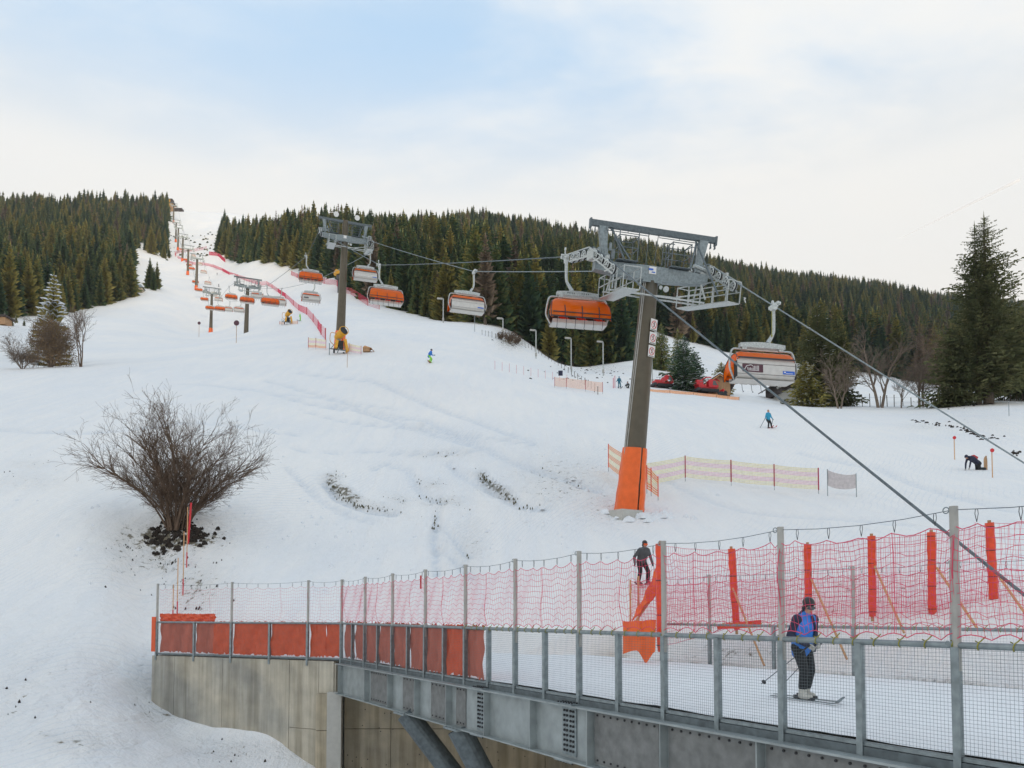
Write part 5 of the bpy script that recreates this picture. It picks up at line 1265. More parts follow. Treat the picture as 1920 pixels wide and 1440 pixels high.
def big_tree(px, py, Y, H, label, group=None, snow=0.0, leaf='needle', name='spruce_tree', zoff=0.0, **k):
    p = drop(px, Y); p.z += zoff
    root = thing(name, label, 'tree', tuple(p), group=group); c, s, t_ = spruce(int(px*7+Y), H=H, snow=snow, **k)
    if snow >= .8: c.v = [(x*.86, y*.86, z-.05) for x, y, z in c.v]
    c.build('crown', M[leaf], root); t_.build('trunk', M['bark'], root)
    if s.f: s.build('snow', M['snow_load'], root)
    return root
def Hpx(n, Y): return n/F*Y
# big spruce at the right edge, with two tops
bt = big_tree(1854, 757, 97, Hpx(365, 97), 'huge two-topped spruce towering over the fence at the right edge', Rr=6.9, levels=66, nb=9, segs=7, base=.07, power=.66, droop=.16, gap=.26, spray=.72, trunk_r=.62, leaf='needle_near')
c, s, t_ = spruce(991, H=Hpx(350, 97), Rr=4.6, levels=52, nb=8, segs=6, base=.12, power=.6, droop=.12, gap=.34, spray=.7, trunk_r=.35)
for src, mt, nm_ in ((c, 'needle_near', 'crown'), (t_, 'bark', 'trunk')):
    src.v = [(x-1.0, y+.4, z) for x, y, z in src.v]; src.build(nm_, M[mt], bt)
big_tree(1789, 752, 99, Hpx(150, 99), 'lower spruce with drooping branches just left of the huge spruce', Rr=4.6, levels=30, nb=8, segs=5, base=.02, power=.6, droop=.35, gap=.15, trunk_r=.3, leaf='needle_near')
big_tree(1922, 745, 104, Hpx(180, 104), 'dark spruce cut off by the right edge of the frame', Rr=6.0, levels=34, nb=8, segs=5, base=.10, power=.5, droop=.2, gap=.15, trunk_r=.3, leaf='needle_near')
# group right of the pale chair
big_tree(1535, 765, 112, Hpx(196, 112), 'tall dark spruce right of the pale chair and the small chalet', Rr=5.2, levels=46, nb=9, segs=5, base=.02, power=.55, droop=.3, gap=.05, trunk_r=.3, snow=.03, leaf='needle_near')
big_tree(1573, 763, 116, Hpx(165, 116), 'olive spruce behind the bare twin-stemmed tree', Rr=3.6, levels=34, nb=8, segs=4, base=.03, power=.45, droop=.3, leaf='needle_near')
big_tree(1512, 764, 110, Hpx(85, 110), 'short snow-dusted spruce beside the small chalet', Rr=3.6, levels=24, nb=9, segs=4, base=.0, power=.5, droop=.3, snow=.32, leaf='needle')
# around the snow groomers
for px, Y, n, rr, sn, lb_ in [(1240, 165, 92, 3.0, .03, 'slim spruce with drooping tiers just right of the first lift tower'), (1226, 168, 66, 2.4, .05, 'smaller spruce partly behind the first lift tower'),
        (1283, 122, 108, 4.0, .38, 'tall snow-dusted spruce between the two red snow groomers'), (1303, 124, 78, 2.6, .08, 'narrow spruce leaning on the snowy one, beside the floodlight mast'), (1271, 150, 100, 2.3, .04, 'thin spruce top behind the tall snow-dusted spruce'),
        (1353, 128, 62, 2.6, .05, 'small bushy spruce behind the wooden shed')]:
    big_tree(px, 0, Y, Hpx(n, Y), lb_, Rr=rr, levels=30, nb=8, segs=3, base=.03, power=.7, droop=.3, snow=sn, trunk_r=.2, zoff=-.2)
# snow-laden spruce at the left
big_tree(97, 0, 116, Hpx(180, 116), 'spruce thickly laden with white snow above the brown thicket at the left', Rr=3.5, levels=22, nb=10, segs=1, base=.0, power=.70, droop=.34, snow=1.0, trunk_r=.2)
big_tree(76, 0, 118, Hpx(110, 118), 'snowy spruce half hidden behind the snow-laden one at the left', Rr=2.6, levels=18, nb=9, segs=1, base=.0, snow=.8, trunk_r=.15)
for px, Y, n in ((8, 215, 26), (22, 210, 20), (30, 230, 18), (45, 220, 14)):
    p = drop(px, Y); o = link('spruce_tree', random.choice(SPROTO), None, (p.x, p.y, p.z-.1)); k = Hpx(n, Y)/12; o.scale = (k*1.2, k*1.2, k); tag(o, 'little snow-covered spruce on the slope at the far left', 'tree', 'little spruces at the far left')
# lone firs on the upper slope and shrubs
for px, Y, h in ((668, 850, 17), (672, 850, 10), (715, 830, 22), (762, 840, 18), (770, 845, 16), (783, 850, 12), (705, 840, 14)):
    p = drop(px, Y); o = link('spruce_tree', PROTO[3], None, (p.x, p.y, p.z-.2)); o.scale = (h/22, h/22, h/20); tag(o, 'lone dark spruce on the bright ridge above the middle forest', 'tree', 'lone spruces on the ridge')
shr = merged(300, 'mountain_pine', M['needle'], H=2.6, Rr=2.2, levels=6, nb=7, power=.5, droop=.2, base=.0)
for i in range(95):
    px = random.choice([random.uniform(304, 345), random.uniform(340, 400), random.uniform(350, 398)]); Y = random.uniform(590, 800)
    if px > 345 and Y > 740: continue
    p = drop(px, Y); k = random.uniform(.25, .6)
    o = link('mountain_pine', shr, None, (p.x, p.y, p.z-.2)); o.scale = (k*1.5, k*1.5, k); o.rotation_euler = (0, 0, random.random()*6); tag(o, 'low dark mountain pine dotted on the steep upper slope', 'shrub', 'mountain pines on the steep upper slope')

# bare trees and bushes
def bare(b, p, d, ln, r, depth, rd, spread=.45, up=.15, nseg=4, kids_=3, sides=4, curl=.18, minr=.006, shrink=.62):
    pts = [p.copy()]; dd = d.normalized(); q = p.copy(); bud = []
    for k in range(nseg):
        dd = (dd+Vector((rd.gauss(0, curl), rd.gauss(0, curl), rd.gauss(0, curl)*.6+up*.25))).normalized(); q = q+dd*ln/nseg; pts.append(q.copy()); bud.append((q.copy(), dd.copy(), (k+1)/nseg))
    b.tube(pts, [max(minr, r*(1-.55*k/nseg)) for k in range(nseg+1)], sides if depth > 1 else 3, cap=False)
    if depth <= 0: return
    for q_, d_, k in bud:
        if k < .3: continue
        for _ in range(kids_ if k < 1 else kids_-1 or 1):
            if rd.random() < .25: continue
            ax = Vector((rd.gauss(0, 1), rd.gauss(0, 1), rd.gauss(0, .6))); ax = (ax-d_*ax.dot(d_)); 
            if ax.length < 1e-3: continue
            nd = (d_*(1-spread*.5)+ax.normalized()*spread*rd.uniform(.7, 1.4)).normalized()
            bare(b, q_, nd, ln*shrink*rd.uniform(.75, 1.2), max(minr, r*(1-.5*k)*.52), depth-1, rd, spread, up, max(2, nseg-1), kids_, sides, curl, minr, shrink)
def bare_tree(name, px, Y, H, label, stems, seed, mt='bark_pale', cat='tree', spread=.45, depth=4, r=.2, width=.3, leaves=None, kids_=2, up=.15, trunkf=.42, minr=.008, p=None, curl=.14, shrink=.66):
    rd = random.Random(seed); p = p or drop(px, Y); p = p-Vector((0, 0, .15)); root = thing(name, label, cat, tuple(p))
    tb = MB(); cb = MB()
    for i in range(stems):
        az = i*2*math.pi/stems+rd.uniform(-.5, .5); tl = width*rd.uniform(.3, 1.0) if stems > 1 else 0
        d = Vector((math.cos(az)*tl, math.sin(az)*tl*.7, 1)).normalized(); q = p+Vector((math.cos(az), math.sin(az), 0))*(r*1.2 if stems > 1 else 0); pts = [q]; dd = d; L_ = H*trunkf*rd.uniform(.85, 1.15)
        for k in range(5):
            dd = (dd+Vector((rd.gauss(0, .06), rd.gauss(0, .06), .04))).normalized(); q = q+dd*L_/5; pts.append(q.copy())
            if k >= 1:
                for _ in range(kids_):
                    ax = Vector((rd.gauss(0, 1), rd.gauss(0, 1), .2)).normalized(); bare(cb, q.copy(), (dd*.8+ax*spread*1.3).normalized(), H*.26*rd.uniform(.8, 1.2), r*.42, depth-1, rd, spread, up, 4, 2, 4, curl, minr, shrink)
        tb.tube(pts, [r*(1-.09*k) for k in range(6)], 7); bare(cb, q.copy(), dd, H*(1-trunkf)*.62, r*.6, depth, rd, spread, up, 4, 2, 5, curl, minr, shrink)
    tb.build('trunk', M[mt], root, world=True); cb.build('twigs', M[mt], root, world=True)
    if leaves:
        lb = MB(); n, rx, rz, s0 = leaves
        for _ in range(n):
            a = rd.uniform(0, 6.28); rr = rx*math.sqrt(rd.random()); z = rz*rd.random(); k = (1-.35*z/rz); c = p+Vector((math.cos(a)*rr*k, math.sin(a)*rr*k, z)); e1 = Vector((rd.gauss(0, 1), rd.gauss(0, 1), rd.gauss(0, 1))).normalized()*s0; e2 = Vector((rd.gauss(0, 1), rd.gauss(0, 1), rd.gauss(0, 1))).normalized()*s0*.5
            lb.add([c, c+e1, c+e1*.5+e2], [(0, 1, 2)])
        lb.build('leaves', M['brown_leaf'], root, world=True)
    return root
bare_tree('bare_tree', 1650, 106, Hpx(142, 106), 'large bare ash-like tree with a double trunk behind the fence', 2, 5, r=.22, width=.12, depth=4, spread=.38, kids_=2, trunkf=.45, minr=.014)
bare_tree('bare_tree', 1690, 106, Hpx(88, 106), 'slim crooked bare tree between the two larger bare trees', 1, 15, r=.10, depth=4, spread=.32, minr=.012)
bare_tree('bare_tree', 1727, 108, Hpx(105, 108), 'round-crowned bare tree left of the huge spruce', 2, 9, r=.2, width=.15, depth=4, spread=.5, trunkf=.35, minr=.014)
bare_tree('bare_tree', 1574, 103, Hpx(102, 103), 'bare twin-stemmed tree in front of the olive spruce', 2, 12, r=.14, width=.3, depth=4, spread=.42, trunkf=.4, minr=.013)
bare_tree('bare_tree', 1772, 125, Hpx(150, 125), 'reddish brown leafless thicket tree behind the fence, beside the huge spruce', 5, 22, mt='bark_bush', r=.14, width=.5, depth=4, spread=.5, trunkf=.3, minr=.016, leaves=(2600, 5, 11, .22))
bare_tree('bare_tree', 152, 101, Hpx(108, 101), 'slender bare tree with three stems right of the brown thicket', 3, 31, mt='bark_bush', r=.09, width=.22, depth=4, spread=.34, trunkf=.55, minr=.010, kids_=1)
bare_tree('bush', 95, 103, Hpx(92, 103), 'tangled brown thicket of withered twigs under the snow-laden spruce', 11, 33, mt='bark_pale', cat='bush', r=.09, width=.5, depth=3, spread=.5, trunkf=.4, minr=.016, leaves=(9000, 3.6, 6.2, .2))
bare_tree('bush', 42, 101, Hpx(62, 101), 'small grey leafless bush left of the brown thicket', 9, 35, mt='bark_pale', cat='bush', r=.05, width=1.0, depth=3, spread=.5, trunkf=.3, minr=.012)
for i, (px, Y, n) in enumerate([(955, 160, 26), (968, 165, 20), (940, 162, 16)]):
    bare_tree('bush', px, Y, Hpx(n, Y), ['tufty bush poking from the snow at the foot of the forest', 'small dark bush beside the tufty one below the forest', 'tiny twiggy bush left of the tufty one'][i], 7, 60+i, mt='bark_bush', cat='bush', r=.05, width=1.0, depth=2, spread=.6, minr=.03, leaves=(160, 1.6, 2.0, .25))
# the big bush in the foreground
pb = hit(332, 992); pb.z -= .1
rd = random.Random(4); root = thing('bush', 'large leafless multi-stemmed bush with dark earth at its foot', 'bush', tuple(pb)); sb = MB(); tw = MB(); sc0 = pb.y/F
for i in range(54):
    az = rd.uniform(0, 6.28); tl = rd.uniform(.05, 1.0)**.6*1.6; big = i < 20
    ov = Vector((math.cos(az)*.64, math.sin(az)*.54, 0)); d = (ov*tl*.42+Vector((0, 0, 1))).normalized(); q = pb+Vector((math.cos(az)*rd.uniform(.1, .55), math.sin(az)*rd.uniform(.1, .45), 0)); L_ = sc0*rd.uniform(142, 180)*(1 if big else rd.uniform(.5, .85))
    pts = [q]; dd = d; r0 = rd.uniform(.045, .085) if big else rd.uniform(.018, .035)
    for k in range(7):
        dd = (dd+ov*tl*.14*min(1, (k+1)/3)+Vector((rd.gauss(0, .08), rd.gauss(0, .08), .0))).normalized(); q = q+dd*L_/7; pts.append(q.copy())
        if k >= 1:
            for _ in range(3 if big else 2):
                ax = Vector((rd.gauss(0, 1), rd.gauss(0, 1), rd.gauss(-.1, .5))).normalized(); bare(tw, q.copy(), (dd*.9+ax*.55).normalized(), L_*.30*rd.uniform(.7, 1.2), r0*.40, 2, rd, .5, .22, 3, 2, 3, .2, .0055, .62)
    sb.tube(pts, [r0*(1-.1*k) for k in range(8)], 6); bare(tw, q.copy(), dd, L_*.36, r0*.35, 3, rd, .42, .25, 4, 2, 3, .18, .0055, .62)
sb.build('stems', M['bark_bush'], root, world=True); tw.build('twigs', M['bark_bush'], root, world=True)
def clods(name, pts, rmin, rmax, mt, label, cat, seed, group=None, flat=.5):
    """separate lumps of earth or tufts joined because they are uncountable"""
    rd = random.Random(seed); b = MB()
    for (x, y) in pts:
        r = rd.uniform(rmin, rmax)**1.0; z = gz(x, y); c = Vector((x, y, z)); n = 7
        ring = [c+Vector((math.cos(k*6.283/n)*r*rd.uniform(.6, 1.5), math.sin(k*6.283/n)*r*rd.uniform(.6, 1.3), -.08)) for k in range(n)]
        mid = [c+(q-c)*.62+Vector((0, 0, r*flat*rd.uniform(.4, 1.2)+.05)) for q in ring]; top = c+Vector((0, 0, r*flat*rd.uniform(.7, 1.2)+.06))
        b.add(ring+mid+[top], [(k, (k+1) % n, n+(k+1) % n, n+k) for k in range(n)]+[(n+k, n+(k+1) % n, 2*n) for k in range(n)])
    return tag(b.build(name, M[mt]), label, cat, group, kind='stuff')
rd = random.Random(11)
pp = [(pb.x+rd.gauss(0, .8), pb.y+rd.gauss(-.1, .5)) for _ in range(150)]+[(pb.x+rd.uniform(-1.9, 1.9), pb.y-.4+rd.gauss(0, .25)) for _ in range(26)]
clods('soil', pp, .06, .22, 'soil', 'dark bare earth and roots round the foot of the big bush', 'soil', 3)
def scat(px, py, sx, sy, n, rot=0):
    o = []; c_, s_ = math.cos(R(rot)), math.sin(R(rot))
    for _ in range(n):
        a, b_ = rd.gauss(0, sx), rd.gauss(0, sy); h_ = hit(px+a*c_-b_*s_, py+a*s_+b_*c_); o.append((h_.x, h_.y))
    return o
pp = scat(300, 1030, 60, 18, 50)+scat(350, 1100, 40, 40, 45)+scat(280, 1060, 50, 30, 14)+scat(60, 1330, 60, 50, 9)+scat(300, 1330, 40, 10, 10)+scat(420, 1415, 60, 15, 12)+scat(60, 880, 60, 12, 8)
clods('earth_crumbs', pp, .015, .06, 'soil', 'crumbs of dark earth scattered on the snow below the bush and by the wall', 'soil', 5, flat=.35)
pp = scat(632, 905, 8, 10, 35, 0)+scat(650, 930, 26, 5, 70, 35)+scat(700, 950, 30, 4, 30, 12)+scat(935, 915, 28, 4, 80, 36)+scat(906, 893, 5, 4, 14)+scat(815, 907, 16, 4, 24, 15)+scat(832, 942, 26, 5, 28, 10)+scat(750, 938, 14, 4, 16, 15)+scat(830, 852, 24, 4, 14)+scat(816, 975, 3, 10, 10)+scat(1030, 900, 60, 30, 26)+scat(885, 1030, 12, 18, 9)
clods('grass_tufts', pp, .015, .055, 'grassm', 'dry grass showing through scraped snow in front of the first tower', 'grass', 6, flat=.5)
pp = scat(1722, 791, 6, 1.5, 10)+scat(1768, 797, 22, 1.5, 22, 8)+scat(1820, 812, 22, 2, 26, 24)+scat(1855, 822, 10, 3, 12)+scat(1905, 850, 10, 4, 12)+scat(1790, 760, 30, 3, 12)
clods('stream_stones', pp, .05, .22, 'soil', 'dark stones and earth along the snowed-in stream below the huge spruce', 'stone', 8, flat=.4)
pp = scat(1110, 700, 50, 9, 50)+scat(960, 632, 12, 9, 26)+scat(1255, 690, 30, 5, 20)+scat(30, 625, 30, 14, 24)
clods('heather_tufts', pp, .08, .26, 'soil', 'dark tufts showing through the thin snow below the forest edge', 'plant', 9, flat=.4)
pp = scat(780, 960, 210, 60, 110)+scat(1080, 930, 50, 40, 50)+scat(1060, 880, 50, 30, 30)+scat(150, 950, 90, 70, 16)
clods('snow_lumps', pp, .05, .17, 'snow_load', 'small lumps of crusted snow scattered over the slope', 'snow', 10, flat=.5)

pp = [(T1.location.x+rd.gauss(.9, .9), T1.location.y-1.2+rd.gauss(0, .5)) for _ in range(40)]
clods('snow_bank', pp, .12, .38, 'snow_load', 'lumpy snow piled against the foot of the nearest tower', 'snow', 12, flat=.5)

# ------------------------------------------------------------------ people
M['jk_blue'] = mat('blue_jacket', (0.03, 0.19, 0.62), 0.6, 0, 0.2, 5); M['jk_navy'] = mat('navy_cloth', (0.018, 0.022, 0.05), 0.7, 0, 0.2, 5)
M['pants'] = mat('black_cloth', (0.014, 0.016, 0.018), 0.75, 0, 0.25, 6); M['jk_grey'] = mat('grey_jacket', (0.075, 0.078, 0.082), 0.7, 0, 0.2, 6)
M['jk_teal'] = mat('turquoise_jacket', (0.02, 0.30, 0.48), 0.6, 0, 0.15, 5); M['boot'] = mat('pale_ski_boot', (0.48, 0.47, 0.42), 0.4, 0, 0.15, 8)
M['lime'] = mat('lime_trousers', (0.25, 0.65, 0.05), 0.6); M['glove'] = mat('light_grey_glove', (0.45, 0.44, 0.40), 0.7); M['petrol'] = mat('petrol_suit', (0.015, 0.13, 0.20), 0.6)
M['lens'] = mat('orange_goggle_lens', (0.85, 0.12, 0.02), 0.2); M['helmet'] = mat('black_helmet', (0.02, 0.02, 0.022), 0.3); M['redj'] = mat('red_cloth', (0.5, 0.03, 0.03), 0.6)
def capsule(b, p, q, r0, r1, n=10):
    p, q = Vector(p), Vector(q); d = (q-p); ln = d.length; d = d/ln if ln > 1e-6 else Vector((0, 0, 1)); pts = []; rs = []
    for a in (90, 60, 30): pts.append(p-d*r0*math.sin(R(a))); rs.append(max(.002, r0*math.cos(R(a))))
    pts += [p, p.lerp(q, .5), q]; rs += [r0, (r0+r1)/2, r1]
    for a in (30, 60, 90): pts.append(q+d*r1*math.sin(R(a))); rs.append(max(.002, r1*math.cos(R(a))))
    b.tube(pts, rs, n)
def fuse(b, name, mt, parent, voxel=0.02, smooth=3):
    me = b.mesh('tmp', mt); o = bpy.data.objects.new('tmp', me); C.objects.link(o)
    r = o.modifiers.new('r', 'REMESH'); r.mode = 'VOXEL'; r.voxel_size = voxel
    s = o.modifiers.new('s', 'SMOOTH'); s.iterations = smooth; s.factor = .6
    dg = bpy.context.evaluated_depsgraph_get(); nm_ = bpy.data.meshes.new_from_object(o.evaluated_get(dg)); nm_.name = name
    bpy.data.objects.remove(o); bpy.data.meshes.remove(me)
    if not nm_.materials: nm_.materials.append(mt)
    nm_.polygons.foreach_set('use_smooth', [True]*len(nm_.polygons)); return link(name, nm_, parent)
STAND = dict(pelvis=(0, 0, .95), waist=(0, 0, 1.10), chest=(0, 0, 1.33), neck=(0, 0, 1.50), head=(0, -.02, 1.66),
             sh=.19, hip=.10, elL=(.27, .02, 1.12), haL=(.26, -.14, .92), elR=(-.27, .02, 1.12), haR=(-.26, -.14, .92),
             knL=(.12, -.05, .52), anL=(.13, .02, .10), knR=(-.12, -.05, .52), anR=(-.13, .02, .10), bow=0)
def person(loc, rz, label, pose, jacket, pants, hat='helmet', gl='glove', boot='boot', sleeve=None, goggles='glass', vox=.02, skis=None, poles=None, board=None, scale=1.0, rx=0, group=None, trim=None):
    P_ = dict(STAND); P_.update(pose); V = {k: Vector(v) if isinstance(v, tuple) else v for k, v in P_.items()}
    root = thing('person', label, 'person', tuple(loc), (rx, 0, rz), group); root.scale = (scale,)*3
    up = (V['neck']-V['pelvis']).normalized(); shx = Vector((1, 0, 0)); shC = V['neck']-up*.07
    sL, sR = shC+shx*V['sh'], shC-shx*V['sh']; hL, hR = V['pelvis']+shx*V['hip'], V['pelvis']-shx*V['hip']
    def torso(b, g=0.0):
        for o_ in (-.07, .07): capsule(b, V['waist']+shx*o_, V['chest']+shx*o_*1.3, .105+g, .125+g)
        capsule(b, sL-shx*.04, sR+shx*.04, .07+g, .07+g); capsule(b, V['chest'], V['neck'], .12+g, .07+g)
        for o_ in (-.07, .07): capsule(b, V['pelvis']+shx*o_, V['waist']+shx*o_*.9, .115+g, .105+g)
    b = MB(); torso(b)
    for s_, e_, h_ in ((sL, V['elL'], V['haL']), (sR, V['elR'], V['haR'])): capsule(b, s_, e_, .055, .043); capsule(b, e_, h_, .042, .030)
    for h_, k_, a_ in ((hL, V['knL'], V['anL']), (hR, V['knR'], V['anR'])): capsule(b, h_, k_, .085, .058); capsule(b, k_, a_, .056, .04); capsule(b, a_-Vector((0, 0, .04)), a_+Vector((0, -.14, -.06)), .04, .03)
    hd = V['head']; capsule(b, V['neck']-up*.03, hd-up*.05, .055, .055); hm = Euler((R(V['bow']), 0, 0)).to_matrix()
    def hv(x, y, z): return hd+hm @ Vector((x, y, z))
    b.sphere(hv(0, .01, .02), (.075, .092, .11), 14, hm); b.sphere(hv(0, -.045, -.045), (.052, .05, .055), 10, hm); b.sphere(hv(0, -.098, -.012), (.013, .022, .026), 8, hm)
    b.sphere(hv(.076, .01, 0), (.012, .022, .03), 8, hm); b.sphere(hv(-.076, .01, 0), (.012, .022, .03), 8, hm)
    body = fuse(b, 'body', M['skin'], root, min(vox, .014), 2)
    fb = MB(); fb.sphere(hv(.03, -.086, .022), .011, 6); fb.sphere(hv(-.03, -.086, .022), .011, 6); fb.build('eye', M['dark'], body)
    fb = MB(); fb.tube([hv(-.024, -.092, -.055), hv(0, -.098, -.058), hv(.024, -.092, -.055)], .006, 5); fb.build('mouth', M['redj'], body)
    b = MB(); torso(b, .03); capsule(b, V['pelvis']-up*.10+shx*.06, V['pelvis']+shx*.06, .13, .14); capsule(b, V['pelvis']-up*.10-shx*.06, V['pelvis']-shx*.06, .13, .14); capsule(b, V['neck']-up*.02, V['neck']+up*.03, .078, .07)
    if not sleeve:
        for s_, e_, h_ in ((sL, V['elL'], V['haL']), (sR, V['elR'], V['haR'])): capsule(b, s_, e_, .078, .064); capsule(b, e_, e_.lerp(h_, .92), .064, .05)
    fuse(b, 'jacket', M[jacket], root, vox)
    if sleeve:
        for s_, e_, h_ in ((sL, V['elL'], V['haL']), (sR, V['elR'], V['haR'])):
            b = MB(); capsule(b, s_-shx*.0, s_+up*.0, .105, .10); capsule(b, s_, e_, .09, .068); capsule(b, e_, e_.lerp(h_, .92), .068, .052); fuse(b, 'sleeve', M[sleeve], root, vox)
    b = MB()
    for h_, k_, a_ in ((hL, V['knL'], V['anL']), (hR, V['knR'], V['anR'])): capsule(b, h_, k_, .115, .085); capsule(b, k_, k_.lerp(a_, .78), .085, .082)
    capsule(b, hL, hR, .125, .125); fuse(b, 'trousers', M[pants], root, vox)
    for a_, k_ in ((V['anL'], V['knL']), (V['anR'], V['knR'])):
        b = MB(); capsule(b, a_+(k_-a_)*.30, a_-Vector((0, 0, .02)), .072, .075); capsule(b, a_+Vector((0, .03, -.06)), a_+Vector((0, -.17, -.07)), .06, .052); fuse(b, 'boot', M[boot], root, vox*.8, 1)
    b = MB(); b.sphere(hv(0, .040, .060), (.102, .118, .105), 16, hm); b.sphere(hv(.088, .02, -.03), (.025, .05, .06), 8, hm); b.sphere(hv(-.088, .02, -.03), (.025, .05, .06), 8, hm); capsule(b, hv(-.05, -.075, .085), hv(.05, -.075, .085), .016, .016); fuse(b, 'helmet', M[hat], root, .012, 1)
    if goggles:
        b = MB()
        def gf(s, t_):
            a = R(-62+124*s); w_ = .088+.018*(1-abs(2*t_-1)); return hv(math.sin(a)*w_*1.02, -math.cos(a)*w_*1.12-.008, .060-.075*t_)
        b.grid(gf, 12, 4); b.build('goggles', M[goggles], root, smooth=True)
    for h_, e_ in ((V['haL'], V['elL']), (V['haR'], V['elR'])):
        b = MB(); d = (h_-e_).normalized(); sx = d.cross(Vector((1, 0, 0))); sx = sx.normalized() if sx.length > .2 else Vector((0, 1, 0)); pn = d.cross(sx)
        capsule(b, h_-d*.03, h_+d*.02, .036, .036); capsule(b, h_+d*.02+sx*.02, h_+d*.06+sx*.018, .032, .026); capsule(b, h_+d*.02-sx*.02, h_+d*.06-sx*.018, .032, .026)
        for i, l_ in enumerate((.030, .038, .035, .026)):
            f0 = h_+d*.07+sx*(.034-.023*i); f1 = f0+d*l_*.8+pn*.016; f2 = f1-d*.004+pn*l_; capsule(b, f0, f1, .0135, .0125, 6); capsule(b, f1, f2, .0125, .011, 6)
        capsule(b, h_+sx*.034, h_+sx*.05+d*.035+pn*.02, .015, .013, 6); capsule(b, h_+sx*.05+d*.035+pn*.02, h_+sx*.030+d*.055+pn*.038, .013, .011, 6); fuse(b, 'glove', M[gl], root, .009, 1)
    if skis:
        for a_ in (V['anL'], V['anR']):
            b = MB(); n = 16; vs_ = []
            for i in range(n+1):
                s = i/n; y = .78-1.65*s; w_ = .045-.012*math.sin(s*math.pi)+(.008 if s > .85 else 0); w_ *= (1 if s < .95 else .6); z = a_.z-.135+(.10*max(0, (s-.88)/.12)**2)
                for x, zz in ((-w_, z), (w_, z), (w_, z+.012), (-w_, z+.012)): vs_.append((a_.x+x, a_.y+y, zz))
            fs = [(i*4+k, i*4+(k+1) % 4, i*4+4+(k+1) % 4, i*4+4+k) for i in range(n) for k in range(4)]+[(0, 3, 2, 1), (n*4, n*4+1, n*4+2, n*4+3)]
            b.add(vs_, fs); sk = b.build('ski', M[skis], root)
            b = MB(); b.box((a_.x, a_.y-.20, a_.z-.10), (.07, .10, .05)); b.box((a_.x, a_.y+.13, a_.z-.09), (.07, .12, .07)); b.build('binding', M['dark'], root)
    if board:
        c, ang = board; b = MB(); n = 14; vs_ = []
        for i in range(n+1):
            s = -1+2*i/n; y = s*.76; w_ = .145*(1-abs(s)**6*.75)-.012*(1-s*s); z = .07*max(0, (abs(s)-.8)/.2)**2
            for x, zz in ((-w_, z), (w_, z), (w_, z+.015), (-w_, z+.015)): vs_.append(Vector(c)+Euler(ang).to_matrix() @ Vector((x, y, zz)))
        fs = [(i*4+k, i*4+(k+1) % 4, i*4+4+(k+1) % 4, i*4+4+k) for i in range(n) for k in range(4)]+[(0, 3, 2, 1), (n*4, n*4+1, n*4+2, n*4+3)]
        b.add(vs_, fs); b.build('snowboard', M['wood'], root)
    if trim: trim(root, V)
    if poles:
        Mx = Matrix.Translation(Vector(loc)) @ Euler((rx, 0, rz)).to_matrix().to_4x4() @ Matrix.Scale(scale, 4)
        for (p, q), lb_ in poles:
            a, c = Mx @ Vector(p), Mx @ Vector(q); d = (c-a).normalized(); r_ = thing('ski_pole', lb_, 'ski pole', tuple(a), group=None)
            b = MB(); b.tube([a+d*.12, c], .008*scale*max(1, a.y/25), 6); b.build('shaft', M['galv_dark'], r_, world=True)
            b = MB(); b.tube([a-d*.02, a+d*.14], .016*scale, 6); b.build('grip', M['black'], r_, world=True)
            b = MB(); cc = c-d*.07; b.tube([cc-d*.01, cc+d*.012], .045*scale, 8); b.build('basket', M['black'], r_, world=True)
    return root
# on the bridge
def trim1(root, V):
    b = MB(); sh = V['chest']
    b.tube([V['neck']+Vector((.05, -.10, .0)), sh+Vector((.10, -.165, -.02)), V['waist']+Vector((.13, -.15, .0)), V['pelvis']+Vector((.15, -.15, -.08))], .022, 6); b.build('stripe', M['jk_navy'], root)
    b = MB()
    capsule(b, V['neck']+Vector((0, .05, .0)), V['neck']+Vector((0, .03, .03)), .10, .09); capsule(b, V['neck']+Vector((-.12, .06, -.08)), V['neck']+Vector((.12, .06, -.08)), .115, .115); fuse(b, 'yoke', M['jk_navy'], root, .02)
p1 = drop(1518, 13.9); p1.z = .135
person((p1.x+.02, 13.9, .10), R(24), 'skier in a blue and navy jacket walking across the bridge on skis, head bowed', dict(pelvis=(0, .03, .93), waist=(0, .01, 1.10), chest=(0, -.03, 1.32), neck=(0, -.07, 1.50), head=(0, -.15, 1.66), bow=30,
       elL=(.29, .02, 1.14), haL=(.12, -.24, .98), elR=(-.29, .02, 1.14), haR=(-.10, -.25, .96), knL=(.13, -.04, .52), anL=(.14, .10, .135), knR=(-.13, -.14, .53), anR=(-.13, -.10, .135)),
       'jk_blue', 'pants', skis='galv', sleeve='jk_navy', vox=.017, trim=trim1,
       poles=[(((.12, -.30, 1.0), (.22, .85, .10)), 'ski pole trailing behind the skier on the bridge, nearer to the camera'), (((-.14, -.28, .97), (-.30, .75, .22)), 'ski pole held behind the skier on the bridge, farther from the camera')])
p2 = at(1205, 1091, 30.2)
person((p2.x, p2.y, min(p2.z, gz(p2.x, p2.y)+.4)), R(20), 'skier in a grey jacket with orange goggles standing above the bridge entrance, looking down', dict(pelvis=(0, .08, .90), waist=(0, .03, 1.05), chest=(0, -.07, 1.26), neck=(0, -.14, 1.42), head=(0, -.20, 1.56), bow=18,
       elL=(.36, .0, 1.08), haL=(.38, -.12, .82), elR=(-.36, .0, 1.08), haR=(-.40, -.10, .80), knL=(.20, -.10, .50), anL=(.24, .02, .12), knR=(-.16, -.10, .50), anR=(-.16, .04, .12)),
       'jk_grey', 'pants', goggles='lens', boot='dark', gl='dark', skis='red', vox=.022, scale=1.0,
       poles=[(((.38, -.14, .84), (.75, .1, .05)), 'pale ski pole in the left hand of the skier in grey'), (((-.40, -.12, .82), (-.50, -.3, .0)), 'ski pole in the right hand of the skier in grey')])
p3 = hit(1441, 803)
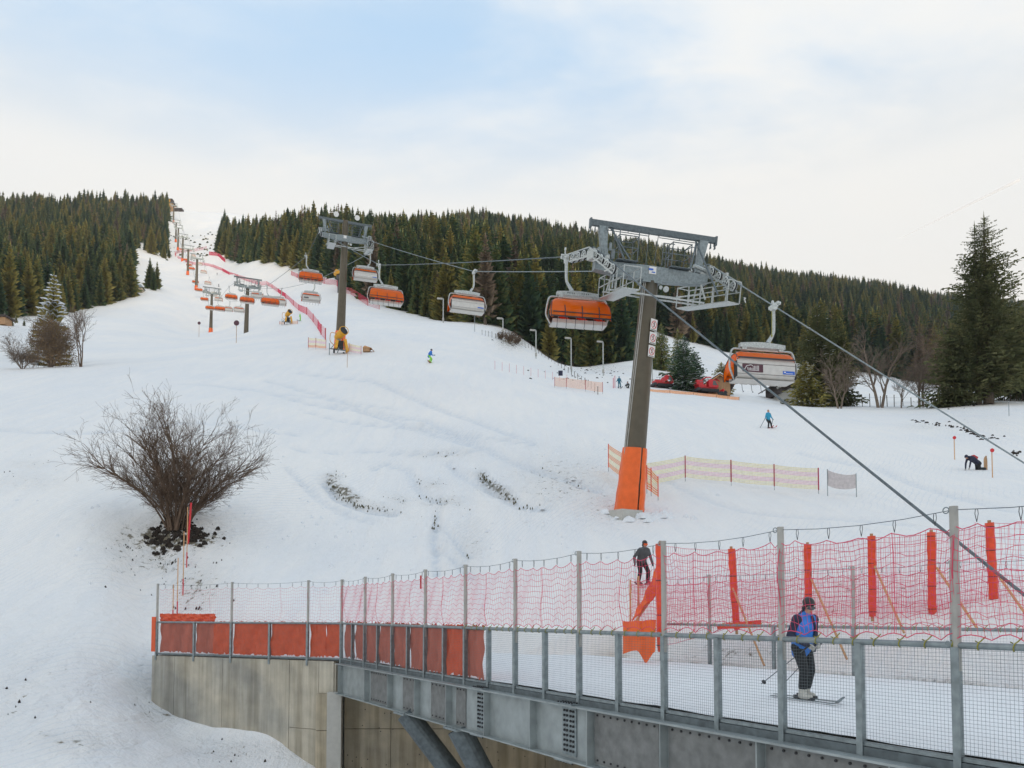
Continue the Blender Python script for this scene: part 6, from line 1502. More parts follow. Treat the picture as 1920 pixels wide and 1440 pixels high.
person(p3, R(15), 'skier in a turquoise jacket and black trousers gliding down the middle of the slope', dict(pelvis=(0, .05, .88), knL=(.22, -.08, .48), anL=(.34, .0, .12), knR=(-.02, -.08, .48), anR=(-.02, .0, .12), elL=(.32, .0, 1.10), haL=(.42, -.10, .88), elR=(-.30, .0, 1.10), haR=(-.42, -.10, .88)),
       'jk_teal', 'pants', hat='skin', gl='dark', boot='dark', goggles=None, skis='redj', vox=.03, poles=[(((.42, -.10, .9), (.62, .5, .1)), 'ski pole on the right of the turquoise skier'), (((-.42, -.1, .9), (-.62, .5, .1)), 'ski pole on the left of the turquoise skier')])
p4 = hit(806, 680)
person(p4, R(75), 'snowboarder in a blue jacket and lime green trousers, alone below the second tower', dict(pelvis=(0, .10, .80), waist=(0, .04, .96), chest=(0, -.10, 1.16), neck=(0, -.18, 1.32), head=(0, -.22, 1.46), knL=(.16, -.18, .48), anL=(.2, -.02, .12), knR=(-.16, -.18, .48), anR=(-.2, -.02, .12), elL=(.3, -.12, .98), haL=(.30, -.45, .95), elR=(-.3, .05, .98), haR=(-.35, -.1, .8)),
       'jk_blue', 'lime', hat='jk_navy', gl='dark', boot='lime', goggles=None, vox=.035, board=((0, -.05, .0), (0, 0, R(90))), scale=1.08)
p5 = hit(1161, 728)
person(p5, R(10), 'skier in an all petrol blue suit standing beside the net fence behind the first tower', dict(knL=(.2, -.06, .5), anL=(.26, .02, .12), knR=(-.08, -.06, .5), anR=(-.14, .02, .12), elL=(.30, .05, 1.15), haL=(.42, .0, .95), elR=(-.30, .0, 1.15), haR=(-.44, -.05, .98)),
       'petrol', 'petrol', hat='jk_teal', gl='petrol', boot='dark', goggles=None, skis='dark', vox=.035, scale=1.0)
SIT = dict(pelvis=(0, .1, .16), waist=(0, .12, .32), chest=(0, .06, .55), neck=(0, 0, .72), head=(0, -.05, .88), elL=(.28, .0, .42), haL=(.22, -.3, .3), elR=(-.28, .0, .42), haR=(-.22, -.3, .3), knL=(.16, -.42, .42), anL=(.18, -.66, .12), knR=(-.16, -.42, .42), anR=(-.18, -.66, .12))
person(hit(1177, 728), R(-30), 'person in dark clothes sitting in the snow left of the first tower pole', SIT, 'jk_grey', 'pants', boot='white', goggles=None, vox=.035)
# kneeling snowboarder on the right: on hands and knees, facing left
p6 = hit(1826, 882)
person(p6, R(-80), 'snowboarder on hands and knees in the snow between the two red-tipped poles', dict(pelvis=(0, .30, .50), waist=(0, .12, .62), chest=(0, -.14, .78), neck=(0, -.36, .86), head=(0, -.52, .84), bow=50, elL=(.22, -.42, .48), haL=(.2, -.50, .10), elR=(-.22, -.40, .48), haR=(-.2, -.44, .10),
       knL=(.12, .32, .10), anL=(.14, .72, .14), knR=(-.12, .32, .10), anR=(-.14, .72, .14)), 'jk_navy', 'pants', hat='jk_navy', goggles=None, boot='dark', vox=.03, board=((0, .88, .22), (R(90), 0, R(90))), scale=1.05,
       trim=lambda r_, V: (lambda b: (b.box((0, .05, .86), (.28, .34, .16), (R(-25), 0, 0)), b.build('backpack', M['redj'], r_)))(MB()))
# far-off skiers, a few pixels tall
def tiny(px, py, Y, mt, lb_, k=1.0):
    p = drop(px, Y) if Y else hit(px, py); b = MB(); z = 0
    r_ = thing('person', lb_, 'person', tuple(p), (0, 0, random.uniform(-1, 1)))
    capsule(b, (-.14, 0, .1), (-.1, 0, .8), .07, .1, 6); capsule(b, (.14, 0, .1), (.1, 0, .8), .07, .1, 6); capsule(b, (0, 0, .9), (0, -.08, 1.35), .15, .17, 7); capsule(b, (.2, -.05, 1.35), (.32, -.2, 1.0), .06, .05, 5); capsule(b, (-.2, -.05, 1.35), (-.32, -.2, 1.0), .06, .05, 5); b.sphere((0, -.1, 1.62), .12, 8)
    fuse(b, 'body', M[mt], r_, .05, 1); b = MB(); b.box((.14, -.1, .03), (.1, 1.7, .03)); b.box((-.14, -.1, .03), (.1, 1.7, .03)); b.build('ski', M['dark'], r_)
tiny(563, 602, 0, 'lime', 'distant skier in green beside the lower end of the red net'); tiny(407, 516, 0, 'dark', 'distant dark skier on the piste right of the fifth tower')
tiny(410, 538, 0, 'jk_navy', 'distant navy-clad skier on the piste beside the fourth tower head'); tiny(305, 478, 0, 'jk_blue', 'distant skier in blue at the top left of the upper piste')
tiny(319, 475, 0, 'dark', 'distant dark skier, middle one of three at the top of the upper piste'); tiny(322, 482, 0, 'dark', 'distant dark skier, lowest of three at the top of the upper piste')

# ------------------------------------------------------------------ fences, signs, poles
M['st_yellow'] = mat('yellow_fence_mesh', (0.90, 0.83, 0.58), 0.7); M['st_pink'] = mat('pink_fence_mesh', (0.88, 0.64, 0.68), 0.7); M['st_or'] = mat('orange_fence_mesh', (0.88, 0.42, 0.20), 0.7); M['peach'] = mat('peach_fence_mesh', (0.88, 0.62, 0.50), 0.7); M['greyfab'] = mat('grey_fabric', (0.60, 0.56, 0.56), 0.8)
def stripe_fence(label, bases, hpx, bands, post='purple_red', group=None, legs=True, fill=.62, slats=None, hm=None):
    """mesh fence: bands of woven strips with fine gaps; bases in world space"""
    root = thing('fence', label, 'fence', tuple(bases[0]), group=group)
    nb = len(bands)
    for mi, mt in enumerate(bands):
        b = MB()
        for (p, h0), (q, h1) in zip(zip(bases[:-1], hpx[:-1]), zip(bases[1:], hpx[1:])):
            ln = (q-p).length; n = max(6, int(ln/.10)); rows = 3
            z0 = .18+(1-.18)*mi/nb; z1 = .18+(1-.18)*(mi+1)/nb
            for j in range(rows):
                a_ = z0+(z1-z0)*(j+.10)/rows; c_ = z0+(z1-z0)*(j+.10+fill)/rows; m_ = 8
                b.grid(lambda s, t: tuple(p.lerp(q, s)+Vector((0, .03*math.sin(s*9), (h0*(1-s)+h1*s)*(a_+(c_-a_)*t)-.06*4*s*(1-s)))), m_, 1)
            for i in range(n):
                s = (i+.5)/n; c = p.lerp(q, s); hh = h0*(1-s)+h1*s; sg_ = .06*4*s*(1-s); w_ = .011
                d = (q-p).normalized()*w_; y_ = .03*math.sin(s*9)-.008
                b.add([c-d+Vector((0, y_, hh*z0-sg_)), c+d+Vector((0, y_, hh*z0-sg_)), c+d+Vector((0, y_, hh*z1-sg_)), c-d+Vector((0, y_, hh*z1-sg_))], [(0, 1, 2, 3)])
        tag(b.build('mesh_band', M[mt], root, world=True), kind='stuff')
    for p, h in zip(bases, hpx):
        b = MB(); b.beam(p+Vector((0, 0, h*.15)), p+Vector((0, 0, h*1.01)), .085, .05); b.build('slat', M[post], root, world=True)
        b = MB(); b.tube([p-Vector((0, 0, .1)), p+Vector((0, 0, h*.3))], .018, 5); b.build('post', M['galv'], root, world=True)
    return root
def hp(px, py, dpx):
    p = hit(px, py); return p, dpx/F*p.y
def fence_px(label, L_, bands, **k):
    bs = []; hs = []
    for px, py, top in L_:
        p, h = hp(px, py, py-top); bs.append(p); hs.append(h)
    return stripe_fence(label, bs, hs, bands, **k)
Y5 = ['st_yellow', 'st_pink', 'st_yellow', 'st_pink', 'st_yellow']
fence_px('yellow and pink striped mesh fence running right from the nearest tower', [(1206, 918, 868), (1285, 903, 854), (1371, 911, 862), (1452, 919, 870), (1535, 926, 877)], Y5)
fence_px('short striped mesh fence left of the nearest tower pole', [(1141, 884, 832), (1186, 918, 858)], ['st_or', 'st_yellow', 'st_or', 'st_yellow', 'st_or'], post='red_post')
fence_px('short orange and yellow mesh fence right behind the padding of the nearest tower', [(1213, 925, 872), (1221, 930, 877), (1234, 938, 893)], ['st_or', 'st_yellow', 'st_or'], post='red_post')
fence_px('peach mesh fence with three dark red slats left of the petrol blue skier', [(1040, 727, 706), (1062, 729, 708), (1098, 734, 712), (1130, 739, 716)], ['peach', 'peach', 'peach'])
b = MB(); c = hit(1051, 727); b.box(c+Vector((0, -.1, 1.85)), (.55, .04, .65)); tag(b.build('sign', M['jk_navy']), 'small red and blue sign on the left end of the peach mesh fence', 'sign')
fence_px('low orange mesh fence in front of the two red snow groomers', [(1218, 734, 729), (1256, 738, 731), (1300, 741, 735), (1343, 746, 739), (1365, 749, 742), (1386, 751, 744)], ['st_or', 'st_or'], post='wood', fill=.8)
fence_px('pale striped fence left of the yellow snow gun', [(578, 655, 632), (592, 655, 633), (611, 656, 636)], ['st_or', 'st_yellow', 'st_pink', 'st_yellow'])
fence_px('pale striped fence right of the yellow snow gun', [(654, 662, 643), (677, 666, 648)], ['st_pink', 'st_yellow', 'st_pink', 'st_yellow'])
fence_px('tiny pale fence beside the distant snow gun', [(524, 609, 602), (534, 609, 602)], ['peach', 'peach']); fence_px('tiny pale fence right of the distant snow gun', [(544, 608, 601), (558, 608, 601)], ['peach', 'peach'])
r_ = thing('banner', 'plain grey fabric banner on two thin poles right of the striped fence', 'banner', tuple(hit(1552, 930)))
pa, ha = hp(1552, 930, 50); pc, hc = hp(1606, 932, 44); b = MB()
b.grid(lambda s, t: tuple(pa.lerp(pc, s)+Vector((0, .04*math.sin(s*7+t*2), (ha*(1-s)+hc*s)*(.40+.60*t)-.16*4*s*(1-s)))), 12, 6); b.build('fabric', M['greyfab'], r_, smooth=True, world=True)
for p, h in ((pa, ha), (pc, hc)): b = MB(); b.tube([p, p+Vector((0, 0, h*1.02))], .022, 6); b.build('pole', M['galv'], r_, world=True)
# long red nets on the upper slope
def far_net(label, L_, h, mt='net', r=.03):
    P_ = [hit(a, b_) for a, b_ in L_]; root = thing('safety_net', label, 'net', tuple(P_[0])); b = MB()
    for p, q in zip(P_[:-1], P_[1:]):
        if (q-p).length > 160: continue
        rr = r*max(.5, p.y/250)
        for k in range(6): b.tube([p+Vector((0, 0, .15+h*k/5)), q+Vector((0, 0, .15+h*k/5))], rr, 3, cap=False)
        n = max(2, int((q-p).length/1.0))
        for i in range(n): c = p.lerp(q, i/n); b.tube([c, c+Vector((0, 0, h+.15))], rr*.8, 3, cap=False)
    tag(b.build('netting', M[mt], root, world=True), kind='stuff')
    for p in P_: b = MB(); b.tube([p, p+Vector((0, 0, h*1.15))], .09, 5); b.build('pole', M['redj'], root, world=True)
far_net('long crimson safety net winding down the upper piste to the snow gun', [(610, 637), (602, 628), (596, 617), (587, 604), (575, 590), (560, 582), (550, 573), (535, 559), (521, 548), (510, 540), (500, 534), (487, 535), (467, 528), (446, 521), (429, 515), (417, 508), (400, 501), (383, 497), (362, 496), (350, 492), (342, 488), (333, 484)], 1.7)
far_net('faint pink net in the bend of the upper piste', [(330, 482), (328, 477), (337, 474), (362, 472), (387, 467)], 2.2, 'net_pink', .03)
far_net('crimson net along the forest edge behind the second lift tower', [(546, 516), (557, 521), (570, 526), (590, 529), (608, 532), (632, 536), (636, 547), (658, 552), (675, 563), (689, 573), (711, 580)], 2.0, 'net', .035)
far_net('short red net at the foot of the forest, right of the upper piste', [(392, 478), (408, 480), (417, 488), (422, 492)], 2.5, 'net', .06)
# slender poles
def pole(px, yb, yt, lb_, mt='bamboo', r=.022, group=None, tip=None, lean=0):
    p = hit(px, yb); h = (yb-yt)/F*p.y; root = thing('marker_pole', lb_, 'pole', tuple(p), group=group)
    b = MB(); b.tube([p-Vector((0, 0, .2)), p+Vector((lean, 0, h))], r, 6); b.build('pole', M[mt], root, world=True)
    if tip == 'tag': b = MB(); b.cyl(p+Vector((0, -.04, h*.93)), (0, 1, 0), .13, .04, 10); b.build('disc', M['red'], root, world=True)
    if tip == 'sign': b = MB(); b.cyl(p+Vector((0, -.05, h*.96)), (0, 1, 0), .52, .05, 14); b.build('disc', M['maroon'], root, world=True)
    if tip == 'red': b = MB(); b.tube([p+Vector((0, 0, h*.0)), p+Vector((lean*.5, 0, h*.25))], r*1.3, 6); b.build('band', M['red'], root, world=True)
    return root
pole(350, 1064, 950, 'tall thin pole in front of the big bush, carrying a red ribbon', tip='red'); pole(343, 1115, 996, 'second thin wooden pole below the big bush', tip='red'); pole(332, 1155, 1046, 'third thin wooden pole, rising behind the platform railing', tip='red'); pole(324, 1160, 1096, 'shortest thin wooden pole behind the platform railing', tip='red')
b = MB(); p = hit(351, 1022); h = 80/F*p.y; b.add([p+Vector((0, -.02, .0)), p+Vector((.09, -.02, 0.1)), p+Vector((.22, -.02, h)), p+Vector((.12, -.02, h)), p+Vector((0, .02, .0)), p+Vector((.09, .02, 0.1)), p+Vector((.22, .02, h)), p+Vector((.12, .02, h))], [(0, 1, 2, 3), (4, 7, 6, 5), (0, 4, 5, 1), (2, 6, 7, 3), (1, 5, 6, 2), (0, 3, 7, 4)]); tag(b.build('ribbon', M['red']), 'narrow red plastic ribbon blowing beside the tall pole at the bush', 'ribbon')
pole(1790, 862, 817, 'thin pole with a red disc, left of the kneeling snowboarder', tip='tag', r=.03); pole(1861, 895, 840, 'thin pole with a red disc, right of the kneeling snowboarder', tip='tag', r=.03)
pole(651, 689, 650, 'single thin brown pole in the snow below the yellow snow gun', r=.03, mt='wood'); pole(373, 632, 604, 'round dark red sign on a thin pole left of the fourth tower', tip='sign', r=.05, mt='wood'); pole(443, 643, 603, 'round dark red sign on a thin pole left of the bare third tower', tip='sign', r=.05, mt='wood')
pole(890, 622, 585, 'thin grey pole under the pale chair between the first two towers', mt='galv', r=.06)
for i, (px, yb, yt) in enumerate([(1153, 727, 704), (1150, 728, 708)]): pole(px, yb, yt, ['red pole beside the petrol blue skier', 'shorter red pole beside the petrol blue skier'][i], mt='net_pink', r=.06)
for i in range(11): pole(928+i*13.5, 693+i*2.4, 676+i*2.6, 'thin pink pole in the row leading left from the peach mesh fence', mt='net_pink', r=.022, group='row of thin pink poles on the slope')
b = MB(); p = hit(1892, 780); 
r_ = thing('marker_pole', 'short post standing in a dark melted hollow on the right bank', 'pole', tuple(p)); b = MB(); b.tube([p, p+Vector((0, 0, 1.5))], .03, 6); b.build('pole', M['galv'], r_, world=True)
# red thing on the far railing
b = MB(); c = at(789, 1078, 22); 
r_ = thing('marker_pole', 'short red stake seen through the net left of the fourth tall net post', 'pole', tuple(at(789, 1103, 27))); b = MB(); b.beam(at(789, 1104, 27), at(789, 1079, 27), .09, .05); b.build('stake', M['redj'], r_, world=True)
# lamps
def lamp(px, yb, yt, lb_, Y=None, flood=False, g='street lamps along the forest edge'):
    p = drop(px, Y) if Y else hit(px, yb); h = (yb-yt)/F*p.y; root = thing('street_lamp', lb_, 'lamp', tuple(p), group=g); s = p.y/120
    b = MB(); b.tube([p-Vector((0, 0, 1.5)), p+Vector((0, 0, h*.96)), p+Vector((-.05, 0, h)), p+Vector((-.3*s, 0, h+.02))], .085*s, 8); b.build('mast', M['light_metal'], root, world=True)
    if flood:
        for k in (-1, 1): b = MB(); b.box(p+Vector((k*.45, -.1, h+.05)), (.5, .4, .3), (R(20), 0, k*.3)); b.build('lamp_head', M['galv'], root, world=True)
    else: b = MB(); b.box(p+Vector((-.55*s, 0, h+.02)), (.85*s, .3*s, .2*s), (0, R(4), 0)); b.build('lamp_head', M['tube'], root, world=True)
    b = MB(); b.box(p+Vector((0, -.1, .8)), (.3*s, .25*s, .5*s)); b.build('switch_box', M['tube'], root, world=True)
lamp(1005, 662, 607, 'leftmost of three lamps in front of the spruce clump', 150); lamp(1071, 690, 625, 'middle of three lamps in front of the spruce clump', 140); lamp(1131, 708, 642, 'right one of three lamps in front of the spruce clump', 132)
lamp(1223, 728, 656, 'lamp mast just right of the first lift tower', 124); lamp(1306, 722, 662, 'mast with two floodlights beside the red snow groomer', 128, True, 'floodlights'); lamp(831, 600, 553, 'lamp at the forest edge left of the pale chair', 185); lamp(943, 620, 590, 'small lamp half hidden in the forest edge right of the pale chair', 180)
# wooden stake fences
def stakes(label, L_, h=1.25, r=.05, group=None, y0=14, wires=True, n=None):
    P_ = [hit(a, b_, y0) if b_ else None for a, b_ in L_]; root = thing('fence', label, 'fence', tuple(P_[0])); rr = random.Random(3)
    for p in P_:
        b = MB(); b.tube([p-Vector((0, 0, .2)), p+Vector((rr.uniform(-.08, .08), 0, h*rr.uniform(.75, 1.15)))], r*rr.uniform(.8, 1.3), 5); b.build('post', M['bark'], root, world=True)
    if wires:
        b = MB()
        for p, q in zip(P_[:-1], P_[1:]): b.tube([p+Vector((0, 0, h*.8)), q+Vector((0, 0, h*.8))], .012, 3, cap=False)
        b.build('wire', M['galv'], root, world=True)
stakes('weathered stake fence running along the crest toward the huge spruce', [(1590+i*14.5+random.uniform(-3, 3), 762.5-(1.0 if i > 6 else 0)-(3 if i > 11 else 0)) for i in range(17)], 1.7)
stakes('old stake fence on the bank right of the huge spruce', [(1862+i*11, 752) for i in range(7)], 1.9, .07)
stakes('line of thin dark stakes curving from the forest edge down to the peach fence', [(904+i*6.2, 628+i*1.6+(max(0, i-12)**1.30)*.95) for i in range(36)], 1.15, .04)
# ------------------------------------------------------------------ snow gun
def snow_gun(px, py, sz, label, simple=False):
    p = hit(px, py); root = thing('snow_gun', label, 'snow gun', tuple(p), (0, 0, R(18))); root.scale = (sz,)*3
    b = MB(); ax = Vector((.55, -1, .42)).normalized(); c = Vector((.25, -.2, 2.55)); b.tube([c-ax*.95, c-ax*.8, c-ax*.3, c+ax*.5, c+ax*.8], [.34, .42, .50, .50, .56], 20); b.build('barrel', M['yellow'], root)
    b = MB(); b.tube([c+ax*.79, c+ax*.86], [.50, .50], 20); b.build('fan_grille', M['black'], root)
    b = MB(); b.tube([c+ax*.80+Vector((.56*math.cos(k*.314), 0, .56*math.sin(k*.314))) for k in range(21)], .05, 5); b.build('nozzle_ring', M['yellow'], root)
    b = MB()
    for s in (-1, 1): b.beam((.1+s*.5, -.1, 1.0), (.1, -.1, 2.2), .1, .1); b.beam((s*.95, -.2, .5), (s*.1, 0, 1.9), .08, .08)
    b.beam((-1.1, 0, .62), (1.3, 0, .55), .12, .12); b.beam((-1.1, 0, -.2), (-1.1, 0, 1.3), .1, .1); b.beam((0, -.8, .5), (0, .9, .5), .1, .1); b.build('chassis', M['galv'], root)
    b = MB(); b.box((.2, .1, 1.25), (.85, .7, .9)); b.build('compressor', M['black'], root)
    b = MB(); b.box((-.25, -.15, 1.15), (.35, .8, 1.0), (0, .15, 0)); b.box((.98, -.1, 1.15), (.34, .9, 1.5), (0, -.2, 0)); b.build('cover', M['yellow'], root)
    b = MB(); b.tube(arc([(-.2, -.2, 2.6), (-1.0, -.2, 2.7), (-1.1, -.3, 1.5), (-.6, -.4, 1.0)], 6), .05, 6); b.build('hose', M['bamboo'], root)
    for x, y in ((-.55, -.4), (.75, .5)): b = MB(); b.cyl((x, y, .22), (1, 0, 0), .28, .2, 12); b.build('wheel', M['black'], root)
snow_gun(634, 664, 1.08, 'yellow snow gun with a black fan at the foot of the second lift tower'); snow_gun(538, 609, 1.0, 'distant snow gun on the piste between two tiny fences', True)
r_ = thing('snow_gun', 'yellow-topped snow gun at the forest edge, half behind the second tower pole', 'snow gun', tuple(hit(634, 549))); p = r_.location; b = MB(); b.cyl(p+Vector((-.6, 0, 7.2)), (.5, -1, .2), .9, 1.8, 12); b.build('barrel', M['yellow'], r_, world=True); b = MB(); b.tube([p, p+Vector((0, 0, 6.4))], .25, 8); b.box(p+Vector((.2, 0, 5.5)), (1.6, 1.2, 1.4)); b.build('mast', M['jk_grey'], r_, world=True); b = MB(); b.tube([p+Vector((.9, 0, 0)), p+Vector((.9, 0, 4))], .5, 8); b.build('padding', M['yellow'], r_, world=True)
p = hit(689, 660); r_ = thing('crate', 'low wooden box with a sloping cover right of the yellow snow gun', 'box', tuple(p)); b = MB(); b.box(p+Vector((-.1, 0, .25)), (.95, .9, .6)); b.build('box', M['wood'], r_, world=True); b = MB(); b.add([p+Vector(v) for v in ((-.6, -.5, .5), (.6, -.5, .45), (1.0, -.5, .0), (-.6, .5, .5), (.6, .5, .45), (1.0, .5, .0), (-.3, -.5, .75), (-.3, .5, .75))], [(0, 1, 6), (3, 7, 4), (6, 1, 4, 7), (0, 6, 7, 3), (1, 2, 5, 4), (0, 3, 4, 1)]); b.build('cover', M['bamboo'], r_, world=True)
# ------------------------------------------------------------------ snow groomers
def groomer(px, py, Y, label, arm=False, rz=R(12), s=1.0):
    p = drop(px, Y) if Y else hit(px, py); root = thing('snow_groomer', label, 'snow groomer', tuple(p), (0, 0, rz)); root.scale = (s,)*3
    for y in (-1.2, 1.2):                          # tracks along x
        b = MB(); b.add([(-1.9, y-.4, .25), (-1.6, y-.4, 0), (1.5, y-.4, 0), (1.8, y-.4, .25), (1.6, y-.4, .5), (-1.7, y-.4, .5), (-1.9, y+.4, .25), (-1.6, y+.4, 0), (1.5, y+.4, 0), (1.8, y+.4, .25), (1.6, y+.4, .5), (-1.7, y+.4, .5)],
                        [(0, 1, 2, 3, 4, 5), (11, 10, 9, 8, 7, 6)]+[(i, 6+i, 6+(i+1) % 6, (i+1) % 6) for i in range(6)]); t_ = b.build('track', M['black'], root)
    b = MB(); b.box((-.1, 0, .75), (3.7, 1.5, .5)); b.box((-1.2, 0, 1.15), (1.5, 1.7, .5)); b.build('chassis', M['red'], root)
    b = MB(); prof = [(.0, .95), (1.75, .95), (1.95, 1.2), (1.35, 2.35), (.25, 2.45), (-.05, 2.2)]
    b.add([(x, -.95, z) for x, z in prof]+[(x, .95, z) for x, z in prof], [(0, 1, 2, 3, 4, 5), (11, 10, 9, 8, 7, 6)]+[(i, 6+i, 6+(i+1) % 6, (i+1) % 6) for i in range(6)]); b.build('cab', M['red'], root)
    b = MB(); b.add([(1.955, -.8, 1.25), (1.955, .8, 1.25), (1.40, .8, 2.25), (1.40, -.8, 2.25)], [(0, 1, 2, 3)]); b.add([(.75, -.965, 1.35), (1.7, -.965, 1.35), (1.3, -.965, 2.2), (.85, -.965, 2.2)], [(0, 1, 2, 3)]); b.build('window', M['glass'], root)
    b = MB(); b.box((2.5, 0, .30), (.25, 3.6, .5), (0, -.2, 0)); b.beam((1.9, -.5, .5), (2.5, -.5, .4), .15, .15); b.beam((1.9, .5, .5), (2.5, .5, .4), .15, .15); b.build('blade', M['dark' if not arm else 'red'], root)
    b = MB(); b.box((-2.4, 0, .3), (.7, 3.8, .35)); b.beam((-1.8, 0, .9), (-2.4, 0, .4), .2, .2); b.build('tiller', M['dark'], root)
    b = MB(); b.beam((-.9, -.6, 1.4), (-.9, -.6, 2.0), .08, .08); b.beam((-1.7, -.7, 1.9), (-.2, -.7, 2.0), .06, .06); b.beam((-1.7, .7, 1.9), (-.2, .7, 2.0), .06, .06); b.build('rack', M['galv'], root)
    if arm:
        b = MB(); b.cyl((-1.5, 0, 1.9), (1, 0, 0), .55, 1.2, 14); b.box((-1.6, 0, 1.75), (1.3, 1.3, .7)); b.build('winch_drum', M['red'], root)
        b = MB(); b.tube(arc([(-1.3, 0, 2.3), (0, 0, 3.1), (1.6, 0, 3.0), (3.4, 0, 2.0)], 6), .11, 6); b.build('winch_arm', M['red'], root)
groomer(1243, 733, 122, 'left red snow groomer beside the first lift tower', s=.80); groomer(1325, 738, 120, 'right red snow groomer with a winch drum and arm in front of the shed', True, s=.86)
p = drop(1354, 114.5); r_ = thing('snowmobile', 'dark snowmobile parked at the corner of the wooden shed', 'snowmobile', tuple(p), (0, 0, R(8))); b = MB(); b.box((0, 0, .5), (1.5, .7, .5), taper=.7); b.box((.5, 0, .85), (.5, .6, .4), taper=.5); b.box((-.3, 0, .8), (.8, .4, .2)); b.build('body', M['black'], r_)
for s in (-1, 1): b = MB(); b.box((.5, s*.45, .08), (1.0, .14, .05)); b.beam((.5, s*.4, .1), (.3, s*.2, .5), .06, .06); b.build('ski', M['galv_dark'], r_)
# ------------------------------------------------------------------ buildings
def gable(root, W, D_, Hh, rise, over, wallm, roofm, ridge_along_y=True, th=.18, snow=True, z0=-1.0):
    b = MB(); b.add([(-W/2, -D_/2, z0), (W/2, -D_/2, z0), (W/2, -D_/2, Hh), (0, -D_/2, Hh+rise), (-W/2, -D_/2, Hh), (-W/2, D_/2, z0), (W/2, D_/2, z0), (W/2, D_/2, Hh), (0, D_/2, Hh+rise), (-W/2, D_/2, Hh)],
                    [(0, 1, 2, 3, 4), (9, 8, 7, 6, 5), (0, 4, 9, 5), (1, 6, 7, 2), (0, 5, 6, 1)]); b.build('wall', M[wallm], root)
    b = MB(); k = (W/2+over)/(W/2)
    for s in (-1, 1):
        b.add([(0, -D_/2-over, Hh+rise+.02), (s*W/2*k, -D_/2-over, Hh+rise-rise*k+.02), (s*W/2*k, D_/2+over, Hh+rise-rise*k+.02), (0, D_/2+over, Hh+rise+.02)]+[(0, -D_/2-over, Hh+rise+th), (s*W/2*k, -D_/2-over, Hh+rise-rise*k+th), (s*W/2*k, D_/2+over, Hh+rise-rise*k+th), (0, D_/2+over, Hh+rise+th)],
              [(0, 1, 2, 3), (4, 7, 6, 5), (0, 4, 5, 1), (2, 6, 7, 3), (1, 5, 6, 2), (0, 3, 7, 4)])
    rf = b.build('roof', M[roofm], root)
    if snow:
        b = MB()
        for s in (-1, 1):
            b.add([(0, -D_/2-over+.1, Hh+rise+th+.01), (s*W/2*k*.97, -D_/2-over+.1, Hh+rise-rise*k*.97+th+.01), (s*W/2*k*.97, D_/2+over-.1, Hh+rise-rise*k*.97+th+.01), (0, D_/2+over-.1, Hh+rise+th+.01)]+[(0, -D_/2-over+.15, Hh+rise+th+.22), (s*W/2*k*.95, -D_/2-over+.15, Hh+rise-rise*k*.95+th+.2), (s*W/2*k*.95, D_/2+over-.15, Hh+rise-rise*k*.95+th+.2), (0, D_/2+over-.15, Hh+rise+th+.22)],
                  [(0, 1, 2, 3), (4, 7, 6, 5), (0, 4, 5, 1), (2, 6, 7, 3), (1, 5, 6, 2)])
        b.build('roof_snow', M['snow_load'], rf)
r_ = thing('shed', 'pale wooden shed with a wide gable roof behind the right snow groomer', 'shed', tuple(drop(1346, 122)), (0, 0, R(-6))); gable(r_, 3.4, 3.2, 1.5, 1.1, .7, 'wood', 'wood_dark', snow=True, z0=-.6)
for i in range(7): b = MB(); b.box((-1.45+.48*i, -1.62, .45), (.44, .03, 2.0)); b.build('board', M['wood'], r_)
b = MB(); b.beam((-2.35, -2.2, .95), (0, -2.2, 2.6), .1, .22); b.beam((2.35, -2.2, .95), (0, -2.2, 2.6), .1, .22); b.build('verge_board', M['bamboo'], r_)
r_ = thing('chalet', 'small dark timber chalet with balcony and outside stair below the pale chair', 'house', tuple(drop(1480, 127)), (0, 0, R(8))); gable(r_, 5.4, 6, 2.6, 1.5, .9, 'wood_dark', 'wood_dark', snow=False, z0=.9)
b = MB(); b.box((.4, -.3, .1), (5.2, 6.4, 2.0)); b.build('basement', M['conc3'], r_)
b = MB(); b.box((-.6, -3.53, .35), (1.1, .08, 1.1)); b.build('garage_door', M['galv_dark'], r_); b = MB(); b.box((1.6, -3.53, .6), (.7, .06, .4)); b.build('window', M['yellow'], r_)
b = MB(); b.box((.2, -3.75, 1.95), (2.6, .10, 1.0)); b.build('balcony_front', M['wood'], r_); b = MB(); b.box((.2, -3.4, 1.42), (2.8, .9, .12)); b.build('balcony_floor', M['wood_dark'], r_)
for x in (-1.0, .35): b = MB(); b.beam((x, -3.7, 1.4), (x, -3.7, 3.4), .12, .12); b.build('balcony_post', M['tube'], r_)
b = MB(); b.box((.2, -3.04, 2.3), (.7, .05, .9)); b.box((-1.3, -3.04, 2.3), (.6, .05, .7)); b.build('window', M['glass'], r_); b = MB(); b.cyl((1.2, -3.1, 3.1), (0, 1, 0), .22, .1, 12); b.build('satellite_dish', M['white'], r_)
for i in range(7): b = MB(); b.box((-1.7-.36*i, -3.5, 1.25-.19*i), (.36, 1.0, .1)); b.build('stair_tread', M['wood_dark'], r_)
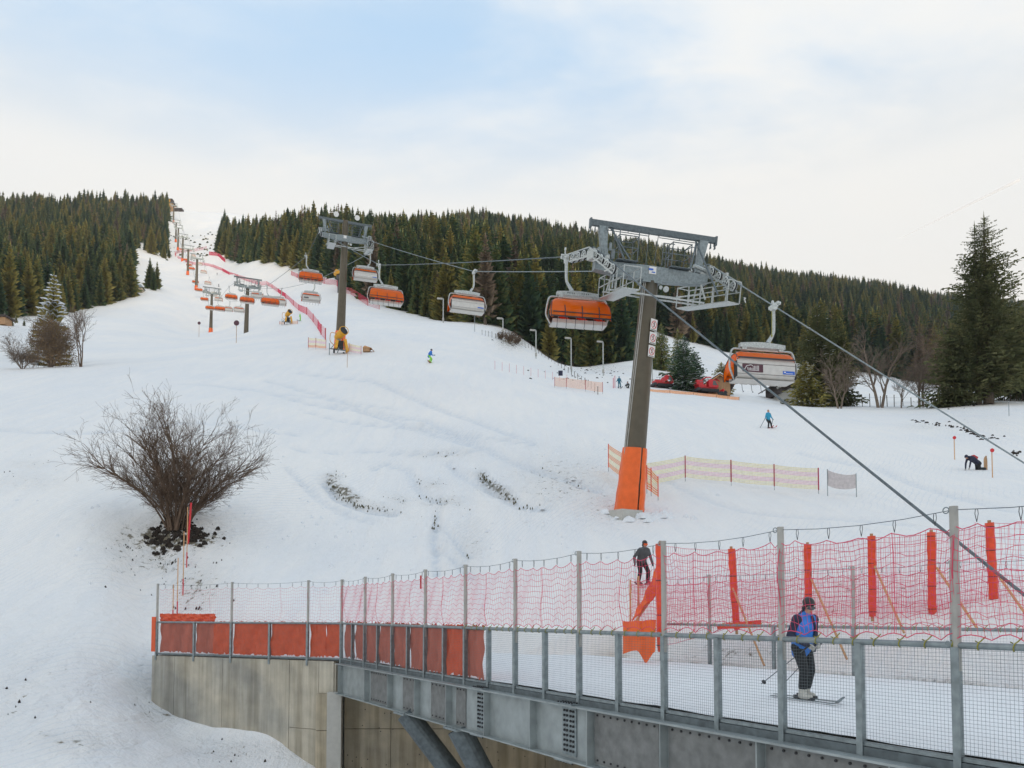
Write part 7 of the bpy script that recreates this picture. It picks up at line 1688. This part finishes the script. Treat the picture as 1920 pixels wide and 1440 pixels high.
b = MB(); b.beam((-1.5, -3.9, 2.3), (-4.2, -3.9, .9), .1, .35); b.build('stair_rail', M['tube'], r_)
r_ = thing('hut', 'small pale concrete hut at the edge of the left forest', 'hut', tuple(hit(241, 549)), (0, 0, R(10))); b = MB(); b.box((0, 0, 2), (4, 4, 7)); b.build('wall', M['wood'], r_); b = MB(); b.box((0, 0, 5.8), (5, 5, .6)); b.build('roof', M['snow_load'], r_)
r_ = thing('hut', 'low grey machine shelter beside the small pale hut at the left forest', 'hut', tuple(hit(253, 548)), (0, 0, R(10))); b = MB(); b.box((0, 0, .8), (8, 4, 2)); b.build('wall', M['conc2'], r_); b = MB(); b.add([(-4, -2.2, 2), (4.5, -2.2, 2), (2.8, 0, 4.2), (-3, 0, 4.2), (-4, 2.2, 2), (4.5, 2.2, 2)], [(0, 1, 2, 3), (1, 5, 2), (0, 3, 4), (3, 2, 5, 4)]); b.build('roof', M['galv'], r_)
r_ = thing('hut', 'dark little hut far away at the left edge of the frame', 'hut', tuple(drop(2, 205))); b = MB(); b.box((0, 0, .8), (4, 3, 2)); b.build('wall', M['wood'], r_); b = MB(); b.box((0, 0, 2.0), (5, 4, .5)); b.build('roof', M['wood_dark'], r_)
# ------------------------------------------------------------------ contrail
ct = bpy.data.materials.new('vapour_trail'); ct.use_nodes = True; t = ct.node_tree; pb_ = t.nodes['Principled BSDF']; pb_.inputs['Base Color'].default_value = (1, .97, .93, 1); pb_.inputs['Roughness'].default_value = 1; pb_.inputs['Specular IOR Level'].default_value = 0
lw = t.nodes.new('ShaderNodeLayerWeight'); lw.inputs[0].default_value = .5; mr_ = t.nodes.new('ShaderNodeMapRange'); mr_.inputs[3].default_value = .38; mr_.inputs[4].default_value = 0; t.links.new(lw.outputs['Facing'], mr_.inputs[0]); t.links.new(mr_.outputs[0], pb_.inputs['Alpha'])
b = MB(); p, q = at(1684, 449, 9000), at(1912, 337, 7600); b.tube([p.lerp(q, k/8) for k in range(9)], [2+k*2.0 for k in range(9)], 10); tag(b.build('contrail', ct, smooth=True), 'thin white aircraft trail slanting across the sky above the right hill', 'contrail')
